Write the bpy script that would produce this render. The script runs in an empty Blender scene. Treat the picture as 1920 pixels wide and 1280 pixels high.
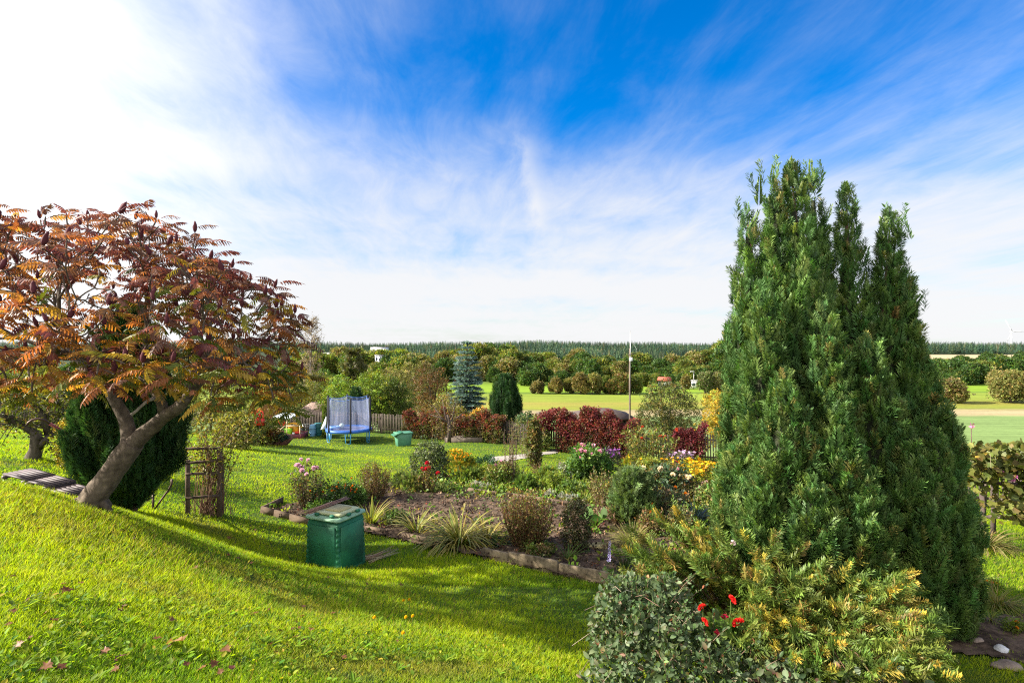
import bpy, math
import numpy as np

# ------------------------------------------------------------------ camera, sky, sun, exposure
SC = bpy.context.scene
F = 1067.0                      # focal length in pixels of the 1920 px wide photograph
ZC = 6.0                        # height of the eye above the datum
cam = bpy.data.cameras.new('camera')
cam.sensor_width = 36.0
cam.lens = 20.0
cam.clip_start = 0.1
cam.clip_end = 9000.0
camo = bpy.data.objects.new('camera', cam)
SC.collection.objects.link(camo)
camo.location = (0, 0, ZC)
camo.rotation_euler = (math.radians(90), 0, 0)
SC.camera = camo

SUN_EL = math.radians(31.0)
SUN_H = np.array([-0.996, -0.07])           # horizontal direction towards the sun: left, a little ahead
SUN_H = SUN_H / np.linalg.norm(SUN_H)
SUN_DIR = np.array([SUN_H[0] * math.cos(SUN_EL), SUN_H[1] * math.cos(SUN_EL), math.sin(SUN_EL)])
sl = bpy.data.lights.new('sun', 'SUN')
sl.energy = 4.4
sl.angle = math.radians(0.5)
sl.color = (1.0, 0.93, 0.80)
slo = bpy.data.objects.new('sun', sl)
SC.collection.objects.link(slo)
slo.location = (-40, 10, 40)
slo.rotation_euler = (math.radians(90) - SUN_EL, 0, math.atan2(-SUN_H[0], SUN_H[1]) + math.pi)

SC.view_settings.view_transform = 'Standard'
SC.view_settings.look = 'None'
SC.view_settings.exposure = 1.88
SC.view_settings.gamma = 1.0
SC.view_settings.use_curve_mapping = False
SC.render.engine = 'CYCLES'
cy = SC.cycles
cy.max_bounces = 8
cy.diffuse_bounces = 3
cy.glossy_bounces = 2
cy.transmission_bounces = 5
cy.transparent_max_bounces = 8
cy.volume_bounces = 0
cy.sample_clamp_indirect = 1.2
cy.blur_glossy = 1.0
cy.filter_width = 1.15
cy.use_adaptive_sampling = False
cy.adaptive_threshold = 0.012
try:
    cy.use_denoising = False
except Exception:
    pass


class NT:
    """tiny helper to write node trees"""
    def __init__(s, tree):
        s.t = tree
        s.n = tree.nodes
        s.l = tree.links

    def node(s, kind, **kw):
        n = s.n.new(kind)
        for k, v in kw.items():
            setattr(n, k, v)
        return n

    def put(s, sock, v):
        if hasattr(v, 'is_output'):
            s.l.new(v, sock)
        elif isinstance(v, (tuple, list)) and len(v) == 3 and sock.type == 'RGBA':
            sock.default_value = (v[0], v[1], v[2], 1)
        else:
            sock.default_value = v

    def m(s, op, a, b=0.0, c=0.0, clamp=False):
        n = s.node('ShaderNodeMath', operation=op, use_clamp=clamp)
        s.put(n.inputs[0], a)
        s.put(n.inputs[1], b)
        s.put(n.inputs[2], c)
        return n.outputs[0]

    def mix(s, f, a, b, blend='MIX'):
        n = s.node('ShaderNodeMix', data_type='RGBA', blend_type=blend)
        s.put(n.inputs[0], f)
        s.put(n.inputs[6], a)
        s.put(n.inputs[7], b)
        return n.outputs[2]

    def noise(s, vec, scale, detail=4.0, rough=0.55, dist=0.0):
        n = s.node('ShaderNodeTexNoise')
        if vec is not None:
            s.l.new(vec, n.inputs['Vector'])
        n.inputs['Scale'].default_value = scale
        n.inputs['Detail'].default_value = detail
        n.inputs['Roughness'].default_value = rough
        n.inputs['Distortion'].default_value = dist
        return n.outputs[0]

    def ss(s, x, a, b):
        n = s.node('ShaderNodeMapRange', interpolation_type='SMOOTHSTEP')
        s.put(n.inputs[0], x)
        n.inputs[1].default_value = a
        n.inputs[2].default_value = b
        n.inputs[3].default_value = 0.0
        n.inputs[4].default_value = 1.0
        return n.outputs[0]

    def comb(s, x, y, z=0.0):
        n = s.node('ShaderNodeCombineXYZ')
        s.put(n.inputs[0], x)
        s.put(n.inputs[1], y)
        s.put(n.inputs[2], z)
        return n.outputs[0]


def make_world():
    w = bpy.data.worlds.new('World')
    SC.world = w
    w.use_nodes = True
    t = NT(w.node_tree)
    t.n.clear()
    out = t.node('ShaderNodeOutputWorld')
    bg = t.node('ShaderNodeBackground')
    bg.inputs[1].default_value = 0.050
    t.l.new(bg.outputs[0], out.inputs[0])
    sky = t.node('ShaderNodeTexSky', sky_type='NISHITA')
    sky.sun_disc = False
    sky.sun_elevation = SUN_EL
    sky.sun_rotation = math.atan2(SUN_H[0], SUN_H[1])
    sky.altitude = 400
    sky.air_density = 1.0
    sky.dust_density = 0.6
    sky.ozone_density = 3.0
    hs = t.node('ShaderNodeHueSaturation')
    hs.inputs['Saturation'].default_value = 1.55
    hs.inputs['Value'].default_value = 1.0
    t.l.new(sky.outputs[0], hs.inputs['Color'])
    tc = t.node('ShaderNodeTexCoord')
    sep = t.node('ShaderNodeSeparateXYZ')
    t.l.new(tc.outputs['Generated'], sep.inputs[0])
    x, y, z = sep.outputs
    zz = t.m('MAXIMUM', z, 0.0)
    zs = t.m('ADD', zz, 0.10)
    qx = t.m('DIVIDE', x, zs)
    qy = t.m('DIVIDE', y, zs)
    # cirrus drawn out along the wind (nearly away from the garden), plus soft cross banding
    wob = t.noise(t.comb(qx, qy), 0.45, 2.0, 0.5)
    qxw = t.m('ADD', qx, t.m('MULTIPLY', wob, 0.55))
    st = t.noise(t.comb(t.m('MULTIPLY', qxw, 0.55), t.m('MULTIPLY', qy, 0.40)), 1.4, 7.0, 0.58, 0.35)
    fine = t.noise(t.comb(t.m('MULTIPLY', qxw, 2.0), t.m('ADD', t.m('MULTIPLY', qy, 0.75), t.m('MULTIPLY', qx, 0.6))), 2.2, 9.0, 0.64, 0.4)
    band = t.noise(t.comb(t.m('ADD', t.m('MULTIPLY', qx, 0.22), 3.1), t.m('ADD', qy, t.m('MULTIPLY', qx, -0.12))), 0.9, 3.0, 0.45, 0.2)
    puff = t.noise(t.comb(t.m('MULTIPLY', qx, 0.5), t.m('MULTIPLY', qy, 0.3), 4.0), 1.1, 4.0, 0.5, 0.2)
    streak = t.m('ADD', t.m('ADD', t.m('MULTIPLY', t.m('SUBTRACT', st, .5), 0.62), t.m('MULTIPLY', t.m('SUBTRACT', fine, .5), 0.60)),
                 t.m('ADD', t.m('MULTIPLY', t.m('SUBTRACT', band, .5), 0.85), t.m('MULTIPLY', t.m('SUBTRACT', puff, .5), .7)))
    # veil of high cloud: thick low over the hills, thin overhead
    hz = t.m('POWER', 2.718, t.m('MULTIPLY', t.m('POWER', t.m('DIVIDE', zz, 0.30), 2.2), -1.0))
    dotn = t.node('ShaderNodeVectorMath', operation='DOT_PRODUCT')
    t.l.new(tc.outputs['Generated'], dotn.inputs[0])
    dotn.inputs[1].default_value = tuple(SUN_DIR)
    d = dotn.outputs['Value']
    near = t.ss(d, 0.20, 0.84)
    cov = t.m('ADD', t.m('ADD', streak, 0.06),
              t.m('ADD', t.m('MULTIPLY', hz, 0.84), t.m('MULTIPLY', near, 0.72)))
    # unseen bright white cloud added behind the viewer as fill light for the shadows
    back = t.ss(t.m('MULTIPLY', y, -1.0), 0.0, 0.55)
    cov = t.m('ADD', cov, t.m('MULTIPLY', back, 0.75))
    cov = t.m('MULTIPLY', t.ss(cov, -0.08, 0.98), 0.97)
    # one long wisp standing over the valley
    az = t.m('ARCTAN2', x, y)
    wx = t.m('SUBTRACT', az, t.m('ADD', 0.045, t.m('MULTIPLY', t.m('SINE', t.m('MULTIPLY', zz, 14.0)), 0.018)))
    wxn = t.m('ADD', wx, t.m('MULTIPLY', t.m('SUBTRACT', fine, 0.5), 0.06))
    wisp = t.m('POWER', 2.718, t.m('MULTIPLY', t.m('POWER', t.m('DIVIDE', t.m('ABSOLUTE', wxn), 0.017), 2.0), -1.0))
    wisp = t.m('MULTIPLY', wisp, t.m('MULTIPLY', t.ss(zz, 0.15, 0.24), t.m('SUBTRACT', 1.0, t.ss(zz, 0.31, 0.36))))
    cov = t.m('ADD', cov, t.m('MULTIPLY', wisp, 0.22), clamp=True)
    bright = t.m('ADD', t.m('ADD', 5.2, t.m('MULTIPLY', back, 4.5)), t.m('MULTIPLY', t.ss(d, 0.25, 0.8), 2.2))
    cl = t.node('ShaderNodeVectorMath', operation='SCALE')
    cl.inputs[0].default_value = (0.985, 0.985, 1.0)
    t.put(cl.inputs['Scale'], bright)
    skyc = t.mix(1.0, hs.outputs[0], t.mix(t.ss(zz, 0.04, 0.34), (0.75, 0.92, 1.10), (0.14, 1.12, 1.32)), 'MULTIPLY')
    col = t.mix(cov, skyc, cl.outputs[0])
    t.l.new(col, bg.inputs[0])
    return w


make_world()

# ------------------------------------------------------------------ helpers
RNG = np.random.default_rng(11)


def V3(*a):
    return np.array(a, dtype=float)


def nrm(a):
    return a / np.maximum(np.linalg.norm(a, axis=-1, keepdims=True), 1e-9)


def rand_dirs(n, rng=RNG):
    return nrm(rng.normal(size=(n, 3)))


def tag(o, label=None, cat=None, group=None, kind=None):
    if label:
        o['label'] = label
    if cat:
        o['category'] = cat
    if group:
        o['group'] = group
    if kind:
        o['kind'] = kind
    return o


def empty(name, loc, label=None, cat=None, group=None):
    o = bpy.data.objects.new(name, None)
    o.empty_display_size = 0.2
    SC.collection.objects.link(o)
    o.location = tuple(float(v) for v in loc)
    return tag(o, label, cat, group)


class MB:
    """collects vertices, faces and a leaf / bark colour per vertex; build() links ONE mesh object"""
    def __init__(s):
        s.v, s.c, s.f, s.n = [], [], [], 0

    def add(s, V, faces, col=(0.5, 0.5, 0.5)):
        """faces: list of (array of shape (k, m)) index arrays"""
        V = np.asarray(V, dtype=np.float64).reshape(-1, 3)
        col = np.asarray(col, dtype=np.float64)
        if col.ndim == 1:
            col = np.repeat(col[None], len(V), 0)
        s.v.append(V)
        s.c.append(col)
        for f in faces:
            f = np.asarray(f, dtype=np.int64)
            if f.size:
                s.f.append(f + s.n)
        s.n += len(V)
        return s

    def mesh(s, name, mat, origin=(0, 0, 0), smooth=False):
        me = bpy.data.meshes.new(name)
        V = np.concatenate(s.v) - np.asarray(origin, dtype=float)
        C = np.concatenate(s.c)
        loops = np.concatenate([f.ravel() for f in s.f])
        tot = np.concatenate([np.full(len(f), f.shape[1]) for f in s.f])
        start = np.concatenate([[0], np.cumsum(tot)[:-1]])
        me.vertices.add(len(V))
        me.vertices.foreach_set('co', V.astype(np.float32).ravel())
        me.loops.add(len(loops))
        me.loops.foreach_set('vertex_index', loops.astype(np.int32))
        me.polygons.add(len(tot))
        me.polygons.foreach_set('loop_start', start.astype(np.int32))
        me.polygons.foreach_set('loop_total', tot.astype(np.int32))
        if smooth:
            me.polygons.foreach_set('use_smooth', np.ones(len(tot), dtype=bool))
        at = me.color_attributes.new('Col', 'FLOAT_COLOR', 'POINT')
        at.data.foreach_set('color', np.concatenate([C, np.ones((len(C), 1))], 1).astype(np.float32).ravel())
        me.update(calc_edges=True)
        me.materials.append(mat)
        return me

    def build(s, name, mat, parent=None, smooth=False, origin=None):
        org = np.array(parent_world(parent)) if parent is not None else (np.asarray(origin) if origin is not None else np.zeros(3))
        o = bpy.data.objects.new(name, s.mesh(name, mat, org, smooth))
        SC.collection.objects.link(o)
        if parent is not None:
            o.parent = parent
        elif origin is not None:
            o.location = tuple(float(v) for v in origin)
        return o


def parent_world(o):
    p = np.zeros(3)
    while o is not None:
        p = p + np.array(o.location)
        o = o.parent
    return p


def child(name, mesh, parent, world, rot=(0, 0, 0), scale=1.0):
    o = bpy.data.objects.new(name, mesh)
    SC.collection.objects.link(o)
    o.parent = parent
    o.location = tuple(np.asarray(world, float) - parent_world(parent))
    o.rotation_euler = rot
    o.scale = (scale,) * 3
    return o


def copy_tree(o, parent=None):
    c = o.copy()
    SC.collection.objects.link(c)
    if parent is not None:
        c.parent = parent
    for ch in list(o.children):
        copy_tree(ch, c)
    return c


class Tmpl:
    """leaf template: rows (along, across, up, tipmix); faces = list of index arrays"""
    def __init__(s, rows, faces):
        s.T = np.asarray(rows, dtype=float)
        s.f = [np.asarray(f) for f in faces]


def scatter(mb, tm, P, D, L, W, col, tip=None, U=None, rng=RNG):
    """put one copy of the template at each P, growing along D, leaning by the hint U"""
    P = np.asarray(P, float)
    n = len(P)
    if n == 0:
        return
    D = nrm(np.asarray(D, float))
    if U is None:
        U = rand_dirs(n, rng)
    Wd = nrm(np.cross(D, U))
    N = np.cross(Wd, D)
    L = np.broadcast_to(np.asarray(L, float), (n,))
    W = np.broadcast_to(np.asarray(W, float), (n,))
    T = tm.T
    k = len(T)
    V = (P[:, None, :] + (L[:, None] * T[None, :, 0])[..., None] * D[:, None, :]
         + (W[:, None] * T[None, :, 1])[..., None] * Wd[:, None, :]
         + (L[:, None] * T[None, :, 2])[..., None] * N[:, None, :])
    col = np.asarray(col, float)
    if col.ndim == 1:
        col = np.repeat(col[None], n, 0)
    if tip is None:
        C = np.repeat(col[:, None, :], k, 1)
    else:
        tip = np.asarray(tip, float)
        if tip.ndim == 1:
            tip = np.repeat(tip[None], n, 0)
        w = T[None, :, 3, None]
        C = col[:, None, :] * (1 - w) + tip[:, None, :] * w
    off = (np.arange(n) * k)[:, None, None]
    mb.add(V.reshape(-1, 3), [(f[None] + off).reshape(-1, f.shape[1]) for f in tm.f], C.reshape(-1, 3))


def pick(pal, n, jit=0.18, rng=RNG):
    """n colours out of a palette [(weight, rgb), ...] with some spread"""
    w = np.array([p[0] for p in pal], float)
    c = np.array([p[1] for p in pal], float)
    k = rng.choice(len(w), size=n, p=w / w.sum())
    out = c[k] * np.exp(rng.normal(size=(n, 1)) * jit) * np.exp(rng.normal(size=(n, 3)) * jit * 0.35)
    return np.clip(out, 0.002, 0.9)


def tube(mb, pts, radii, seg=6, col=(0.1, 0.08, 0.06), cap=True, jit=0.0, rng=RNG):
    pts = np.asarray(pts, float)
    m = len(pts)
    radii = np.broadcast_to(np.asarray(radii, float), (m,))
    t = np.gradient(pts, axis=0)
    t = nrm(t)
    ref = V3(0, 0, 1) if abs(t[0][2]) < 0.85 else V3(1, 0, 0)
    A = nrm(np.cross(t, np.repeat(ref[None], m, 0)))
    bad = np.linalg.norm(np.cross(t, np.repeat(ref[None], m, 0)), axis=1) < 1e-3
    A[bad] = V3(0, 1, 0)
    B = np.cross(t, A)
    an = np.linspace(0, 2 * math.pi, seg, endpoint=False)
    r = radii[:, None] * (1 + (rng.normal(size=(m, seg)) * jit if jit else 0))
    V = pts[:, None, :] + r[..., None] * (np.cos(an)[None, :, None] * A[:, None, :] + np.sin(an)[None, :, None] * B[:, None, :])
    i = np.arange(m - 1)[:, None] * seg
    j = np.arange(seg)[None]
    jn = (j + 1) % seg
    q = np.stack([i + j, i + jn, i + seg + jn, i + seg + j], -1).reshape(-1, 4)
    fs = [q]
    if cap:
        fs.append(np.arange(seg)[None, ::-1])
        fs.append((m - 1) * seg + np.arange(seg)[None])
    mb.add(V.reshape(-1, 3), fs, col)


def limb(mb, pts, radii, seg=12, col=(0.1, 0.08, 0.06), rough=.06, step=.05, rng=RNG):
    """a knobbly limb: the path is resampled as a smooth curve and the bark swells and furrows along it"""
    pts = np.asarray(pts, float)
    radii = np.asarray(radii, float)
    L = np.linalg.norm(np.diff(pts, axis=0), axis=1)
    cum = np.concatenate([[0], np.cumsum(L)])
    n = max(len(pts) * 2, int(cum[-1] / step))
    s = np.linspace(0, cum[-1], n)
    P = np.stack([np.interp(s, cum, pts[:, k]) for k in range(3)], 1)
    R = np.interp(s, cum, radii)
    w = max(3, int(.22 / step) | 1)
    k = np.ones(w) / w
    Q = np.stack([np.convolve(np.pad(P[:, j], w // 2, mode='edge'), k, 'valid') for j in range(3)], 1)
    Q[0], Q[-1] = P[0], P[-1]
    m0 = mb.n
    tube(mb, Q, R, seg, col, cap=True)
    V = mb.v[-1]
    i = np.repeat(np.arange(n), seg)
    j = np.tile(np.arange(seg), n)
    c = Q[i]
    d = V - c
    ph = rng.random(seg) * 6.28
    f = 1 + rough * (np.sin(s[i] * 9 + ph[j]) * .7 + np.sin(s[i] * 23 + ph[j] * 2.3) * .5 + rng.normal(size=len(i)) * .45) + rough * 1.2 * ((j % 3) == 0)
    V[:] = c + d * f[:, None]
    C = mb.c[-1]
    C *= (1 + .35 * np.sin(s[i] * 7 + ph[j])[:, None] * .4 + rng.normal(size=(len(i), 1)) * .16)
    np.clip(C, .01, .6, out=C)


def box(mb, c, size, yaw=0.0, col=(0.5, 0.5, 0.5), taper=1.0, pitch=0.0, roll=0.0, bev=0.0):
    sx, sy, sz = [v / 2 for v in size]
    if bev <= 0:
        P = np.array([(x * (taper if z < 0 else 1), y * (taper if z < 0 else 1), z)
                      for z in (-sz, sz) for (x, y) in ((-sx, -sy), (sx, -sy), (sx, sy), (-sx, sy))])
        fs = [[(0, 3, 2, 1), (4, 5, 6, 7), (0, 1, 5, 4), (1, 2, 6, 5), (2, 3, 7, 6), (3, 0, 4, 7)]]
    else:
        b = bev
        ring = lambda ix, iy, z, tp: [(ix * tp * s0 + dx, iy * tp * s1 + dy, z) for (s0, s1, dx, dy) in
                                      ((-1, -1, b, 0), (1, -1, -b, 0), (1, -1, 0, b), (1, 1, 0, -b), (1, 1, -b, 0), (-1, 1, b, 0), (-1, 1, 0, -b), (-1, -1, 0, b))]
        P = np.array(ring(sx - b * .6, sy - b * .6, -sz, taper) + ring(sx, sy, -sz + b * .6, taper) + ring(sx, sy, sz - b * .6, 1) + ring(sx - b * .6, sy - b * .6, sz, 1))
        q = []
        for k in range(3):
            for j in range(8):
                q.append((k * 8 + j, k * 8 + (j + 1) % 8, k * 8 + 8 + (j + 1) % 8, k * 8 + 8 + j))
        fs = [q, [tuple(range(7, -1, -1))], [tuple(range(24, 32))]]
    if pitch:
        c0, s0 = math.cos(pitch), math.sin(pitch)
        P = np.stack([P[:, 0], P[:, 1] * c0 - P[:, 2] * s0, P[:, 1] * s0 + P[:, 2] * c0], 1)
    if roll:
        c0, s0 = math.cos(roll), math.sin(roll)
        P = np.stack([P[:, 0] * c0 + P[:, 2] * s0, P[:, 1], -P[:, 0] * s0 + P[:, 2] * c0], 1)
    c0, s0 = math.cos(yaw), math.sin(yaw)
    P = np.stack([P[:, 0] * c0 - P[:, 1] * s0, P[:, 0] * s0 + P[:, 1] * c0, P[:, 2]], 1)
    mb.add(P + np.asarray(c, float), [np.array(f) for f in fs], col)
    return mb


def bar(mb, a, b, w, h=None, col=(0.5, 0.5, 0.5)):
    """a square timber from a to b"""
    a, b = np.asarray(a, float), np.asarray(b, float)
    h = w if h is None else h
    t = nrm(b - a)
    ref = V3(0, 0, 1) if abs(t[2]) < 0.9 else V3(0, 1, 0)
    A = nrm(np.cross(t, ref)) * w / 2
    B = nrm(np.cross(A, t)) * h / 2
    P = np.array([p + s * A + u * B for p in (a, b) for s, u in ((-1, -1), (1, -1), (1, 1), (-1, 1))])
    mb.add(P, [np.array([(0, 3, 2, 1), (4, 5, 6, 7), (0, 1, 5, 4), (1, 2, 6, 5), (2, 3, 7, 6), (3, 0, 4, 7)])], col)
    return mb


# ------------------------------------------------------------------ materials
def foliage_mat(name, trans=0.35, rough=0.5, spec=0.25, warm=(1.25, 1.25, 0.55)):
    m = bpy.data.materials.new(name)
    m.use_nodes = True
    t = NT(m.node_tree)
    t.n.clear()
    out = t.node('ShaderNodeOutputMaterial')
    at = t.node('ShaderNodeAttribute', attribute_name='Col')
    pr = t.node('ShaderNodeBsdfPrincipled')
    t.l.new(at.outputs[0], pr.inputs['Base Color'])
    pr.inputs['Roughness'].default_value = rough
    pr.inputs['Specular IOR Level'].default_value = spec
    tr = t.node('ShaderNodeBsdfTranslucent')
    t.l.new(t.mix(1.0, at.outputs[0], warm, 'MULTIPLY'), tr.inputs[0])
    mx = t.node('ShaderNodeMixShader')
    mx.inputs[0].default_value = trans
    t.l.new(pr.outputs[0], mx.inputs[1])
    t.l.new(tr.outputs[0], mx.inputs[2])
    t.l.new(mx.outputs[0], out.inputs[0])
    return m


def solid(name, col, rough=0.6, scale=8.0, amt=0.25, bump=0.0, spec=0.4, metal=0.0, stretch=(1, 1, 1), col2=None, attr=False):
    """painted, wooden or mineral surface: base colour broken up by noise"""
    m = bpy.data.materials.new(name)
    m.use_nodes = True
    t = NT(m.node_tree)
    pr = t.n['Principled BSDF']
    tc = t.node('ShaderNodeTexCoord')
    mp = t.node('ShaderNodeMapping')
    mp.inputs['Scale'].default_value = stretch
    t.l.new(tc.outputs['Object'], mp.inputs[0])
    f = t.noise(mp.outputs[0], scale, 6.0, 0.6)
    f2 = t.noise(mp.outputs[0], scale * 0.23, 3.0, 0.5)
    k = t.ss(t.m('ADD', t.m('MULTIPLY', f, 0.6), t.m('MULTIPLY', f2, 0.4)), 0.32, 0.68)
    if attr:
        at = t.node('ShaderNodeAttribute', attribute_name='Col')
        src = at.outputs[0]
        a = t.mix(1.0, src, (1 - amt,) * 3, 'MULTIPLY')
        b = t.mix(1.0, src, (1 + amt,) * 3, 'MULTIPLY')
    else:
        a = tuple(c * (1 - amt) for c in col)
        b = tuple(min(1, c * (1 + amt)) for c in (col2 or col))
    t.l.new(t.mix(k, a, b), pr.inputs['Base Color'])
    pr.inputs['Roughness'].default_value = rough
    pr.inputs['Specular IOR Level'].default_value = spec
    pr.inputs['Metallic'].default_value = metal
    if bump:
        bp = t.node('ShaderNodeBump')
        bp.inputs['Strength'].default_value = bump
        bp.inputs['Distance'].default_value = 0.02
        t.l.new(f, bp.inputs['Height'])
        t.l.new(bp.outputs[0], pr.inputs['Normal'])
    return m


M_LEAF = foliage_mat('leaf', 0.38)
M_NEEDLE = foliage_mat('needle', 0.22, 0.5, 0.3, (1.2, 1.3, 0.5))
M_GRASS = foliage_mat('grass_blade', 0.56, 0.55, 0.12, (1.2, 1.25, 0.35))
M_SUMAC = foliage_mat('sumac_leaf', 0.42, 0.45, 0.3, (1.3, 1.05, 0.6))
M_PETAL = foliage_mat('petal', 0.3, 0.6, 0.15, (1.1, 1.0, 1.0))
M_BARK = solid('bark', (0.1, 0.08, 0.06), 0.9, 14, 0.45, 0.9, 0.15, stretch=(1, 1, 0.35), attr=True)
M_STEM = solid('stem', (0.1, 0.08, 0.06), 0.8, 20, 0.25, 0.0, 0.2, attr=True)

# leaf shapes -------------------------------------------------------
LEAF = Tmpl([(0, 0, 0, 0), (.45, -.5, .10, .3), (1, 0, -.03, 1), (.45, .5, .10, .3)], [[(0, 1, 2), (0, 2, 3)]])
OVAL = Tmpl([(0, 0, 0, 0), (.25, -.42, .06, .2), (.65, -.40, .05, .6), (1, 0, -.05, 1), (.65, .40, .05, .6), (.25, .42, .06, .2)],
            [[(0, 1, 2, 3), (0, 3, 4, 5)]])
BLADE = Tmpl([(0, -.5, 0, 0), (0, .5, 0, 0), (.5, -.42, .06, .45), (.5, .42, .06, .45), (.97, 0, .26, 1)],
             [[(0, 1, 3, 2)], [(2, 3, 4)]])


def arch_blade(droop, seg=5):
    rows, q = [], []
    for i in range(seg + 1):
        a = i / seg
        w = (0.5 + 0.12 * math.sin(a * math.pi)) * (1 - a ** 3) + .01
        al = math.sin(min(a * (0.6 + droop), 2.0)) / max(0.6 + droop, .9)
        up = -(1 - math.cos(a * (0.6 + droop))) / max(0.6 + droop, .9)
        rows += [(al, -w, -up, a), (al, w, -up, a)]
        if i:
            q.append((2 * i - 2, 2 * i - 1, 2 * i + 1, 2 * i))
    return Tmpl(rows, [q])


def plume(nt, flat, spread, seed, wid=.055, reach=.34):
    """a conifer spray: many thin twiglets along one axis"""
    r = np.random.default_rng(seed)
    rows, q = [], []
    for i in range(nt):
        a = (i + .5) / nt
        side = 1 if i % 2 else -1
        ln = reach * (1 - a * .55) * (.7 + .5 * r.random())
        ang = spread * (1 - .45 * a) * (.8 + .4 * r.random())
        dx, dy = math.cos(ang) * ln, math.sin(ang) * ln * side * 2.2
        up = (r.random() - .5) * flat
        b = (a * .8, side * .02, (r.random() - .5) * flat * .3)
        t = (b[0] + dx, b[1] + dy, b[2] + up)
        w = wid * (.7 + .6 * r.random())
        mid = [(b[k] * .45 + t[k] * .55) for k in range(3)]
        k = len(rows)
        rows += [(b[0], b[1], b[2], a * .4), (mid[0] + w * .35, mid[1] - w * side, mid[2] + w * .5, .3 + a * .5), (t[0], t[1], t[2], 1), (mid[0] - w * .6, mid[1] + w * side, mid[2], .3 + a * .5)]
        q.append((k, k + 1, k + 2, k + 3))
    return Tmpl(rows, [q])


def clump(nl, seed, size=.42, wid=.45):
    """a handful of leaves pointing every way inside a unit ball"""
    r = np.random.default_rng(seed)
    rows, f = [], []
    for i in range(nl):
        d = nrm(r.normal(size=3))
        p = d * (r.random() ** .5) * .55
        g = nrm(d + r.normal(size=3) * .7)
        s = nrm(np.cross(g, r.normal(size=3)))
        u = np.cross(s, g)
        ln = size * (.7 + .6 * r.random())
        k = len(rows)
        for (a, b, c, tm) in ((0, 0, 0, 0), (.45, -.5, .1, .4), (1, 0, -.05, 1), (.45, .5, .1, .4)):
            v = p + g * a * ln + s * b * ln * wid * 1.6 + u * c * ln
            rows.append((v[0], v[1], v[2], tm))
        f += [(k, k + 1, k + 2), (k, k + 2, k + 3)]
    return Tmpl(rows, [f])


CLUMPS = [clump(9, s) for s in range(4)]
CLUMPS_FINE = [clump(14, 20 + s, .34) for s in range(4)]
CLUMPS_FAR = [clump(5, 40 + s, .8, .6) for s in range(4)]
PLUMES = [plume(74, .38, .72, s, .030) for s in range(4)]
PLUMES_SLIM = [plume(54, .3, .5, 10 + s, .030, .26) for s in range(3)]
JUNI = [plume(64, .5, .6, 30 + s, .024, .26) for s in range(3)]


def scatter_any(mb, tms, P, D, L, W, col, tip=None, U=None, rng=RNG):
    n = len(P)
    k = rng.integers(0, len(tms), n)
    L = np.broadcast_to(np.asarray(L, float), (n,))
    W = np.broadcast_to(np.asarray(W, float), (n,))
    for i, tm in enumerate(tms):
        s = k == i
        scatter(mb, tm, P[s], D[s], L[s], W[s], col[s], None if tip is None else tip[s], None if U is None else U[s], rng)


# ------------------------------------------------------------------ the lie of the land
_ctl = np.array([
    (-2.55, 2.83, -1.7), (-2.0, 3.5, -2.1), (-1.06, 4.33, -2.6), (.74, 5.67, -3.42), (-6.2, 8.3, -2.41), (-7.47, 8.3, -2.06),
    (-3.95, 4.39, -1.85), (-4.95, 8.0, -2.7), (-7.25, 10.7, -3.2), (-6.5, 12.0, -3.73), (-4.0, 10.6, -4.12), (-2.75, 10.4, -4.14),
    (-3.67, 7.0, -2.89), (-2.6, 7.0, -3.2), (-.5, 9.3, -4.0), (-.67, 6.5, -3.41), (1.9, 9.7, -4.09), (-.56, 10.9, -4.14),
    (-6.0, 13.7, -4.1), (4.8, 8.0, -4.2), (6.4, 7.2, -4.12), (8.6, 9.8, -4.22), (-11.7, 14.0, -2.89), (-27, 30, -4.5),
    (-12, 29, -5.1), (-9.1, 31.7, -5.65), (-3.5, 31, -5.5), (9.0, 26, -5.48), (10.3, 12.5, -4.25), (2.4, 18.5, -4.5),
    (-6.6, 27, -5.3), (.85, 22, -4.75), (0, 0, -1.5), (-8, 0, -1.2), (8, 0, -3.9), (3, 4, -3.9), (-20, 10, -2.2), (-20, 20, -3.4),
    (20, 10, -4.4), (20, 25, -5.6), (-12, 5, -1.6), (13.3, 16, -4.7), (4, 13, -4.25), (-3, 16, -4.35), (-9.5, 9.5, -2.55)], float)


def _phi(r2):
    return np.where(r2 > 1e-12, 0.5 * r2 * np.log(np.maximum(r2, 1e-12)), 0.0)


def _fit():
    X = _ctl[:, :2]
    n = len(X)
    r2 = ((X[:, None] - X[None]) ** 2).sum(-1)
    A = np.zeros((n + 3, n + 3))
    A[:n, :n] = _phi(r2) + np.eye(n) * 0.15
    A[:n, n] = 1
    A[:n, n + 1:] = X
    A[n, :n] = 1
    A[n + 1:, :n] = X.T
    return np.linalg.solve(A, np.concatenate([_ctl[:, 2], [0, 0, 0]]))


_w = _fit()


def sstep(x, a, b):
    t = np.clip((x - a) / (b - a), 0, 1)
    return t * t * (3 - 2 * t)


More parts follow.
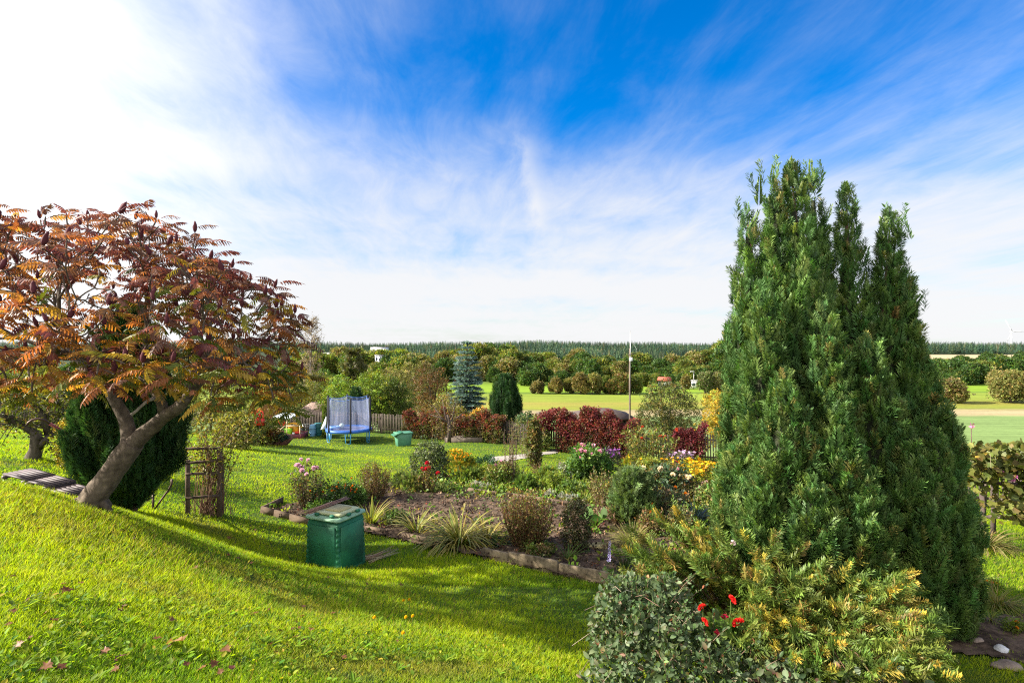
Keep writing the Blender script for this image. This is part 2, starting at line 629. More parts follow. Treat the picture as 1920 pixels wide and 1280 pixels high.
def g(x, y):
    """height of the ground (world z)"""
    x = np.atleast_1d(np.asarray(x, float))
    y = np.atleast_1d(np.asarray(y, float))
    x, y = np.broadcast_arrays(x, y)
    out = np.empty(x.shape)
    xf, yf, of = x.ravel(), y.ravel(), np.empty(x.size)
    X = _ctl[:, :2]
    for i in range(0, x.size, 60000):
        xx = np.clip(xf[i:i + 60000], -30, 24)
        yy = np.clip(yf[i:i + 60000], -2, 36)
        r2 = (xx[:, None] - X[None, :, 0]) ** 2 + (yy[:, None] - X[None, :, 1]) ** 2
        of[i:i + 60000] = _phi(r2) @ _w[:-3] + _w[-3] + _w[-2] * xx + _w[-1] * yy
    gz = of.reshape(x.shape)
    y0 = 35.5 - 8.0 * sstep(x, -3, 6)
    td = np.clip((y - y0) / (90 - y0), 0, 1)
    v = -5.55 - 12.45 * (1 - (1 - td) ** 2.2)
    v = v + 9.5 * sstep(y, 360, 650) + 2.0 * sstep(y, 650, 900)
    w = sstep(y, y0 - 7, y0 + 1)
    return gz * (1 - w) + v * w + ZC


def g1(x, y):
    return float(g(x, y)[0])


def at(u, Y):
    """ground point on the sight line through photo column u, Y metres away"""
    x = (u - 960) / F * Y
    return V3(x, Y, g1(x, Y))


def hit(u, v):
    """ground point seen at photo pixel (u, v)"""
    ys = np.concatenate([np.linspace(2.2, 40, 1500), np.linspace(40, 420, 1500)])
    xs = (u - 960) / F * ys
    ray = ZC - (v - 640) / F * ys
    below = ray <= g(xs, ys)
    k = int(np.argmax(below)) if below.any() else len(ys) - 1
    return V3(xs[k], ys[k], g1(xs[k], ys[k]))


def up(u, v, Y):
    """world point on the sight line through pixel (u, v) at depth Y"""
    return V3((u - 960) / F * Y, Y, ZC - (v - 640) / F * Y)


def build_ground():
    ys = np.concatenate([np.linspace(-14, 0, 15), np.arange(.2, 40, .22), np.linspace(40.5, 110, 60), np.linspace(112, 420, 60), np.linspace(430, 1000, 40), np.geomspace(1040, 6000, 14)])
    fr = np.linspace(-1.0, 1.0, 301)
    half = np.where(ys < 40, 34, 34 + (ys - 40) * 1.6)
    X = fr[None] * half[:, None]
    Y = np.repeat(ys[:, None], len(fr), 1)
    Z = g(X, Y)
    rr = np.random.default_rng(3)
    Z = Z + (rr.random(Z.shape) - .5) * np.where(Y < 40, .012, .0)
    Z = np.where(Y > 1000, Z - (Y - 1000) * .012, Z)
    m = MB()
    a, b = X.shape
    i = np.arange(a - 1)[:, None] * b
    j = np.arange(b - 1)[None]
    q = np.stack([i + j, i + j + 1, i + b + j + 1, i + b + j], -1).reshape(-1, 4)
    m.add(np.stack([X, Y, Z], -1).reshape(-1, 3), [q])
    mt = bpy.data.materials.new('ground')
    mt.use_nodes = True
    t = NT(mt.node_tree)
    pr = t.n['Principled BSDF']
    pr.inputs['Roughness'].default_value = 0.95
    pr.inputs['Specular IOR Level'].default_value = 0.1
    tc = t.node('ShaderNodeTexCoord')
    sp = t.node('ShaderNodeSeparateXYZ')
    t.l.new(tc.outputs['Object'], sp.inputs[0])
    x, y, z = sp.outputs
    wob = t.noise(t.comb(t.m('MULTIPLY', x, .02), t.m('MULTIPLY', y, .05)), 1.0, 3.0)
    yy = t.m('ADD', y, t.m('MULTIPLY', t.m('ADD', t.m('SUBTRACT', wob, .5), t.m('MULTIPLY', t.m('SUBTRACT', t.noise(t.comb(t.m('MULTIPLY', x, .12), t.m('MULTIPLY', y, .2)), 1.0, 5.0), .5), .7)), 8.0))
    yy = t.m('ADD', yy, t.m('MULTIPLY', x, -.02))
    rmp = t.node('ShaderNodeValToRGB')
    cr = rmp.color_ramp
    S = 700.0
    stops = [(0, (.045, .075, .012)), (38, (.05, .09, .015)), (60, (.10, .15, .03)), (88, (.17, .22, .07)), (92, (.135, .195, .062)), (134, (.135, .195, .066)),
             (138, (.28, .225, .125)), (147, (.29, .23, .13)), (149, (.13, .14, .03)), (153, (.18, .20, .03)), (166, (.21, .185, .04)), (170, (.175, .205, .03)),
             (194, (.17, .22, .03)), (198, (.07, .12, .02)), (203, (.16, .24, .02)), (235, (.14, .22, .02)), (262, (.05, .07, .02)), (420, (.03, .045, .02)), (640, (.03, .04, .02))]
    while len(cr.elements) < len(stops):
        cr.elements.new(0.5)
    for e, (p, c) in zip(cr.elements, stops):
        e.position = p / S
    for e, (p, c) in zip(cr.elements, stops):
        e.color = (*c, 1)
    t.l.new(t.m('DIVIDE', yy, S), rmp.inputs[0])
    rows = t.noise(t.comb(t.m('MULTIPLY', x, .035), t.m('MULTIPLY', y, .55)), 1.0, 6.0, .7)
    grit = t.noise(tc.outputs['Object'], 1.3, 6.0, .65)
    patch = t.noise(t.comb(t.m('MULTIPLY', x, .012), t.m('MULTIPLY', y, .03)), 1.0, 4.0, .6)
    fac = t.m('ADD', t.m('ADD', t.m('MULTIPLY', rows, 1.3), t.m('MULTIPLY', grit, .7)), t.m('ADD', t.m('MULTIPLY', patch, .7), -.65))
    lum = t.comb(fac, fac, fac)
    col = t.mix(1.0, rmp.outputs[0], t.m('ADD', .3, fac), 'MULTIPLY')
    # stubble field on the far rise to the right
    stub = t.m('MULTIPLY', t.ss(x, 170, 190), t.m('MULTIPLY', t.ss(y, 440, 450), t.m('SUBTRACT', 1.0, t.ss(y, 522, 530))))
    col = t.mix(stub, col, (.34, .275, .17))
    t.l.new(col, pr.inputs['Base Color'])
    bp = t.node('ShaderNodeBump')
    bp.inputs['Strength'].default_value = .5
    bp.inputs['Distance'].default_value = .15
    t.l.new(grit, bp.inputs['Height'])
    t.l.new(bp.outputs[0], pr.inputs['Normal'])
    o = m.build('ground', mt, smooth=True)
    tag(o, kind='structure')
    return o


build_ground()

# ------------------------------------------------------------------ far woods, meadow trees, houses
G_DK = (.028, .060, .016)
G_MID = (.055, .105, .018)
G_LT = (.085, .150, .020)
G_YEL = (.20, .21, .03)
OLIVE = (.12, .13, .03)
RUST = (.18, .115, .045)
TAN = (.25, .215, .10)
YELL = (.42, .31, .03)
BRN = (.085, .05, .025)
BARK = (.09, .07, .05)


def lobe_points(n, lobes, rng, inner=.62):
    """points through the outer shells of overlapping rounded masses"""
    C = np.array([l[0] for l in lobes])
    R = np.array([l[1] for l in lobes])
    w = (R.prod(1)) ** (2 / 3)
    k = rng.choice(len(C), size=n * 2, p=w / w.sum())
    d = rand_dirs(n * 2, rng)
    r = inner + (1.08 - inner) * rng.random(n * 2) ** .55
    r = r + .16 * rng.exponential(1.0, n * 2) * (rng.random(n * 2) < .22)
    P = C[k] + d * R[k] * r[:, None]
    q = np.full(n * 2, 9.0)
    for c, rr in zip(C, R):
        q = np.minimum(q, (((P - c) / rr) ** 2).sum(1))
    keep = q > .30
    idx = np.where(keep)[0][:n]
    return P[idx], d[idx], k[idx]


def tree_meshes(H, R, base_frac, n, leaf, pal, seed, nl=9, tms=CLUMPS, trunk_r=None, bark=BARK, lean=(0, 0), top=.45, squash=1.0, lob=.52, tip=None, limbs=True, origin=V3(0, 0, 0)):
    rng = np.random.default_rng(seed)
    z0 = H * base_frac
    hc = H - z0
    lobes = []
    for i in range(nl):
        a = i * 2.39996 + rng.random() * .8
        t = (i + .5) / nl
        zc = z0 + hc * (.22 + .60 * t)
        prof = math.sin(min(1.0, (.06 + .98 * (1 - t) ** top)) * math.pi / 2)
        rr = R * prof * (.35 + .40 * rng.random())
        c = V3(math.cos(a) * rr * .9 + lean[0] * t, math.sin(a) * rr * .9 + lean[1] * t, zc)
        rad = R * lob * (.75 + .45 * rng.random()) * (.65 + .35 * prof)
        vz = min(rad * squash * 1.1, (H - zc) * (.72 + .28 * rng.random()), (zc - z0 * .6) * 1.0)
        lobes.append((c, V3(rad, rad, max(vz, rad * .35))))
    P, d, k = lobe_points(n, lobes, rng)
    cr = MB()
    lt = np.exp(rng.normal(size=nl) * .22)
    col = pick(pal, len(P), .25, rng) * lt[k][:, None]
    D = nrm(d + rng.normal(size=d.shape) * .5 + V3(0, 0, .15))
    s = leaf * (.7 + .6 * rng.random(len(P)))
    scatter_any(cr, tms, P + origin, D, s, s, col, col * np.array([1.25, 1.2, 1.0]) if tip is None else pick(tip, len(P), .2, rng), None, rng)
    tr = MB()
    tr_r = trunk_r or max(.02, H * .022)
    topz = z0 + hc * .55
    ts = np.linspace(0, 1, 7)
    path = np.stack([lean[0] * ts * .5 + rng.normal(size=7) * R * .03 * ts, lean[1] * ts * .5 + rng.normal(size=7) * R * .03 * ts, ts * topz], 1)
    path[0, 2] = -.15
    tube(tr, path + origin, tr_r * (1.25 - .95 * ts), 7, bark, jit=.06, rng=rng)
    if limbs:
        for c, r in lobes:
            s = path[int(rng.integers(2, 6))]
            e = c + rng.normal(size=3) * r * .15
            mid = (s + e) / 2 + V3(0, 0, .08 * R)
            tube(tr, np.array([s, mid, e]) + origin, [tr_r * .45, tr_r * .28, tr_r * .1], 5, bark, rng=rng)
    return tr, cr


def tree(name, label, cat, base, H, R, pal, n=900, leaf=.3, seed=1, group=None, mat=None, **kw):
    root = empty(name, base, label, cat, group)
    tr, cr = tree_meshes(H, R, kw.pop('base_frac', .22), n, leaf, pal, seed, origin=np.asarray(base, float), **kw)
    tr.build('trunk', M_BARK, root, smooth=True)
    cr.build('crown', mat or M_LEAF, root)
    return root


def conifer_rows(n, seed):
    """one dark forest conifer as ragged drooping tiers in a unit height"""
    r = np.random.default_rng(seed)
    rows, f = [], []
    for i in range(n):
        t = (i + .5) / n
        z = .12 + .86 * t
        rad = .27 * (1 - t) ** .8 + .012
        a = i * 2.4 + r.random()
        b = a + .55 + .4 * r.random()
        k = len(rows)
        ro = rad * (.75 + .5 * r.random())
        rows += [(z + .05, .0, .0, .2), (z - .035 - .03 * r.random(), math.cos(a) * ro, math.sin(a) * ro, 1), (z - .02, math.cos((a + b) / 2) * ro * .7, math.sin((a + b) / 2) * ro * .7, .5), (z - .04, math.cos(b) * ro, math.sin(b) * ro, 1)]
        f += [(k, k + 1, k + 2), (k, k + 2, k + 3)]
    return Tmpl(rows, [f])


def build_forest():
    rng = np.random.default_rng(5)
    tms = [conifer_rows(30, s) for s in range(4)]
    m = MB()
    n = 17000
    y = 425 + 330 * rng.random(n) ** 1.25
    x = (rng.random(n) * 2.7 - 1.35) * y
    # leave the stubble field on the right open
    u = 960 + F * x / y
    keep = ~((u > 1660) & (y < 530))
    # the wood thins out to the left where the village is
    keep &= ~((u < 740) & (y < 560))
    x, y = x[keep], y[keep]
    z = g(x, y)
    n = len(x)
    h = 8.6 * (.72 + .42 * rng.random(n)) + 1.1 * np.sin(x * .017 + 1) + .7 * np.sin(x * .047)
    P = np.stack([x, y, z - .5], 1)
    D = np.repeat(V3(0, 0, 1)[None], n, 0) + rng.normal(size=(n, 3)) * .015
    an = rng.random(n) * 6.28
    U = np.stack([np.cos(an), np.sin(an), np.zeros(n)], 1)
    col = pick([(5, (.026, .052, .032)), (3, (.040, .072, .036)), (1.2, (.075, .095, .040)), (.3, (.12, .10, .05))], n, .2, rng)
    col = col * (1 + .38 * np.sin(x * .013 + y * .02) * np.sin(x * .031 - y * .011 + 2))[:, None]
    # template's across/up axes carry real radii: same scale on both
    for i, tm in enumerate(tms):
        s = np.arange(n) % 4 == i
        T = Tmpl(tm.T, tm.f)
        scatter(m, T, P[s], D[s], h[s], h[s] * (.75 + .75 * rng.random(s.sum())), col[s] * .8, col[s] * 1.5, U[s], rng)
    o = m.build('conifer_forest', M_NEEDLE)
    tag(o, 'dark conifer forest closing the valley along the skyline', 'forest', kind='stuff')


build_forest()

WOOD_KINDS = [
    ('dark green', [(5, G_DK), (4, G_MID), (1, OLIVE)], 'dark green broadleaf tree in the mixed wood below the conifer forest'),
    ('olive', [(4, OLIVE), (3, G_MID), (1, G_YEL)], 'olive green broadleaf tree in the mixed wood below the conifer forest'),
    ('tan', [(3, TAN), (4, OLIVE), (.8, RUST), (1, G_MID)], 'tan and brown autumn tree in the mixed wood below the conifer forest'),
    ('light', [(4, G_LT), (3, OLIVE), (2, G_YEL)], 'yellowish green tree in the mixed wood below the conifer forest'),
]


def build_wood():
    rng = np.random.default_rng(9)
    proto = []
    for i, (nm, pal, lab) in enumerate(WOOD_KINDS):
        for v in range(2):
            H, R = 9.0, 5.0
            tr, cr = tree_meshes(H, R, .10, 4200, .62, pal, 100 + i * 10 + v, nl=14, tms=CLUMPS_FAR, limbs=False, trunk_r=.22, top=.6)
            proto.append((i, tr.mesh('trunk', M_BARK), cr.mesh('crown', M_LEAF)))
    #  (photo columns, distance, top rows in the photo, number)
    spots = []
    def row(u0, u1, Y, top, n, kinds):
        n = int(n * 1.85)
        for k in range(n):
            u = u0 + (u1 - u0) * (k + .5) / n + rng.normal() * (u1 - u0) / n * .25
            tp = np.interp(u, [p[0] for p in top], [p[1] for p in top]) - 4 + rng.normal() * 7
            spots.append((u, Y + rng.normal() * 7, tp, kinds[int(rng.integers(0, len(kinds)))]))
    row(560, 760, 300, [(560, 668), (760, 664)], 9, [2, 1, 3])
    row(690, 900, 262, [(690, 700), (730, 668), (800, 672), (900, 682)], 8, [1, 2, 0])
    row(800, 1400, 385, [(800, 660), (1000, 662), (1150, 668), (1240, 676), (1400, 656)], 11, [2, 1, 0, 3])
    row(880, 1380, 345, [(880, 668), (1000, 668), (1100, 678), (1240, 690), (1300, 668), (1380, 655)], 19, [2, 1, 0, 2, 3])
    row(900, 1380, 300, [(900, 672), (1010, 672), (1080, 682), (1200, 688), (1280, 676), (1340, 656), (1380, 655)], 16, [1, 2, 0])
    row(900, 1380, 262, [(900, 690), (960, 682), (1020, 690), (1100, 684), (1200, 696), (1290, 690), (1380, 676)], 15, [0, 1, 2, 0])
    row(930, 1400, 243, [(930, 704), (1000, 700), (1060, 700), (1200, 704), (1400, 690)], 13, [0, 0, 1])
    row(1730, 1990, 330, [(1730, 684), (1800, 680), (1830, 670), (1990, 682)], 9, [0, 1, 0])
    row(1720, 2000, 270, [(1720, 690), (1830, 676), (2000, 690)], 8, [0, 0, 1])
    row(1720, 1860, 235, [(1720, 700), (1860, 694)], 4, [0])
    row(-120, 560, 240, [(-120, 690), (560, 690)], 12, [1, 0, 2])
    first = set()
    for (u, Y, tp, k) in spots:
        pr = [p for p in proto if p[0] == k][int(rng.integers(0, 2))]
        b = at(u, Y)
        H = max(4.0, up(u, tp, Y)[2] - b[2])
        r = empty('woodland_tree', b, WOOD_KINDS[k][2], 'tree', WOOD_KINDS[k][0] + ' trees of the mixed wood')
        w = .75 + .5 * rng.random()
        r.scale = (H / 9 * w, H / 9 * w, H / 9)
        r.rotation_euler = (0, 0, rng.random() * 6.28)
        for nm, me in (('trunk', pr[1]), ('crown', pr[2])):
            o = bpy.data.objects.new(nm, me)
            SC.collection.objects.link(o)
            o.parent = r


build_wood()

WILLOW = [(4, (.21, .16, .06)), (3, (.14, .13, .04)), (1, (.10, .10, .03))]
WILG = [(4, (.15, .15, .05)), (3, (.10, .11, .03)), (2, (.20, .16, .06))]
for i, (u, vb, vt, w, pal, lab) in enumerate([
        (1008, 738, 715, 25, [(3, (.10, .10, .04)), (2, (.17, .13, .05))], 'small grey green rounded tree at the left end of the meadow row'),
        (1043, 738, 708, 28, WILLOW, 'small round golden brown tree second from the left in the meadow row'),
        (1068, 737, 708, 20, WILG, 'thin tan tree close beside the broad double willow in the meadow'),
        (1088, 739, 698, 36, WILLOW, 'golden left half of the broad double willow in the meadow'),
        (1110, 739, 700, 38, WILG, 'paler right half of the broad double willow in the meadow'),
        (1141, 738, 714, 18, [(3, G_MID), (2, OLIVE)], 'small dark green tree between the willows of the meadow row'),
        (1163, 739, 700, 42, [(3, RUST), (3, OLIVE), (1, G_MID)], 'rust tinged round tree just left of the tall mast'),
        (1188, 738, 702, 34, [(4, OLIVE), (2, G_MID)], 'olive round tree in the meadow directly behind the tall mast'),
        (1286, 730, 703, 16, WILLOW, 'slim tan tree beside the red roofed house'),
        (1322, 738, 694, 30, [(4, (.13, .14, .07)), (2, G_MID)], 'silvery grey green tree right of the lamp post'),
        (1348, 738, 694, 30, [(4, (.15, .15, .08)), (2, OLIVE)], 'silvery grey tree half hidden by the tall thuja'),
        (1782, 755, 710, 58, [(3, (.17, .13, .06)), (3, OLIVE)], 'small grey brown tree in the field beside the tall thuja'),
        (1895, 755, 692, 84, WILG, 'large round tan willow in the field at the right edge')]):
    b = hit(u, vb)
    H = up(u, vt, b[1])[2] - b[2]
    tree('meadow_tree', lab, 'tree', b, H, w / 2 / F * b[1], pal, 3600, .42, 300 + i, 'trees standing in the meadow', nl=9, tms=CLUMPS_FAR, base_frac=.09, trunk_r=H * .03, squash=1.1, lob=.46 + .04 * (i % 3), top=.4 + .12 * (i % 4), lean=((i % 5 - 2) * .25, 0))

# houses --------------------------------------------------------------
M_WHITE = solid('white_plaster', (.72, .72, .70), .8, 1.5, .1)
M_ROOFRED = solid('red_tiles', (.30, .075, .045), .8, 3, .25)
M_ROOFGREY = solid('grey_roof', (.24, .24, .25), .8, 3, .2)
M_GLASS = solid('window_glass', (.05, .07, .09), .15, 2, .2, spec=.6)
M_ROOFBROWN = solid('brown_felt', (.080, .056, .047), .8, 6, .3, .0)
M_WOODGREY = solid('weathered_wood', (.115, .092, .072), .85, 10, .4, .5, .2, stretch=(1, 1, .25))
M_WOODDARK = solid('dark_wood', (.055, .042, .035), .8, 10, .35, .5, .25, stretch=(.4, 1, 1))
M_WOODPALE = solid('pale_wood', (.46, .33, .20), .75, 8, .25, .3)


def house(name, label, base, w, d, h, yaw, flat, roof_mat, storeys, cols, group=None):
    r = empty(name, base, label, 'building', group)
    c, s = math.cos(yaw), math.sin(yaw)
    def L(x, y, z):
        return V3(base[0] + x * c - y * s, base[1] + x * s + y * c, base[2] + z)
    m = MB()
    box(m, L(0, 0, h / 2), (w, d, h), yaw)
    m.build('wall', M_WHITE, r)
    m = MB()
    if flat:
        box(m, L(0, 0, h + .18), (w + .5, d + .5, .3), yaw)
    else:
        rh = d * .42
        P = [L(sx * (w / 2 + .4), sy * (d / 2 + .5), h + .02) for sx in (-1, 1) for sy in (-1, 1)] + [L(-w / 2 - .4, 0, h + rh), L(w / 2 + .4, 0, h + rh)]
        m.add(np.array(P), [np.array([(0, 2, 5, 4), (3, 1, 4, 5), (0, 1, 3, 2)]), np.array([(1, 0, 4), (2, 3, 5)])])
    m.build('roof', roof_mat, r)
    for k in range(storeys):
        for j in range(cols):
            x = (j + .5) / cols * w - w / 2
            m = MB()
            box(m, L(x, -d / 2 - .03, (k + .55) * h / storeys), (w / cols * .5, .12, h / storeys * .45), yaw)
            m.build('window', M_GLASS, r)
    return r


def hs(name, label, u, Y, vb, vt, wpx, d, flat, roof, st, cols, yaw=0.0, sink=0):
    p = up(u, vb, Y)
    gz = g1(p[0], p[1])
    p[2] = gz
    h = up(u, vt, Y)[2] - gz
    house(name, label, p, wpx / F * Y, d, h, yaw, flat, roof, st, cols, 'white village buildings beyond the garden')


hs('village_house', 'low white building left of the dark fan shaped tree in the valley', 633, 330, 680, 662, 40, 12, True, M_ROOFGREY, 3, 8)
hs('village_house', 'taller white block just above the low white building', 640, 380, 680, 655, 14, 12, True, M_ROOFGREY, 3, 2)
hs('village_house', 'long white building right of the dark fan shaped tree', 712, 400, 670, 651, 26, 12, True, M_ROOFGREY, 3, 7)
hs('village_house', 'small pale blue white building below the long white one', 713, 290, 690, 666, 12, 9, True, M_ROOFGREY, 3, 2)
hs('farm_house', 'white house with a red roof behind the big bush', 1246, 232, 722, 714, 20, 4, False, M_ROOFRED, 2, 3, yaw=-.5)
hs('village_house', 'white house with grey roof behind the willow at the right edge', 1897, 372, 700, 682, 18, 9, False, M_ROOFGREY, 2, 3, yaw=.3)
hs('village_house', 'pale house with red roof at the right picture edge', 1914, 356, 700, 685, 14, 8, False, M_ROOFRED, 2, 2, yaw=-.2)
p = at(1310, 222)
house('bus_shelter', 'long low white shelter beside the lamp post in the valley', p, 9, 3, 2.6, .2, True, M_ROOFGREY, 1, 3)

M_METAL = solid('grey_metal', (.42, .42, .41), .45, 12, .15, metal=.6)
M_PALEMETAL = solid('pale_paint', (.75, .75, .74), .5, 2, .06)
r = empty('street_lamp', at(1301, 215), 'thin grey lamp post standing before the white shelter', 'street lamp')
b = at(1301, 215)
m = MB()
tube(m, [b, b + V3(0, 0, 6.6)], [.11, .07], 6)
m.build('pole', M_METAL, r)
m = MB()
box(m, b + V3(-.6, 0, 6.65), (1.6, .35, .18), 0, bev=.04)
m.build('lamp_head', M_PALEMETAL, r)

# wind turbine ----------------------------------------------------------
hub = up(1897, 621, 800)
base = V3(hub[0], 800, g1(hub[0], 800) - 3)
r = empty('wind_turbine', base, 'white three bladed wind turbine above the forest on the right', 'wind turbine')
m = MB()
tube(m, [base, (base + hub) / 2, hub + V3(0, .8, 0)], [1.2, .95, .65], 10)
m.build('tower', M_PALEMETAL, r, smooth=True)
m = MB()
box(m, hub + V3(0, .8, 0), (1.6, 3.7, 1.6), 0, bev=.3)
m.build('nacelle', M_PALEMETAL, r)
for ang in (122, -2, 242):
    a = math.radians(ang)
    d = V3(math.cos(a), 0, math.sin(a))
    s = V3(-math.sin(a), 0, math.cos(a))
    m = MB()
    c = hub + V3(0, -1.4, 0)
    P = []
    for t, w in ((0, .38), (.18, .8), (.6, .5), (1, .14)):
        P += [c + d * 18 * t - s * w, c + d * 18 * t + s * w + V3(0, .16, 0), c + d * 18 * t + s * w * .3 + V3(0, .48, 0)]
    q = []
    for k in range(3):
        for j in range(3):
            q.append((k * 3 + j, k * 3 + (j + 1) % 3, k * 3 + 3 + (j + 1) % 3, k * 3 + 3 + j))
    m.add(np.array(P), [np.array(q), np.array([(0, 2, 1), (9, 10, 11)])])
    m.build('blade', M_PALEMETAL, r)

# ------------------------------------------------------------------ fences, sheds and other built things
def picket_fence(name, label, pts, h, gap, mat_p, posts_every=2.2, pick_w=.05, group=None, lean=.01):
    """pts: list of (x, y) along the ground"""
    rng = np.random.default_rng(len(pts) * 7 + int(h * 100))
    pts = np.asarray(pts, float)
    root = empty(name, V3(pts[0][0], pts[0][1], g1(*pts[0])), label, 'fence', group)
    seg = np.linalg.norm(np.diff(pts, axis=0), axis=1)
    cum = np.concatenate([[0], np.cumsum(seg)])
    def pos(s):
        x = np.interp(s, cum, pts[:, 0])
        y = np.interp(s, cum, pts[:, 1])
        return V3(x, y, g1(x, y))
    n = int(cum[-1] / gap)
    m = MB()
    for i in range(n):
        s = (i + .5) * gap
        a, b2 = pos(s), pos(min(s + .1, cum[-1]))
        d = nrm((b2 - a)[:2]) if np.linalg.norm((b2 - a)[:2]) > 1e-6 else V3(1, 0)
        yaw = math.atan2(d[1], d[0])
        hh = h * (1 + rng.normal() * .02)
        nf = V3(d[1], -d[0], 0) * .035
        box(m, a + nf + V3(0, 0, .06 + hh / 2), (pick_w, .02, hh), yaw, roll=rng.normal() * lean)
        P = a + nf + V3(0, 0, .06 + hh + .02)
    m.build('picket_panel', mat_p, root)
    for z in (.28, h - .18):
        m = MB()
        k = max(2, int(cum[-1] / 1.2))
        for i in range(k):
            p0, p1 = pos(cum[-1] * i / k), pos(cum[-1] * (i + 1) / k)
            bar(m, p0 + V3(0, 0, z), p1 + V3(0, 0, z), .04, .07)
        m.build('rail', mat_p, root)
    k = max(1, int(round(cum[-1] / posts_every)))
    for i in range(k + 1):
        p = pos(cum[-1] * i / k)
        d = pos(min(cum[-1], cum[-1] * i / k + .2)) - pos(max(0, cum[-1] * i / k - .2))
        nn = nrm(V3(-d[1], d[0], 0)) * .09
        m = MB()
        box(m, p + nn + V3(0, 0, h / 2 - .1), (.11, .11, h + .25), math.atan2(d[1], d[0]), bev=.01)
        m.build('post', mat_p, root)
    return root


def gxy(u, Y):
    return ((u - 960) / F * Y, Y)


picket_fence('picket_fence', 'grey picket fence behind the trampoline and the green bin', [gxy(545, 36), gxy(640, 35.4), gxy(700, 34.8), gxy(770, 34.0)], 1.15, .105, M_WOODGREY, pick_w=.036)
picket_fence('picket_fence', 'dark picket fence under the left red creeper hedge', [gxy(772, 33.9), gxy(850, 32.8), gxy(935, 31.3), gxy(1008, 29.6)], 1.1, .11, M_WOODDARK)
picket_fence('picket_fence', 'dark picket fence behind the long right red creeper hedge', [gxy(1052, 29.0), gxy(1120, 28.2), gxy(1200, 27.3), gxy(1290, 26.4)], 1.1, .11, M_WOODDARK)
picket_fence('picket_fence', 'sunlit picket fence below the yellow shrub beside the tall thuja', [gxy(1296, 26.2), gxy(1350, 25.6), gxy(1440, 24.6)], 1.25, .115, M_WOODGREY)
picket_fence('picket_fence', 'picket fence with pointed tops behind the vine trellis on the right', [gxy(1740, 16.6), gxy(1830, 16.2), gxy(1960, 15.6), gxy(2080, 15.0)], 1.25, .13, M_WOODGREY, pick_w=.06)
picket_fence('picket_fence', 'dim picket fence below the hedge at the far left', [gxy(-60, 29.5), gxy(60, 30.5), gxy(150, 31.5), gxy(330, 33.0)], 1.15, .12, M_WOODGREY)

# garden gate with creeper arch
gb = at(1034, 29.3)
root = empty('garden_gate', gb, 'wooden garden gate with two posts under the red creeper arch', 'gate')
for dx in (-.62, .62):
    m = MB()
    box(m, gb + V3(dx, 0, .93), (.13, .13, 1.95), 0, bev=.012)
    m.build('post', M_WOODGREY, root)
m = MB()
for k in range(9):
    box(m, gb + V3(-.48 + k * .12, .02, .62), (.09, .02, 1.0 + .04 * math.sin(k)), 0)
for z in (.3, .95):
    box(m, gb + V3(0, .05, z), (1.05, .035, .09), 0)
m.build('gate_leaf', M_WOODGREY, root)
m = MB()
bar(m, gb + V3(-.8, 0, 1.84), gb + V3(.8, 0, 1.84), .1, .09)
m.build('crossbeam', M_WOODGREY, root)

# shed beyond the fence with the low hipped felt roof
def hip_shed(name, label, c, w, d, eave, ridge, mat_roof, mat_wall, windows=0):
    root = empty(name, c, label, 'shed')
    m = MB()
    box(m, c + V3(0, 0, eave / 2 - .4), (w - .5, d - .5, eave + .8), 0)
    m.build('wall', mat_wall, root)
    m = MB()
    P = [c + V3(sx * w / 2, sy * d / 2, eave) for sx, sy in ((-1, -1), (1, -1), (1, 1), (-1, 1))]
    P += [p + V3(0, 0, -.1) for p in P[:4]]
    P += [c + V3(-w * .12, 0, ridge), c + V3(w * .12, 0, ridge)]
    m.add(np.array(P), [np.array([(0, 1, 9, 8), (2, 3, 8, 9), (0, 4, 5, 1), (1, 5, 6, 2), (2, 6, 7, 3), (3, 7, 4, 0), (7, 6, 5, 4)]), np.array([(1, 2, 9), (3, 0, 8)])])
    m.build('roof', mat_roof, root)
    for k in range(windows):
        x = (-.5 + (k + .5) / windows) * (w - 1)
        m = MB()
        box(m, c + V3(x, -(d - .5) / 2 - .012, eave * .62), (.62, .05, .6), 0)
        f = m.build('window', M_GLASS, root)
        m = MB()
        for (ox, oz, sx, sz) in ((-.34, 0, .07, .74), (.34, 0, .07, .74), (0, .34, .75, .07), (0, -.34, .75, .07), (0, 0, .04, .62)):
            box(m, c + V3(x + ox, -(d - .5) / 2 - .035, eave * .62 + oz), (sx, .05, sz), 0)
        m.build('window_frame', M_PALEMETAL, f)
    return root


cs = at(1128, 36)
ev = up(1128, 778, 36)[2] - cs[2]
hip_shed('garden_shed', 'low dark brown hipped roof of a shed behind the red creeper hedge', cs, 3.7, 3.2, ev, ev + .46, M_ROOFBROWN, M_WOODDARK)
cs = at(592, 40)
ev = up(592, 772, 40)[2] - cs[2]
hip_shed('summer_house', 'small dark summer house with a pale brown roof behind the fence near the playhouse', cs, 2.4, 2.4, ev, ev + .7, solid('brown_shingle', (.22, .15, .12), .8, 8, .3), M_WOODDARK, 2)

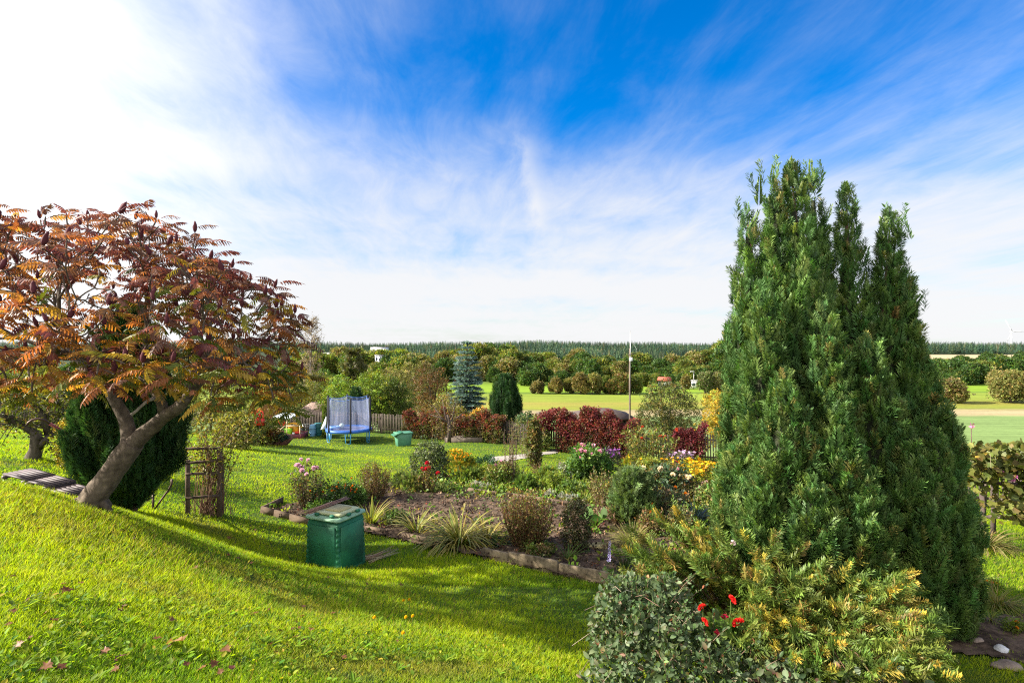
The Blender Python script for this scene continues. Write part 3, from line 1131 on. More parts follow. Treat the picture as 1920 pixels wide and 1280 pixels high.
# tall mast behind the hedge
mp = at(1181, 34)
top = up(1181, 620, 34)[2]
root = empty('mast', mp, 'tall slim grey mast with a short crossbar rising behind the red hedge', 'mast')
zj = up(1181, 664, 34)[2]
m = MB()
tube(m, [mp + V3(0, 0, -.2), V3(mp[0], mp[1], zj + .35)], [.062, .05], 8)
m.build('pole', M_WOODGREY, root)
m = MB()
tube(m, [V3(mp[0] + .02, mp[1] - .05, zj - 1.4), V3(mp[0] + .02, mp[1] - .05, top)], [.03, .018], 6)
m.build('top_pole', M_METAL, root)
m = MB()
bar(m, V3(mp[0] - .12, mp[1] - .1, zj - .04), V3(mp[0] + .36, mp[1] - .1, zj + .06), .06, .05)
m.build('crossbar', M_WOODDARK, root)
m = MB()
box(m, V3(mp[0] + .06, mp[1] - .06, zj - .3), (.16, .1, .22), 0, bev=.02)
m.build('junction_box', M_PALEMETAL, root)
m = MB()
tube(m, [V3(mp[0] + .02, mp[1] - .05, top - .5), V3(mp[0] + .4, mp[1] - .05, top - 1.1), V3(mp[0] + .34, mp[1] - .1, zj)], .006, 4)
m.build('wire', M_METAL, root)

# ---------------------------------------------------------------- green thermal composter in the foreground
M_GREENP = solid('green_plastic', (.014, .125, .062), .58, 3.0, .38, .12, .4)
M_GREENL = solid('pale_green_plastic', (.22, .38, .25), .5, 4.0, .25, .08, .35)
M_STAIN = solid('weathered_lid', (.45, .48, .28), .6, 7.0, .3, .1, .3)
cb = hit(622, 1052)
cb = V3((622 - 960) / F * 10.35, 10.35 + .25, 0)
cb[2] = g1(cb[0], cb[1]) - .02
cz = cb[2]
yaw = math.radians(-24)
root = empty('composter', cb, 'green plastic compost bin with a pale lid and sticks on top, on the lawn', 'compost bin')
c0, s0 = math.cos(yaw), math.sin(yaw)


def CL(x, y, z):
    return V3(cb[0] + x * c0 - y * s0, cb[1] + x * s0 + y * c0, cz + z)


HB = .97
m = MB()
hw = .36
ring = []
def octo(w, ch, z):
    return [CL(x, y, z) for x, y in ((-w + ch, -w), (w - ch, -w), (w, -w + ch), (w, w - ch), (w - ch, w), (-w + ch, w), (-w, w - ch), (-w, -w + ch))]
rings = [octo(hw + .035, .03, 0), octo(hw + .03, .03, .06), octo(hw + .005, .03, HB * .5), octo(hw - .01, .03, HB)]
P = np.array([p for r_ in rings for p in r_])
q = []
for k in range(len(rings) - 1):
    for j in range(8):
        q.append((k * 8 + j, k * 8 + (j + 1) % 8, k * 8 + 8 + (j + 1) % 8, k * 8 + 8 + j))
m.add(P, [np.array(q), np.array([tuple(range(7, -1, -1)), tuple(range(24, 32))])])
m.build('body', M_GREENP, root)
# side panels standing proud of the body, ribs along the corner
for k in range(4):
    a = yaw + k * math.pi / 2
    n_ = V3(math.sin(a), -math.cos(a), 0)
    t_ = V3(math.cos(a), math.sin(a), 0)
    m = MB()
    box(m, cb + n_ * (hw + .012) + V3(0, 0, HB * .48), (.60, .035, HB * .84), a, bev=.012)
    m.build('side_panel', M_GREENP, root)
for sx, sy in ((-1, -1), (1, -1), (1, 1), (-1, 1)):
    m = MB()
    zs = np.linspace(.06, HB - .06, 37)
    w = hw + .016
    tube(m, [CL(sx * (w - z * .03 - .02), sy * (w - z * .03 - .02), z) for z in zs], .034 + .008 * np.sin(np.arange(37) * math.pi / 2), 8)
    m.build('corner_rib', M_GREENP, root)
m = MB()
P = np.array([p for r_ in (octo(hw + .035, .05, HB), octo(hw + .045, .05, HB + .012), octo(hw + .04, .06, HB + .045), octo(hw - .06, .06, HB + .06)) for p in r_])
m.add(P, [np.array(q), np.array([tuple(range(7, -1, -1)), tuple(range(24, 32))])])
m.build('rim', M_GREENL, root)
m = MB()
box(m, CL(.04, -.01, HB + .095), (.60, .56, .05), yaw, bev=.022, col=(.3, .4, .25))
lid = m.build('lid', M_STAIN, root)
m = MB()
box(m, CL(.06, 0, HB + .13), (.36, .34, .03), yaw, bev=.018)
m.build('lid_panel', solid('stained_lid_panel', (.33, .29, .13), .6, 9.0, .35), lid)
for x, y in ((-.15, -.335), (.2, -.335), (.385, -.1), (.385, .15), (-.31, 0.05)):
    m = MB()
    box(m, CL(x, y, HB + .088), (.085, .06, .045), yaw + (0 if abs(y) > .3 else math.pi / 2), bev=.012)
    m.build('latch', M_GREENP, root)
# sticks resting on the rim
rng = np.random.default_rng(4)
root = empty('stick_bundle', CL(-.28, 0, HB + .07), 'bundle of thin brown sticks lying on top of the compost bin', 'sticks')
m = MB()
for i in range(13):
    o = rng.normal() * .05 - .26
    z = HB + .10 + rng.random() * .05
    e = rng.normal() * .04
    a, b2 = CL(o - .03 + e, -.50 + rng.random() * .12, z - .0), CL(o + .10 - e, .46 + rng.random() * .1, z + .04)
    tube(m, [a, (a + b2) / 2 + rng.normal(size=3) * .01, b2], [.009, .008, .005], 5, pick([(1, (.30, .20, .15)), (1, (.36, .27, .20)), (1, (.18, .11, .09))], 1, .2, rng)[0])
m.build('sticks', M_STEM, root)
gp = hit(708, 1050)
root = empty('twig_bundle', gp, 'bundle of pale cut twigs lying in the grass beside the compost bin', 'twigs')
m = MB()
for i in range(22):
    a = .72 + rng.normal() * .13
    L_ = .5 + rng.random() * .35
    c = gp + V3(rng.normal() * .07, rng.normal() * .05, .05 + rng.random() * .06)
    d = V3(math.cos(a), math.sin(a), rng.normal() * .06)
    tube(m, [c - d * L_ / 2, c + rng.normal(size=3) * .012, c + d * L_ / 2 + V3(0, 0, .02)], [.007, .006, .003], 5, pick([(1, (.30, .23, .16)), (1, (.22, .15, .10))], 1, .2, rng)[0])
m.build('twigs', M_STEM, root)

# ---------------------------------------------------------------- trampoline
M_BLUEPAD = solid('blue_pad', (.02, .10, .38), .45, 3, .15, .05, .4)
M_BLUEMETAL = solid('blue_metal', (.05, .28, .55), .4, 5, .15, 0, .5)
M_BLACKFOAM = solid('black_foam', (.015, .016, .025), .8, 5, .3)
M_MAT = solid('jumping_mat', (.10, .12, .25), .8, 20, .3)
net = bpy.data.materials.new('net')
net.use_nodes = True
t = NT(net.node_tree)
t.n.clear()
o_ = t.node('ShaderNodeOutputMaterial')
df = t.node('ShaderNodeBsdfDiffuse')
tcn = t.node('ShaderNodeTexCoord')
sp_ = t.node('ShaderNodeSeparateXYZ')
t.l.new(tcn.outputs['Object'], sp_.inputs[0])
fold = t.noise(t.comb(t.m('MULTIPLY', sp_.outputs[0], 6), t.m('MULTIPLY', sp_.outputs[1], 6), t.m('MULTIPLY', sp_.outputs[2], .6)), 1.0, 4.0)
df.inputs[0].default_value = (.26, .30, .46, 1)
tl_ = t.node('ShaderNodeBsdfTranslucent')
tl_.inputs[0].default_value = (.32, .36, .52, 1)
mx0 = t.node('ShaderNodeMixShader')
mx0.inputs[0].default_value = .5
t.l.new(df.outputs[0], mx0.inputs[1])
t.l.new(tl_.outputs[0], mx0.inputs[2])
tp_ = t.node('ShaderNodeBsdfTransparent')
mx1 = t.node('ShaderNodeMixShader')
t.l.new(t.m('ADD', .16, t.m('MULTIPLY', fold, .36)), mx1.inputs[0])
t.l.new(tp_.outputs[0], mx1.inputs[1])
t.l.new(mx0.outputs[0], mx1.inputs[2])
t.l.new(mx1.outputs[0], o_.inputs[0])

tc_ = V3((654 - 960) / F * 31.9, 31.9, 0)
tc_[2] = g1(tc_[0], tc_[1])
R_, DK, NH = 1.22, .74, 2.52
root = empty('trampoline', tc_, 'round blue trampoline with a safety net on the lawn', 'trampoline')
an = np.linspace(0, 2 * math.pi, 49)


def circ(r_, z):
    return np.stack([tc_[0] + r_ * np.cos(an), tc_[1] + r_ * np.sin(an), np.full(len(an), tc_[2] + z)], 1)


m = MB()
P = np.concatenate([circ(R_ - .26, DK)[:-1], [tc_ + V3(0, 0, DK - .04)]])
m.add(P, [np.array([(i, (i + 1) % 48, 48) for i in range(48)])])
m.build('jumping_mat', M_MAT, root, smooth=True)
m = MB()
rr = [(R_ - .28, DK + .005), (R_ - .26, DK + .035), (R_ - .02, DK + .04), (R_ + .03, DK + .02), (R_ + .035, DK - .10), (R_ + .01, DK - .11), (R_ - .02, DK - .01)]
P = np.concatenate([circ(a, b)[:-1] for a, b in rr])
q = [(k * 48 + i, k * 48 + (i + 1) % 48, k * 48 + 48 + (i + 1) % 48, k * 48 + 48 + i) for k in range(len(rr) - 1) for i in range(48)]
m.add(P, [np.array(q)])
m.build('safety_pad', M_BLUEPAD, root, smooth=True)
m = MB()
tube(m, circ(R_ - .03, DK - .05), .022, 6, cap=False)
m.build('frame_ring', M_METAL, root)
pa = [math.radians(a) for a in (-70, -10, 50, 110, 170, 230)]
tops = []
for a in pa:
    d = V3(math.cos(a), math.sin(a), 0)
    s_ = V3(-math.sin(a), math.cos(a), 0)
    m = MB()
    f0 = tc_ + d * (R_ - .02) + s_ * .0
    zg = g1(f0[0], f0[1]) - tc_[2]
    tube(m, [f0 + V3(0, 0, DK - .06), f0 + V3(0, 0, zg - .03)], .028, 7)
    tube(m, [f0 - s_ * .28 + V3(0, 0, DK - .06), f0 - s_ * .25 + V3(0, 0, zg + .06), f0 - s_ * .16 + V3(0, 0, zg + .02), f0 + s_ * .02 + V3(0, 0, zg + .02)], .02, 7)
    m.build('leg', M_BLUEMETAL, root)
    m = MB()
    o = tc_ + d * (R_ + .045)
    tube(m, [o + V3(0, 0, DK - .08), o + V3(0, 0, DK + .15), o + V3(0, 0, NH), o + d * -.03 + V3(0, 0, NH + .05)], [.045, .05, .05, .03], 8)
    m.build('net_pole', M_BLACKFOAM, root)
    tops.append(o)
for k in range(6):
    a0, a1 = pa[k], pa[k] + math.pi / 3
    m = MB()
    nx, nz = 14, 12
    P = []
    for iz in range(nz + 1):
        v = iz / nz
        for ix in range(nx + 1):
            u = ix / nx
            p0 = tc_ + V3(math.cos(a0), math.sin(a0), 0) * (R_ - .06)
            p1 = tc_ + V3(math.cos(a1), math.sin(a1), 0) * (R_ - .06)
            p = p0 * (1 - u) + p1 * u
            bulge = math.sin(u * math.pi)
            am = (a0 + a1) / 2
            out = V3(math.cos(am), math.sin(am), 0) * bulge * .15 * (1 - v) + V3(math.cos(am), math.sin(am), 0) * .018 * math.sin(u * 21 + k) * (.4 + v)
            z = DK + .03 + (NH - DK - .06 - .11 * bulge ** .8) * v
            P.append(p + out + V3(0, 0, z))
    q = [(i * (nx + 1) + j, i * (nx + 1) + j + 1, (i + 1) * (nx + 1) + j + 1, (i + 1) * (nx + 1) + j) for i in range(nz) for j in range(nx)]
    m.add(np.array(P), [np.array(q)])
    m.build('net_panel', net, root, smooth=True)
    m = MB()
    tube(m, np.array(P[-(nx + 1):]), .012, 4)
    m.build('net_hem', M_BLUEPAD, root)
m = MB()
lp = tc_ + V3(-R_ - .03, -.1, 0)
P = np.array([lp + V3(0, 0, DK), lp + V3(.05, .35, DK), lp + V3(-.32, .3, DK - .05), lp + V3(-.3, -.02, DK - .04), lp + V3(-.02, .1, DK + .7)])
m.add(P, [np.array([(0, 1, 2, 3)]), np.array([(3, 2, 4), (0, 3, 4)])])
m.build('net_door_flap', solid('white_cloth', (.62, .66, .75), .8, 5, .1), root)

M_BALL = solid('pale_ball', (.50, .62, .60), .4, 3, .1)


def uv_ball(mb, c, r, squash=(1, 1, 1), nu=16, nv=10, col=(.5, .5, .5)):
    P, q = [], []
    for i in range(nv + 1):
        th = math.pi * i / nv
        for j in range(nu):
            ph = 2 * math.pi * j / nu
            P.append(c + V3(r * math.sin(th) * math.cos(ph) * squash[0], r * math.sin(th) * math.sin(ph) * squash[1], r * math.cos(th) * squash[2]))
    for i in range(nv):
        for j in range(nu):
            q.append((i * nu + j, (i + 1) * nu + j, (i + 1) * nu + (j + 1) % nu, i * nu + (j + 1) % nu))
    mb.add(np.array(P), [np.array(q)], col)


m = MB()
bc = tc_ + V3(-.42, .1, DK + .14)
uv_ball(m, bc, .15)
tag(m.build('play_ball', M_BALL, smooth=True, origin=bc), 'pale green ball lying on the trampoline', 'ball')
m = MB()
bc = tc_ + V3(-.78, -.15, DK + .10)
tube(m, [bc + V3(.24 * math.cos(a), .24 * math.sin(a), 0) for a in np.linspace(0, 6.2832, 21)], .075, 8, cap=False)
tag(m.build('swim_ring', solid('light_blue_plastic', (.22, .45, .85), .35, 3, .1), smooth=True, origin=bc), 'light blue inflatable ring lying on the trampoline', 'swim ring')

# ---------------------------------------------------------------- green wheelie-like bin with a propped lid
M_BIN = solid('faded_green_plastic', (.075, .21, .13), .5, 3, .25, .05, .35)
M_BIND = solid('dark_green_plastic', (.03, .13, .07), .45, 3, .2, 0, .35)
bb = V3((756 - 960) / F * 30.2, 30.2, 0)
bb[2] = g1(bb[0], bb[1])
root = empty('garden_bin', bb, 'faded green plastic bin with a tilted lid in front of the fence', 'bin')
m = MB()
box(m, bb + V3(0, 0, .34), (.86, .62, .70), .45, taper=.82, bev=.05)
m.build('body', M_BIN, root)
m = MB()
box(m, bb + V3(0, 0, .69), (.92, .68, .07), .45, bev=.03)
m.build('rim', M_BIN, root)
m = MB()
box(m, bb + V3(-.30, -.22, .68), (.52, .62, .05), .45, roll=-.35, bev=.02)
m.build('lid', M_BIND, root)
m = MB()
bar(m, bb + V3(-.1, -.34, .68), bb + V3(.3, -.2, .69), .05)
m.build('handle', M_BIND, root)

# barrels far left behind the playhouse
M_BARREL = solid('blue_barrel', (.03, .18, .30), .45, 3, .2)
M_BARREL2 = solid('dark_teal_barrel', (.01, .09, .10), .5, 3, .2)
for u, Y, r_, h, mt, lab in ((586, 33.6, .18, .68, solid('pale_blue_barrel', (.16, .34, .52), .45, 3, .2), 'pale blue rain barrel left of the teal barrel behind the playhouse'),
                             (598, 33.9, .27, .74, M_BARREL2, 'dark teal rain barrel between the pale blue barrel and the ivy post')):
    b = at(u, Y)
    root = empty('rain_barrel', b, lab, 'barrel', 'rain barrels behind the playhouse')
    m = MB()
    zs = [0, .05, .3, .5, .72, .95, 1.0]
    rs = [.9, .96, 1.0, 1.03, 1.0, .96, .9]
    tube(m, [b + V3(0, 0, z * h) for z in zs], [r_ * k for k in rs], 14)
    m.build('body', mt, root, smooth=True)
    for z in (.3, .7):
        m = MB()
        tube(m, [b + V3((r_ * 1.02 + .012) * math.cos(a), (r_ * 1.02 + .012) * math.sin(a), z * h) for a in np.linspace(0, 6.2832, 17)], .018, 5, cap=False)
        m.build('hoop', mt, root)

# ---------------------------------------------------------------- sandpit play frame with its toys
M_REDCLOTH = solid('red_cloth', (.62, .03, .035), .6, 4, .2)
M_CANOPY = solid('pale_canopy', (.66, .72, .74), .6, 3, .1)
M_DKRED = solid('dark_red_boards', (.14, .030, .040), .7, 7, .35)
M_YELP = solid('yellow_plastic', (.72, .33, .01), .4, 3, .1)
M_LIMEP = solid('lime_plastic', (.25, .50, .02), .4, 3, .1)
M_REDP = solid('red_plastic', (.60, .035, .02), .4, 3, .1)
M_WHITEP = solid('white_plastic', (.7, .7, .68), .4, 3, .1)
pb = V3((543 - 960) / F * 33.0, 33.0, 0)
pb[2] = g1(pb[0], pb[1])
root = empty('sandpit_house', pb, 'wooden sandpit frame with a pale canopy and dark red base on the lawn', 'sandpit')
W2, D2 = .70, .60
m = MB()
for (x, y, sx, sy) in ((0, -D2, 1.7, .05), (0, D2, 1.7, .05), (-.85, 0, .05, 1.25), (.85, 0, .05, 1.25)):
    box(m, pb + V3(x, y, .12), (sx, sy, .30), 0)
m.build('base_frame', M_DKRED, root)
m = MB()
box(m, pb + V3(0, 0, .15), (1.64, 1.14, .10), 0)
m.build('sand', solid('sand', (.42, .33, .2), .95, 20, .2, .4), root)
for x in (-.78, .06):
    for y in (-.54, .54):
        m = MB()
        bar(m, pb + V3(x, y, .1), pb + V3(x, y, 1.22 + (.06 if y > 0 else 0)), .055)
        m.build('post', M_WOODPALE, root)
m = MB()
bar(m, pb + V3(.80, -.54, .1), pb + V3(.80, -.54, .78), .055)
m.build('post', M_WOODPALE, root)
for (a, b2) in (((-.78, -.54, .72), (.06, -.54, .72)), ((.06, -.54, .74), (.82, -.54, .74)), ((-.5, -.55, .36), (-.05, -.55, .74)), ((-.78, -.54, .45), (-.78, .54, .45))):
    m = MB()
    bar(m, pb + V3(*a), pb + V3(*b2), .05, .06)
    m.build('rail', M_WOODPALE, root)
m = MB()
P = []
for ix in range(9):
    for iy in range(2):
        x = -.86 + 1.12 * ix / 8
        P += [pb + V3(x + .18 * iy, -.62 + 1.24 * iy, 1.20 + .12 * iy + .03 * math.sin(ix * .8)), pb + V3(x + .18 * iy, -.62 + 1.24 * iy, 1.165 + .12 * iy + .03 * math.sin(ix * .8))]
q = []
for ix in range(8):
    a = ix * 4
    q += [(a, a + 4, a + 6, a + 2), (a + 1, a + 3, a + 7, a + 5), (a, a + 1, a + 5, a + 4), (a + 2, a + 6, a + 7, a + 3)]
q += [(0, 2, 3, 1), (32, 33, 35, 34)]
m.add(np.array(P), [np.array(q)])
m.build('canopy', M_CANOPY, root)
# toys
tb = pb + V3(-.42, -.15, .70)
m = MB()
box(m, tb + V3(0, 0, .25), (.52, .30, .50), .1, taper=.8, bev=.11)
tag(m.build('red_play_tub', M_REDCLOTH, origin=tb), 'bright red tub hanging under the pale canopy of the sandpit', 'toy')
tb = pb + V3(.28, -.12, .20)
root = empty('toy_house', tb, 'yellow plastic toy house with a rounded roof in the sandpit', 'toy')
m = MB()
box(m, tb + V3(0, 0, .24), (.56, .40, .48), .15, bev=.03)
m.build('wall', M_YELP, root)
m = MB()
P = []
for k in range(11):
    a = math.pi * k / 10
    for y in (-.24, .24):
        P += [tb + V3(-.38 * math.cos(a), y, .46 + .22 * math.sin(a)), tb + V3(-.33 * math.cos(a), y, .43 + .19 * math.sin(a))]
q = []
for k in range(10):
    a = k * 4
    q += [(a, a + 4, a + 6, a + 2), (a + 1, a + 3, a + 7, a + 5), (a, a + 1, a + 5, a + 4), (a + 2, a + 6, a + 7, a + 3)]
m.add(np.array(P), [np.array(q)])
m.build('roof', M_YELP, root)
m = MB()
box(m, tb + V3(-.02, -.215, .26), (.16, .03, .30), .15)
m.build('door', solid('dark_yellow_plastic', (.5, .2, .01), .4, 3, .1), root)
m = MB()
bar(m, tb + V3(.2, -.1, .62), tb + V3(.55, -.1, .40), .26, .03)
m.build('slide_chute', M_YELP, root)
tb = pb + V3(.10, -.42, .21)
root = empty('toy_box', tb, 'lime green toy box in front of the yellow toy house', 'toy')
m = MB()
box(m, tb + V3(0, 0, .17), (.40, .30, .34), -.1, taper=.9, bev=.03)
m.build('body', M_LIMEP, root)
m = MB()
box(m, tb + V3(0, 0, .345), (.43, .33, .03), -.1, bev=.01)
m.build('rim', M_LIMEP, root)
tb = pb + V3(.62, -.36, .21)
root = empty('toy_truck', tb, 'small red toy truck beside the yellow toy house', 'toy')
m = MB()
box(m, tb + V3(-.02, 0, .13), (.30, .18, .12), .3, bev=.02)
box(m, tb + V3(.09, .03, .21), (.12, .16, .12), .3, bev=.02)
m.build('body', M_REDP, root)
for x in (-.12, .1):
    for y in (-.09, .09):
        m = MB()
        tube(m, [tb + V3(x, y - .02, .05), tb + V3(x, y + .02, .05)], .05, 10)
        m.build('wheel', M_BLACKFOAM, root)
m = MB()
tb = pb + V3(.40, -.47, .21)
tube(m, [tb, tb + V3(0, 0, .14)], [.05, .075], 12)
tag(m.build('toy_bucket', M_WHITEP, origin=tb), 'small white toy bucket beside the lime green toy box', 'toy')

# green and red toy hung in the shrubs behind the asters
tb = up(484, 793, 26.2)
root = empty('toy_watering_can', tb, 'green and red plastic watering can toy sticking up behind the white asters', 'toy')
m = MB()
tube(m, [tb + V3(-.50, 0, -.10), tb + V3(-.16, 0, .28)], [.13, .15], 12)
m.build('barrel', M_LIMEP, root, smooth=True)
for dx in (0.0, .24):
    m = MB()
    tube(m, [tb + V3(dx - .08 + .10 * math.cos(a) * 0.8, 0, .34 + .22 * math.sin(a)) for a in np.linspace(0, 6.2832, 15)], .035, 7, cap=False)
    m.build('handle', M_REDP, root, smooth=True)
m = MB()
box(m, tb + V3(.06, 0, .06), (.42, .24, .32), 0, taper=1.15, bev=.05)
m.build('body', M_REDP, root)
m = MB()
tube(m, [tb + V3(.06, 0, -.1), V3(tb[0] + .06, tb[1], g1(tb[0], tb[1]))], .025, 6)
m.build('stake', M_WOODGREY, root)

# ---------------------------------------------------------------- slatted benches on the crest, left
M_SLAT = solid('slat_wood', (.105, .082, .088), .6, 12, .35, .3, .35, stretch=(.3, 1, 1))
for i, (u, v, Y, wd, lab) in enumerate(((54, 889, 9.3, .58, 'highest and leftmost of the three dark slatted benches on the grassy crest'),
                                        (95, 901, 9.15, .50, 'middle of the three dark slatted benches on the grassy crest'),
                                        (132, 917, 9.0, .48, 'lowest of the three dark slatted benches, nearest the leaning trunk'))):
    c = up(u, v, Y)
    root = empty('slatted_bench', V3(c[0], c[1], g1(c[0], c[1])), lab, 'bench', 'slatted benches on the crest')
    yw = -.32
    cc, ss_ = math.cos(yw), math.sin(yw)
    m = MB()
    for k in range(6):
        o = (k - 2.5) * .072
        p = c + V3(-ss_ * o, cc * o, 0)
        box(m, p + V3(0, 0, 0), (wd, .052, .024), yw, roll=.10)
    m.build('slatted_top', M_SLAT, root)
    for sx in (-1, 1):
        m = MB()
        e = c + V3(cc * sx * wd * .40, ss_ * sx * wd * .40, -.035 - sx * .10 * wd * .4)
        bar(m, e + V3(-ss_ * -.24, cc * -.24, 0), e + V3(-ss_ * .24, cc * .24, 0), .05, .045)
        m.build('cross_rail', M_SLAT, root)
        for sy in (-1, 1):
            p = e + V3(-ss_ * sy * .2, cc * sy * .2, 0)
            gz = g1(p[0], p[1])
            m = MB()
            bar(m, p, V3(p[0] + sx * .03, p[1], min(gz, p[2] - .05) - .05), .04)
            m.build('leg', M_SLAT, root)

# bent metal swing frame behind the cypress
Y = 11.6
root = empty('metal_frame', up(287, 956, Y), 'bent brown metal frame with an arched bar, partly hidden behind the dark cypress', 'frame')
M_RUST = solid('brown_metal', (.10, .055, .045), .5, 10, .3, metal=.3)
M_REDBAR = solid('dark_red_paint', (.17, .025, .03), .4, 5, .2)
m = MB()
tube(m, [up(*p) for p in ((50, 797, 11.2), (53, 792, 11.2), (60, 787, 11.25), (72, 785, 11.3), (84, 788, 11.35), (93, 794, 11.4))], .022, 8)
m.build('arched_bar', M_RUST, root, smooth=True)
m = MB()
tube(m, [up(93, 794, 11.4), up(124, 811, 11.6), up(180, 842, 12.0)], .027, 8)
m.build('handle_bar', M_REDBAR, root)
m = MB()
tube(m, [up(*p) for p in ((180, 842, 12.0), (260, 900, 12.0), (288, 930, 11.9), (275, 938, 11.7))], .02, 8)
m.build('lower_bar', M_RUST, root)
m = MB()
tube(m, [up(*p) for p in ((322, 898, 11.7), (322, 906, 11.7), (316, 918, 11.7), (300, 940, 11.65), (289, 956, 11.6))], .02, 8)
m.build('bent_leg', M_RUST, root, smooth=True)
m = MB()
tube(m, [up(287, 925, 11.6), up(287, 962, 11.6)], .022, 8)
m.build('upright', M_RUST, root)

# ---------------------------------------------------------------- rose trellis
M_TRELLIS = solid('brown_weathered_wood', (.13, .09, .065), .85, 10, .4, .5, .2)
tb = at(380, 12.2)
root = empty('wooden_trellis', tb, 'weathered wooden trellis with rungs on the lawn right of the dark cypress', 'trellis')
xl, xr = (352 - 960) / F * 12.0, (411 - 960) / F * 12.4
def TG(x, y):
    return V3(x, y, g1(x, y))
for (x, y, h) in ((xl, 12.0, 1.15), (xr, 12.4, 1.55), (xl + .12, 12.62, 1.5), (xr - .12, 12.75, 1.3)):
    m = MB()
    box(m, TG(x, y) + V3(0, 0, h / 2 - .05), (.085, .085, h + .1), .3, bev=.01)
    m.build('post', M_TRELLIS, root)
for z, z2 in ((.34, .5), (.85, .98), (1.08, 1.25), (1.38, 1.52)):
    m = MB()
    bar(m, TG(xl - .02, 11.95) + V3(0, 0, z), TG(xr + .02, 12.35) + V3(0, 0, z2), .045, .05)
    m.build('rung', M_TRELLIS, root)

# ---------------------------------------------------------------- beds: soil, edging, path
M_SOIL = solid('soil', (.045, .030, .022), .95, 9, .55, 1.0, .1, col2=(.09, .062, .044))
BED = np.array([tuple(hit(*q)[:2]) for q in ((490, 962), (541, 976), (577, 986), (690, 1003), (722, 1008), (800, 1026), (905, 1049), (1045, 1081), (1172, 1106))] + [(3.4, 8.9), (6.6, 9.6), (7.0, 13), (6.5, 17.5), (2.5, 18.2), (-1.5, 18.6), (-4.6, 17.0), (-5.4, 15.2)])


def inside(x, y, poly):
    x, y = np.asarray(x), np.asarray(y)
    r_ = np.zeros(x.shape, bool)
    n = len(poly)
    for i in range(n):
        x0, y0 = poly[i]
        x1, y1 = poly[(i + 1) % n]
        c = ((y0 > y) != (y1 > y)) & (x < (x1 - x0) * (y - y0) / (y1 - y0 + 1e-12) + x0)
        r_ ^= c
    return r_


def sheet(name, poly, mat, lift, step, rough, kind='structure', seed=1):
    rng = np.random.default_rng(seed)
    x0, y0 = poly.min(0) - .2
    x1, y1 = poly.max(0) + .2
    xs = np.arange(x0, x1, step)
    ys = np.arange(y0, y1, step)
    X, Y = np.meshgrid(xs, ys)
    nz = rng.random(X.shape)
    k = np.ones(3) / 3
    for _ in range(2):
        nz = np.apply_along_axis(lambda r_: np.convolve(r_, k, 'same'), 0, nz)
        nz = np.apply_along_axis(lambda r_: np.convolve(r_, k, 'same'), 1, nz)
    nz = (nz - nz.mean()) / (nz.std() + 1e-9)
    Z = g(X, Y) + lift + np.clip(nz, -1.2, 2.5) * rough
    I = inside(X, Y, poly)
    b = X.shape[1]
    i = np.arange(X.shape[0] - 1)[:, None] * b
    j = np.arange(b - 1)[None]
    q = np.stack([i + j, i + j + 1, i + b + j + 1, i + b + j], -1).reshape(-1, 4)
    q = q[I.ravel()[q].sum(1) >= 3]
    m = MB()
    m.add(np.stack([X, Y, Z], -1).reshape(-1, 3), [q])
    o = m.build(name, mat, smooth=rough < .01)
    return tag(o, kind=kind)


sheet('soil', BED, M_SOIL, .055, .07, .022)
SIDE = np.array([hit(u, v)[:2] for u, v in ((1765, 1230), (1775, 1190), (1835, 1160), (1925, 1150), (2010, 1230), (1930, 1248), (1850, 1236))])
sheet('soil', SIDE, M_SOIL, .02, .07, .012, seed=4)
PATH = np.array([hit(u, v)[:2] for u, v in ((905, 868), (918, 858), (985, 852), (1030, 846), (1048, 840), (1054, 846), (1040, 851), (990, 859), (935, 869))])
sheet('path', PATH, solid('pale_paving', (.27, .245, .21), .85, 3, .2, .3), .03, .12, .0)

M_SLABS = solid('concrete_edging', (.10, .080, .055), .9, 6, .55, .6, .15, col2=(.19, .145, .095))
EDGE = [hit(905, 1046), hit(951, 1058), hit(1000, 1067), hit(1045, 1078), hit(1098, 1090), hit(1172, 1104)]
for i in range(5):
    a, b2 = EDGE[i], EDGE[i + 1]
    m = MB()
    d = nrm((b2 - a) * V3(1, 1, 0))
    nn = V3(-d[1], d[0], 0)
    h = .20 + .02 * ((i * 7) % 3)
    za, zb = g1(a[0], a[1]), g1(b2[0], b2[1])
    off = .03 * ((i % 2) * 2 - 1) * .5
    P = []
    for (p, z, o_) in ((a + d * .006, za, off), (b2 - d * .006, zb, off + .01)):
        for (y, zz) in ((0, -.08), (.06, -.08), (.06, h - .008), (.048, h), (.012, h), (0, h - .008)):
            P.append(V3(p[0], p[1], 0) + nn * (y + o_) + V3(0, 0, z + zz))
    q = [(k, k + 6, (k + 1) % 6 + 6, (k + 1) % 6) for k in range(6)]
    m.add(np.array(P), [np.array(q), np.array([tuple(range(6)), tuple(range(11, 5, -1))])])
    o = m.build('edging_slab', M_SLABS, origin=a)
    tag(o, ['stained concrete edging slab beside the drooping leaf clump, first of the row', 'second stained concrete edging slab from the drooping leaf clump', 'concrete edging slab in the middle of the row along the bed',
            'stained concrete edging slab with an orange lichen patch, second from the cotoneaster shrub', 'long concrete edging slab ending at the cotoneaster shrub'][i], 'edging slab', 'concrete slabs edging the bed')
M_BOARD = solid('damp_board', (.12, .085, .06), .9, 9, .45, .5, .15, stretch=(.4, 1, 1))
BRD = [((489, 962), (514, 968)), ((514, 969), (543, 976)), ((543, 977), (581, 987)), ((680, 995), (722, 1003)), ((752, 1008), (800, 1020))]
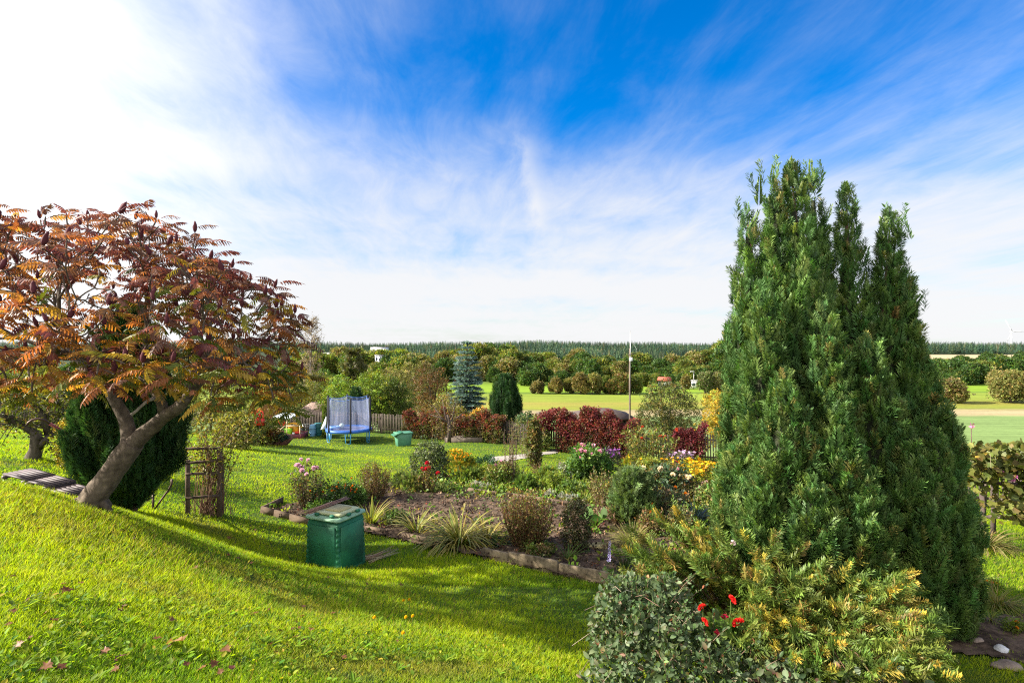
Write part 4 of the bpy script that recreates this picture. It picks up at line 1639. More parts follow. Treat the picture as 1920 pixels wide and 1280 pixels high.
for i, (p, q_) in enumerate(BRD):
    a, b2 = hit(*p), hit(*q_)
    m = MB()
    h = .17 if i < 3 else .13
    bar(m, a + V3(0, 0, h / 2), b2 + V3(0, 0, h / 2 + .005 * i), .035, h)
    tag(m.build('edging_board', M_BOARD, origin=a), ['short end board at the left corner of the rose bed', 'second edging board from the left corner of the rose bed', 'edging board of the rose bed nearest the compost bin',
        'edging board just right of the compost bin', 'slanting edging board left of the drooping leaf clump'][i], 'edging board', 'wooden boards edging the bed')
for (p, q_, lab) in (((492, 960), (530, 942), 'short side board running back from the left corner of the rose bed'), ((838, 918), (960, 934), 'left half of the long plank across the back of the bare soil'), ((962, 934), (1085, 952), 'right half of the long plank across the back of the bare soil')):
    a, b2 = hit(*p), hit(*q_)
    m = MB()
    bar(m, a + V3(0, 0, .07), b2 + V3(0, 0, .07), .04, .14)
    tag(m.build('edging_board', M_BOARD, origin=a), lab, 'edging board', 'wooden boards edging the bed')
# raised plank box below the red hedge
b = at(870, 31.3)
root = empty('raised_bed', b, 'long low grey plank bed below the left red creeper hedge', 'raised bed')
for (x, y, sx, sy) in ((0, -.3, 2.0, .05), (0, .3, 2.0, .05), (-1.0, 0, .05, .65), (1.0, 0, .05, .65)):
    m = MB()
    box(m, b + V3(x, y, .12), (sx, sy, .36), 0)
    m.build('plank', M_WOODGREY, root)

# white stone in the grass bottom right
def stone(name, label, c, r, mat, seed, sq=(1.3, .8, .6)):
    rng = np.random.default_rng(seed)
    m = MB()
    uv_ball(m, c, r, sq, 12, 8)
    V = m.v[0]
    d = V - c
    V[:] = c + d * (1 + .18 * np.sin(d[:, :1] * 30 / r * .1 + seed) + rng.normal(size=(len(V), 1)) * .05)
    return tag(m.build(name, mat, smooth=True, origin=c), label, 'stone')


M_STONEW = solid('pale_stone', (.50, .50, .52), .8, 14, .25, .5)
M_STONEB = solid('brown_stone', (.20, .15, .12), .85, 14, .3, .5)
p = hit(1878, 1222)
stone('stone', 'white stone in the dry grass at the lower right', p + V3(0, 0, .03), .085, M_STONEW, 2, (1.3, .8, .7))
p = hit(1832, 1206)
stone('stone', 'small pinkish stone at the foot of the tall thuja', p + V3(0, 0, .03), .07, M_STONEB, 5, (1.2, .8, .6))
p = hit(1890, 1252)
stone('stone', 'flat brown stone below the white stone at the lower right', p + V3(0, 0, .02), .14, M_STONEB, 7, (1.5, .8, .35))
for (u, v, r_, lab) in ((978, 1010, .13, 'mossy flat stone in the bare soil left of the dark trimmed shrub'), (1118, 1030, .2, 'mossy yellowish stepping stone right of the dark trimmed shrub'), (1165, 1040, .16, 'mossy flat stone under the pale grass tuft')):
    p = hit(u, v)
    stone('stepping_stone', lab, p + V3(0, 0, .07), r_, solid('mossy_stone', (.26, .21, .09), .9, 8, .4, .5), int(u), (1.5, .8, .22))
# pinwheel on a stick beyond the fence
p = at(1823, 27)
z = up(1821, 797, 27)[2]
root = empty('pinwheel', p, 'small pink pinwheel on a thin stick in front of the crop field', 'pinwheel')
m = MB()
tube(m, [p, V3(p[0] - .05, p[1], z)], .018, 5)
m.build('stick', M_RUST, root)
m = MB()
c = V3(p[0] - .05, p[1] - .03, z)
for k in range(4):
    a = k * math.pi / 2 + .3
    d1, d2 = V3(math.cos(a), 0, math.sin(a)), V3(math.cos(a + 1.1), 0, math.sin(a + 1.1))
    m.add(np.array([c, c + d1 * .17, c + d2 * .13 + V3(0, -.06, 0)]), [np.array([(0, 1, 2)])])
m.build('sails', solid('pink_plastic', (.72, .22, .38), .4, 3, .1), root)

# ------------------------------------------------------------------ sumac: leaning trunk, forking limbs, drooping pinnate leaves
def pinnate(seed):
    """a drooping compound leaf: rachis with pairs of hanging leaflets"""
    r = np.random.default_rng(seed)
    rows, f = [], []
    npair = 8
    def ax(a):
        return V3(a * .97, 0, .16 * math.sin(a * 2.1) - .34 * a * a)
    prev = None
    for i in range(6):
        a = i / 5
        p = ax(a)
        w = .010 * (1.3 - a)
        k = len(rows)
        rows += [(p[0], -w * 2, p[2], 0), (p[0], w * 2, p[2], 0)]
        if prev is not None:
            f += [(prev, prev + 1, k + 1), (prev, k + 1, k)]
        prev = k
    for i in range(npair * 2 + 1):
        a = .16 + .84 * (i // 2 + .5) / npair
        side = 1 if i % 2 else -1
        if i == npair * 2:
            a, side = 1.0, 0
        p = ax(min(a, 1))
        ln = (.30 if 0.25 < a < .85 else .22) * (.85 + .3 * r.random())
        dr = .45 + .5 * r.random()
        d = nrm(V3(.38 + (.6 if side == 0 else 0), side * .80, -dr))
        s = nrm(np.cross(d, V3(side * .5 + .3, r.normal() * .3, 1)))
        n = np.cross(s, d)
        w = ln * .16
        k = len(rows)
        tm = .35 + .65 * r.random()
        for (u, v, h) in ((0, 0, 0), (.3, -1, .04), (1, 0, -.10), (.3, 1, .04), (.68, -.75, 0), (.68, .75, 0)):
            q = p + d * u * ln + s * v * w * (1 if v else 1) + n * h * ln
            rows.append((q[0], q[1] * 1.0, q[2], tm))
        f += [(k, k + 1, k + 4), (k, k + 4, k + 2), (k, k + 2, k + 5), (k, k + 5, k + 3)]
    return Tmpl(rows, [f])


PINN = [pinnate(s) for s in range(4)]


def grow(mb, p, d, tips, r, rng, depth=0, col=BARK):
    """forked branching: split the tips into two or three bunches and grow towards each"""
    n = len(tips)
    if n == 1 or depth > 9:
        for t_ in tips:
            v = t_ - p
            L_ = np.linalg.norm(v)
            side = rand_dirs(1, rng)[0] * L_ * .07
            m1 = p + v * .35 + d * L_ * .10 + side
            m2 = p + v * .75 + V3(0, 0, -.02 * L_) + side * .6
            tube(mb, [p, m1, m2, t_], [max(r, .012), .0115, .0095, .007], 5, col, cap=False)
        return
    k = 2 if (n < 5 or rng.random() < .65) else 3
    k = min(k, n)
    c = tips[rng.choice(n, k, replace=False)]
    for _ in range(5):
        lab = np.argmin(((tips[:, None] - c[None]) ** 2).sum(-1), 1)
        for j in range(k):
            if (lab == j).any():
                c[j] = tips[lab == j].mean(0)
    for j in range(k):
        T = tips[lab == j]
        if len(T) == 0:
            continue
        v = T.mean(0) - p
        L_ = np.linalg.norm(v)
        fr = .34 if len(T) > 2 else .55
        side = rand_dirs(1, rng)[0] * L_ * .05
        m1 = p + v * fr * .5 + d * L_ * .07 + side
        q = p + v * fr + d * L_ * .04
        r2 = max(.009, r * math.sqrt(len(T) / n) * .98)
        tube(mb, [p, m1, q], [r * .96, (r + r2) / 2, r2], 6 if r > .03 else 5, col, cap=False, jit=.03, rng=rng)
        grow(mb, q, nrm(q - m1), T, r2, rng, depth + 1, col)


def build_sumac():
    rng = np.random.default_rng(21)
    S = 8.3 / F
    base = up(163, 948, 8.3)
    base[2] = g1(base[0], base[1])
    root = empty('sumac_tree', base, 'sumac tree with leaning forked trunk and wide crown of red and orange leaves', 'tree')
    C = (.105, .082, .062)
    m = MB()
    def pt(u, v, dy=0):
        return up(u, v, 8.3 + dy)
    fork = pt(243, 838)
    limb(m, [pt(152, 962), pt(165, 946), pt(186, 918), pt(212, 882), pt(232, 855), pt(250, 830)], [.215, .175, .158, .150, .150, .140], 18, C, .05, rng=rng)
    # flaring root foot
    for a in range(5):
        d = V3(math.cos(a * 1.25), math.sin(a * 1.25), 0)
        tube(m, [pt(168, 938) + d * .08, base + d * .22 + V3(0, 0, .06), base + d * .34 + V3(0, 0, -.08)], [.085, .07, .04], 6, C, rng=rng)
    left = [pt(238, 846), pt(243, 815, .05), pt(236, 785, .1), pt(220, 760, .1), pt(210, 740, .1), pt(203, 722, .15)]
    limb(m, left, [.11, .100, .095, .085, .075, .065], 12, C, .05, rng=rng)
    right = [pt(240, 842), pt(264, 818), pt(288, 798), pt(310, 778, -.1), pt(334, 766, -.2), pt(352, 742, -.25)]
    limb(m, right, [.125, .112, .102, .092, .082, .07], 12, C, .05, rng=rng)
    shoot = [pt(308, 782, -.05), pt(303, 758, -.15), pt(296, 744, -.2), pt(288, 738, -.2)]
    tube(m, shoot, [.075, .07, .06, .05], 7, C, jit=.04, rng=rng)
    stub = [pt(292, 745, -.3), pt(275, 752, -.4), pt(258, 768, -.45), pt(246, 778, -.5)]
    tube(m, stub, [.03, .022, .02, .025], 6, (.22, .19, .16), rng=rng)
    # crown surface: the tips of the shoots
    doms = [((95, 610, 0.4), (300, 226, 2.1)), ((395, 652, -.1), (158, 166, 1.9)), ((250, 590, .2), (140, 205, 2.2)), ((-130, 640, 1.1), (240, 200, 1.9))]
    tips = []
    doms.append(((455, 705, -.2), (105, 78, 1.4)))
    doms.append(((110, 715, -.3), (170, 62, 1.8)))
    nt = [190, 100, 54, 42, 22, 14]
    for (c, r), n in zip(doms, nt):
        cc = np.array([(c[0] - 960) * S, 8.3 + c[2], ZC - (c[1] - 640) * S])
        rr = np.array([r[0] * S, r[2], r[1] * S])
        k = 0
        tries = 0
        while k < n and tries < 6000:
            tries += 1
            d = rand_dirs(1, rng)[0]
            if d[2] < -.5 or (d[2] < .0 and rng.random() < .25):
                continue
            p = cc + d * rr * (.80 + .2 * rng.random())
            if d[2] < 0:
                p[2] -= .10
            # thin out where the limbs show against the sky
            u, v = 960 + p[0] / p[1] * F, 640 - (p[2] - ZC) / p[1] * F
            if 110 < u < 240 and 520 < v < 640 and rng.random() < .7:
                continue
            if v > (766 if u > 330 else (748 if u < 150 else 715)) or p[1] < 6.0:
                continue
            # shoots keep their distance from each other
            if tips and tries < 4000 and (((np.array(tips) - p) ** 2).sum(1)).min() < .27 ** 2:
                continue
            tips.append(p)
            k += 1
    tips = np.array(tips)
    # the right limb feeds the right dome, the left limb the rest
    u = 960 + tips[:, 0] / tips[:, 1] * F
    R = u > 300
    Mid = (~R) & (u > 235)
    grow(m, right[-1], nrm(right[-1] - right[-2]), tips[R], .066, rng, col=C)
    grow(m, shoot[-1], nrm(shoot[-1] - shoot[-2]), tips[Mid], .04, rng, col=C)
    grow(m, left[-1], nrm(left[-1] - left[-2]), tips[~R & ~Mid], .062, rng, col=C)
    m.build('trunk', M_BARK, root, smooth=True)
    cr = MB()
    zs = (tips[:, 2] - tips[:, 2].min()) / np.ptp(tips[:, 2])
    P, D, L_, col, tip, U = [], [], [], [], [], []
    RED = np.array([(.140, .046, .050), (.18, .066, .060), (.11, .036, .044), (.185, .092, .068), (.15, .082, .066)])
    ORG = np.array([(.31, .13, .04), (.37, .19, .04), (.26, .10, .045), (.38, .26, .04)])
    GRN = np.array([(.10, .13, .015), (.16, .16, .015), (.36, .26, .02), (.07, .10, .015)])
    BR = np.array([(.13, .065, .035), (.17, .09, .045)])
    ctr = tips.mean(0)
    for i, t_ in enumerate(tips):
        n = int(rng.integers(4, 7))
        uu = 960 + t_[0] / t_[1] * F
        for k in range(n):
            a = k * 2.4 + rng.random() * 1.2
            el = -.75 + 1.5 * rng.random()
            out = nrm((t_ - ctr) * V3(1, 1, .4))
            d = nrm(V3(math.cos(a), math.sin(a), el * .7) + out * .35)
            P.append(t_ - V3(0, 0, .14 * k / n) + rng.normal(size=3) * .05)
            D.append(d)
            L_.append(.22 + .16 * rng.random())
            q = zs[i] + rng.normal() * .20
            if q > .46:
                c = RED[rng.integers(0, 5)] if rng.random() < .88 else ORG[rng.integers(0, 4)]
            elif q > .24:
                c = (ORG[rng.integers(0, 4)] if rng.random() < .34 else (BR[rng.integers(0, 2)] if rng.random() < .45 else RED[rng.integers(0, 5)]))
                if rng.random() < .30:
                    c = GRN[rng.integers(0, 4)]
            else:
                c = GRN[rng.integers(0, 4)] if rng.random() < .74 else ORG[rng.integers(0, 4)]
            if uu < 110 and zs[i] < .62 and rng.random() < .4:
                c = ORG[rng.integers(0, 4)]
            col.append(c * math.exp(rng.normal() * .15))
            tip.append(c * V3(1.15, 1.1, .9) * math.exp(rng.normal() * .2) if rng.random() < .85 else ORG[rng.integers(0, 4)])
    P, D, L_, col, tip = map(np.array, (P, D, L_, col, tip))
    # the template droops along its own -up axis, so up must point to the sky
    W = nrm(np.cross(D, np.repeat(V3(0, 0, 1)[None], len(D), 0)))
    U = np.repeat(V3(0, 0, 1)[None], len(D), 0) + rng.normal(size=D.shape) * .45
    scatter_any(cr, PINN, P, D, L_, L_, col, tip, U, rng)
    cr.build('crown', M_SUMAC, root)
    # upright velvety fruit cones at the shoot ends
    mc = MB()
    Pn, q = [], []
    nu, prof = 8, [(0, .012), (.03, .030), (.075, .034), (.12, .025), (.155, .013), (.175, .003)]
    r_ = np.random.default_rng(2)
    for z, rad in prof:
        for j in range(nu):
            a = 2 * math.pi * j / nu
            k = rad * (1 + .28 * r_.normal() * .6)
            Pn.append((math.cos(a) * k, math.sin(a) * k, z))
    for i in range(len(prof) - 1):
        for j in range(nu):
            q.append((i * nu + j, i * nu + (j + 1) % nu, (i + 1) * nu + (j + 1) % nu, (i + 1) * nu + j))
    mc.add(np.array(Pn), [np.array(q)], (.085, .020, .026))
    me = mc.mesh('fruit_cone', M_STEM)
    mrest = MB()
    up_tips = tips[(zs > .12) & (rng.random(len(tips)) < .50)]
    order = np.argsort(up_tips[:, 1])
    for j, i in enumerate(order):
        tl = rng.normal(size=2) * .22
        s = .72 + .36 * rng.random()
        if j < 100:
            child('fruit_cone', me, root, up_tips[i] + V3(0, 0, .03), (tl[0], tl[1], rng.random() * 6), s)
        else:
            mrest.add(np.array(Pn) * s + up_tips[i], [np.array(q)], (.085, .020, .026))
    o = mrest.build('far_fruit_cones', M_STEM, root)
    tag(o, kind='stuff')


build_sumac()


# ------------------------------------------------------------------ thuja, cypress, spruce, juniper
def spire(mb, core, ax, zb, zt, R, n, rng, pal, tip, L=(.22, .40), prof=None, out=.55, lean=(0, 0), wid=.52, tms=PLUMES, seedlobe=3, gap=.0, shell=(.62, 1.06), front=None):
    H = zt - zb
    prof = prof or (lambda t: np.minimum(1.0, (t * 2.2) ** .75) * (1 - .35 * np.clip((t - .8) / .2, 0, 1) ** 2))
    # t = 0 at the top, 1 at the foot; more plumes where the girth is larger
    t = rng.random(n * 3)
    keep = rng.random(n * 3) < (prof(t) * .92 + .08)
    t = t[keep][:n]
    n = len(t)
    a = rng.random(n) * 2 * math.pi
    lob = 1 + .13 * np.sin(a * seedlobe + t * 9) + .09 * np.sin(a * (seedlobe + 4) - t * 17 + 1)
    sh = shell[0] + (shell[1] - shell[0]) * rng.random(n) ** .6
    r = R * prof(t) * lob * sh + .02
    z = zt - t * H
    x = ax[0] + np.cos(a) * r + lean[0] * (1 - t)
    y = ax[1] + np.sin(a) * r + lean[1] * (1 - t)
    ln = (L[0] + (L[1] - L[0]) * rng.random(n)) * (.75 + .35 * np.minimum(1, t * 4))
    O = np.stack([np.cos(a), np.sin(a), np.zeros(n)], 1)
    D = nrm(O * (out * (.5 + .8 * rng.random((n, 1)))) + V3(0, 0, 1) + rng.normal(size=(n, 3)) * .16)
    P = np.stack([x, y, z], 1) - D * ln[:, None] * .45
    P[:, 2] = np.minimum(P[:, 2], zt - ln * .8)
    col = pick(pal, n, .2, rng)
    tp = pick(tip, n, .22, rng)
    U = nrm(O + rng.normal(size=(n, 3)) * .55)
    scatter_any(mb, tms, P, D, ln, ln * wid, col, tp, U, rng)
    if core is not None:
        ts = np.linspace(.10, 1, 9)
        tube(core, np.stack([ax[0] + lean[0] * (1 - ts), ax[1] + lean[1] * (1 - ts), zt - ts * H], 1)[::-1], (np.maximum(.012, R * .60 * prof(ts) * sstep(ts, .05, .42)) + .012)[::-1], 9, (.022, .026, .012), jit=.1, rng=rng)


TH_PAL = [(5, (.040, .094, .028)), (3, (.060, .125, .032)), (2, (.026, .066, .032)), (.8, (.080, .14, .032)), (.5, (.12, .08, .04))]
TH_TIP = [(5, (.088, .172, .046)), (3, (.14, .215, .05)), (1.4, (.18, .25, .06)), (.3, (.32, .28, .08))]


def build_thuja():
    rng = np.random.default_rng(33)
    base = V3((1590 - 960) / F * 8.6, 8.6, 0)
    base[2] = g1(base[0], base[1])
    root = empty('thuja', base, 'huge dark green many topped thuja towering over the right half of the garden', 'thuja')
    fo, core = MB(), MB()
    #        u,   top, Y,   R(px), n, foot v
    S = [(1487, 300, 8.6, 92, 1500, 1180), (1402, 378, 8.7, 46, 420, 1000), (1588, 342, 9.0, 60, 950, 1150), (1668, 390, 8.9, 66, 1050, 1190),
         (1430, 520, 8.0, 62, 620, 1100), (1386, 588, 8.5, 44, 520, 1080), (1545, 560, 7.9, 74, 850, 1150), (1632, 620, 7.9, 72, 850, 1170),
         (1722, 630, 8.8, 62, 750, 1190), (1781, 764, 8.5, 30, 260, 1000), (1790, 890, 8.5, 52, 520, 1195), (1470, 690, 7.6, 66, 650, 1130),
         (1565, 730, 7.5, 70, 700, 1150), (1690, 790, 7.7, 78, 800, 1185), (1385, 830, 8.0, 52, 550, 1070), (1755, 800, 8.0, 60, 620, 1190),
         (1610, 880, 7.3, 72, 600, 1150), (1430, 860, 7.5, 60, 520, 1100), (1525, 318, 8.9, 48, 420, 900), (1455, 325, 8.5, 44, 420, 900),
         (1700, 540, 8.7, 36, 320, 900), (1520, 885, 7.2, 60, 450, 1140), (1780, 980, 8.0, 50, 420, 1195)]
    for (u, vt, Y, rp, n, vf) in S:
        top = up(u, vt, Y)
        foot = up(u, vf, Y)
        foot[2] = max(foot[2], g1(foot[0], foot[1]) + .15)
        hi = vt < 480
        spire(fo, core, (top[0], top[1]), foot[2], top[2], (rp * .80 - 7) / F * Y, int(n * 1.3), rng, TH_PAL, TH_TIP, L=(.16, .36), out=.36 if hi else .5, wid=.55, seedlobe=int(rng.integers(2, 5)),
              prof=(lambda t: np.minimum(1.0, (t * (2.7 if hi else 2.6)) ** .72)))
    # loose leading shoots round each top
    for (u, vt, Y, rp, n, vf) in S[:6] + S[9:10] + S[18:21]:
        top = up(u, vt, Y)
        k = 8
        P = top + rng.normal(size=(k, 3)) * V3(rp / F * Y * .28, .12, .12) - V3(0, 0, .52)
        D = nrm(V3(0, 0, 1) + rng.normal(size=(k, 3)) * .2)
        ln = .30 + .22 * rng.random(k)
        scatter_any(fo, PLUMES_SLIM, P, D, ln, ln * .5, pick(TH_PAL, k, .15, rng), pick(TH_TIP, k, .15, rng), None, rng)
    # the stems
    tr = MB()
    for (u, vt, Y, rp, n, vf) in S[:4] + S[8:9]:
        top = up(u, vt, Y)
        b = base + V3((top[0] - base[0]) * .45, (top[1] - base[1]) * .5, -.1)
        tube(tr, [b, (b * .5 + V3(top[0], top[1], top[2]) * .5), top - V3(0, 0, .35)], [.13, .07, .012], 7, (.09, .05, .035), rng=rng)
    fo.build('foliage', M_NEEDLE, root)
    tr.build('trunk', M_BARK, root, smooth=True)
    core.build('inner_twigs', M_STEM, root)


build_thuja()


def build_cypress():
    rng = np.random.default_rng(34)
    base = V3((236 - 960) / F * 10.8, 10.8, 0)
    base[2] = g1(base[0], base[1])
    root = empty('cypress', base, 'dark egg shaped cypress standing behind the leaning sumac trunk', 'cypress')
    fo, core = MB(), MB()
    pal = [(5, (.022, .062, .022)), (3, (.034, .082, .024)), (1, (.045, .075, .03))]
    tip = [(5, (.042, .105, .036)), (3, (.065, .135, .038)), (.8, (.11, .16, .04))]
    pr = lambda t: np.clip(np.sin(np.clip(t * 1.15, 0, 1) * math.pi * .62 + .12), 0, 1) * (1 - .82 * np.clip((t - .74) / .26, 0, 1) ** 1.7)
    top, foot = up(241, 572, 10.8), up(241, 942, 10.8)
    spire(fo, core, (top[0], 10.8), foot[2], top[2], .80, 4300, rng, pal, tip, L=(.20, .46), out=.30, wid=.42, prof=pr, seedlobe=5, shell=(.60, 1.10))
    for dx, vt, n in ((-.45, 650, 500), (.5, 640, 500), (-.15, 600, 350), (.25, 600, 350)):
        tp = up(236, vt, 10.8)
        spire(fo, None, (top[0] + dx, 10.7), foot[2] + 1.2, tp[2], .42, n, rng, pal, tip, L=(.2, .34), out=.2, wid=.42)
    fo.build('foliage', M_NEEDLE, root)
    core.build('inner_twigs', M_STEM, root)
    tr = MB()
    for dx in (-.14, .02, .16):
        tube(tr, [base + V3(dx * .5, 0, -.15), base + V3(dx, 0, .35), base + V3(dx * 2.5, 0, 1.0)], [.10, .085, .06], 7, (.13, .075, .06), jit=.06, rng=rng)
    tr.build('trunk', M_BARK, root, smooth=True)


build_cypress()


def column_conifer(name, label, cat, u, Y, vt, wpx, pal, tip, n, L, foot_v=None, group=None, prof=None):
    b = at(u, Y)
    if foot_v:
        b[2] = min(b[2] + 2, up(u, foot_v, Y)[2])
    rng = np.random.default_rng(int(u * 3 + Y))
    root = empty(name, b, label, cat, group)
    fo, core = MB(), MB()
    top = up(u, vt, Y)
    pr = prof or (lambda t: np.minimum(1, (t * 2.6) ** .55) * (1 - .25 * np.clip((t - .8) / .2, 0, 1)))
    spire(fo, core, (b[0], Y), b[2] + .05, top[2], wpx / 2 / F * Y, n, rng, pal, tip, L=L, out=.2, wid=.5, prof=pr, seedlobe=6)
    fo.build('foliage', M_NEEDLE, root)
    core.build('inner_twigs', M_STEM, root)
    tr = MB()
    tube(tr, [b + V3(0, 0, -.1), b + V3(0, 0, .5)], [.1, .08], 7, BARK)
    tr.build('trunk', M_BARK, root)


CY_PAL = [(4, (.016, .045, .016)), (2, (.025, .062, .018))]
CY_TIP = [(4, (.028, .075, .022)), (2, (.05, .10, .028))]
column_conifer('column_conifer', 'dark green blunt topped columnar conifer right of the blue spruce', 'conifer', 948, 36.2, 699, 53, CY_PAL, CY_TIP, 1500, (.3, .6))
column_conifer('column_conifer', 'small dark green ball topped conifer just behind the trampoline net', 'conifer', 667, 36.5, 724, 28, CY_PAL, CY_TIP, 500, (.25, .45), prof=lambda t: np.sin(np.clip(t * 1.1, 0, 1) * 2.6 + .3) * .98 + .02)
column_conifer('ivy_post', 'slim yellowish ivy covered post standing left of the trampoline', 'ivy post', 613, 33.2, 758, 15, [(1, (.07, .11, .02))], [(1, (.17, .21, .03))], 420, (.15, .3), prof=lambda t: np.ones_like(t))


def build_spruce():
    rng = np.random.default_rng(35)
    Y = 39.0
    b = at(875, Y)
    root = empty('blue_spruce', b, 'blue spruce with tiered silvery branches behind the left red hedge', 'spruce')
    top = up(876, 637, Y)
    H = top[2] - b[2]
    fo, tr = MB(), MB()
    tube(tr, [b + V3(0, 0, -.2), b + V3(0, 0, H * .5), top - V3(0, 0, .1)], [.12, .07, .01], 7, BARK)
    R = 50 / F * Y
    P, D, L_, U = [], [], [], []
    lv = 20
    for k in range(lv):
        t = (k + .3) / lv                       # 0 = top
        z = top[2] - .12 - t * H * .94
        r = R * (.09 + .91 * t ** .8)
        nb = int(7 + 9 * t)
        for j in range(nb):
            a = j * 2 * math.pi / nb + k * .7 + rng.normal() * .15
            rr = r * (.75 + .4 * rng.random())
            d = V3(math.cos(a), math.sin(a), 0)
            e = V3(0, 0, .10 * rr - .22 * t * rr)
            c = V3(b[0], b[1], z)
            tube(tr, [c, c + d * rr * .6 + e, c + d * rr * .95 + e + V3(0, 0, .08 * rr)], [.03, .02, .008], 4, BARK, cap=False)
            m_ = max(3, int(rr / .15))
            for s in range(m_):
                f = (s + .8) / m_
                p = c + d * rr * f * .9 + e * min(1, f * 1.4) + rng.normal(size=3) * .03
                for side in (-1, 1, 0):
                    dd = nrm(d * (.9 if side == 0 else .55) + V3(-d[1], d[0], 0) * side * .85 + V3(0, 0, .05 + rng.normal() * .12))
                    P.append(p)
                    D.append(dd)
                    L_.append((.44 if side else .50) * (1.15 - .35 * f) * (.8 + .4 * rng.random()) * (.5 + .6 * min(1, t * 3 + .3)))
                    U.append(V3(0, 0, 1) + rng.normal(size=3) * .3)
    P, D, L_, U = map(np.array, (P, D, L_, U))
    pal = [(3, (.07, .12, .12)), (2, (.09, .15, .14))]
    tp = [(3, (.19, .29, .29)), (2, (.25, .35, .34)), (1, (.16, .24, .18))]
    scatter_any(fo, PLUMES_SLIM, P, D, L_, L_ * .8, pick(pal, len(P), .2, rng), pick(tp, len(P), .2, rng), U, rng)
    k = 12
    scatter_any(fo, PLUMES_SLIM, np.repeat(top[None] - V3(0, 0, .45), k, 0) + rng.normal(size=(k, 3)) * .05, nrm(V3(0, 0, 1) + rng.normal(size=(k, 3)) * .22), np.full(k, .42), np.full(k, .2), pick(pal, k), pick(tp, k), None, rng)
    tr.build('trunk', M_BARK, root)
    fo.build('crown', M_NEEDLE, root)


build_spruce()


def build_juniper():
    rng = np.random.default_rng(36)
    Y0 = 7.0
    b = V3((1480 - 960) / F * Y0, Y0, 0)
    b[2] = g1(b[0], b[1])
    root = empty('spreading_juniper', b, 'wide spreading juniper with arching golden tipped sprays in front of the tall thuja', 'juniper')
    fo, st = MB(), MB()
    # arching main branches whose ends make the mounded outline seen in the photo
    out = [(1170, 1050, 7.6), (1190, 1010, 7.8), (1230, 985, 7.8), (1270, 980, 7.7), (1310, 1005, 7.4), (1350, 1020, 7.2), (1400, 1030, 7.1), (1450, 1030, 7.0), (1500, 1045, 6.9), (1560, 1070, 6.9), (1610, 1060, 7.0),
           (1660, 1065, 7.0), (1700, 1090, 6.8), (1720, 1130, 6.6), (1735, 1165, 6.4), (1750, 1200, 6.2), (1740, 1240, 5.9), (1690, 1255, 5.6)]
    tg = []
    U_ = np.array([o[0] for o in out], float)
    for _ in range(330):
        u = 1165 + rng.random() * 590
        vt = np.interp(u, U_[:15], [o[1] for o in out[:15]]) + 10
        Yt = np.interp(u, U_[:15], [o[2] for o in out[:15]])
        f = rng.random() ** .9
        v = vt + (1285 - vt) * f
        Y = Yt - (Yt - 5.15) * f ** .8 + rng.normal() * .12
        # leave the hollow with the geraniums and the ivy side open
        if 1265 < u < 1400 and 1090 < v < 1235:
            continue
        if u < 1275 and v > 1090:
            continue
        if u < 1500 and v > 1235:
            continue
        tg.append(up(u, v, Y))
    for o in out:
        tg.append(up(*o) + V3(0, 0, .06))
    P, D, L_ = [], [], []
    for t_ in tg:
        c = V3(b[0] + (t_[0] - b[0]) * .25 + rng.normal() * .15, b[1] + .35 + rng.normal() * .2, b[2] + .15)
        t_ = V3(t_[0], t_[1], max(t_[2], g1(t_[0], t_[1]) + .08))
        v = t_ - c
        L = np.linalg.norm(v)
        mid = c + v * .55 + V3(0, 0, .20 * L * .7)
        pre = c + v * .86 + V3(0, 0, .08 * L)
        tube(st, [c, mid, pre, t_], [.016, .011, .007, .003], 4, (.10, .06, .035), cap=False)
        k = 14
        for s in range(k):
            f = .34 + .66 * (s + rng.random()) / k
            # quadratic path through c, mid, t_
            p = c * (1 - f) ** 2 + 2 * f * (1 - f) * (mid + V3(0, 0, .08 * L)) + t_ * f * f
            dirn = nrm(2 * (1 - f) * (mid - c) + 2 * f * (t_ - mid))
            sd = nrm(np.cross(dirn, V3(0, 0, 1)))
            dd = nrm(dirn * .9 + sd * rng.normal() * .6 + V3(0, 0, .30 + rng.normal() * .25))
            P.append(p)
            D.append(dd)
            L_.append((.19 + .17 * rng.random()) * (1.1 if f > .8 else 1))
    P, D, L_ = map(np.array, (P, D, L_))
    n = len(P)
    pal = [(5, (.044, .084, .016)), (3, (.062, .105, .018)), (1, (.10, .09, .025))]
    tp = [(5, (.115, .175, .028)), (3, (.17, .205, .032)), (.9, (.34, .25, .035)), (.6, (.30, .17, .05))]
    scatter_any(fo, JUNI, P, D, L_, L_ * .55, pick(pal, n, .2, rng), pick(tp, n, .22, rng), None, rng)
    g_ = rng.random(n) < .09
    scatter_any(fo, JUNI, P[g_] + D[g_] * L_[g_][:, None] * .4, D[g_], L_[g_] * .62, L_[g_] * .45, pick([(1, (.42, .29, .03)), (1, (.30, .24, .035))], g_.sum(), .2, rng), pick([(1, (.60, .44, .06)), (1, (.50, .36, .06))], g_.sum(), .2, rng), None, rng)
    st.build('branch_wood', M_STEM, root)
    fo.build('foliage', M_NEEDLE, root)


build_juniper()

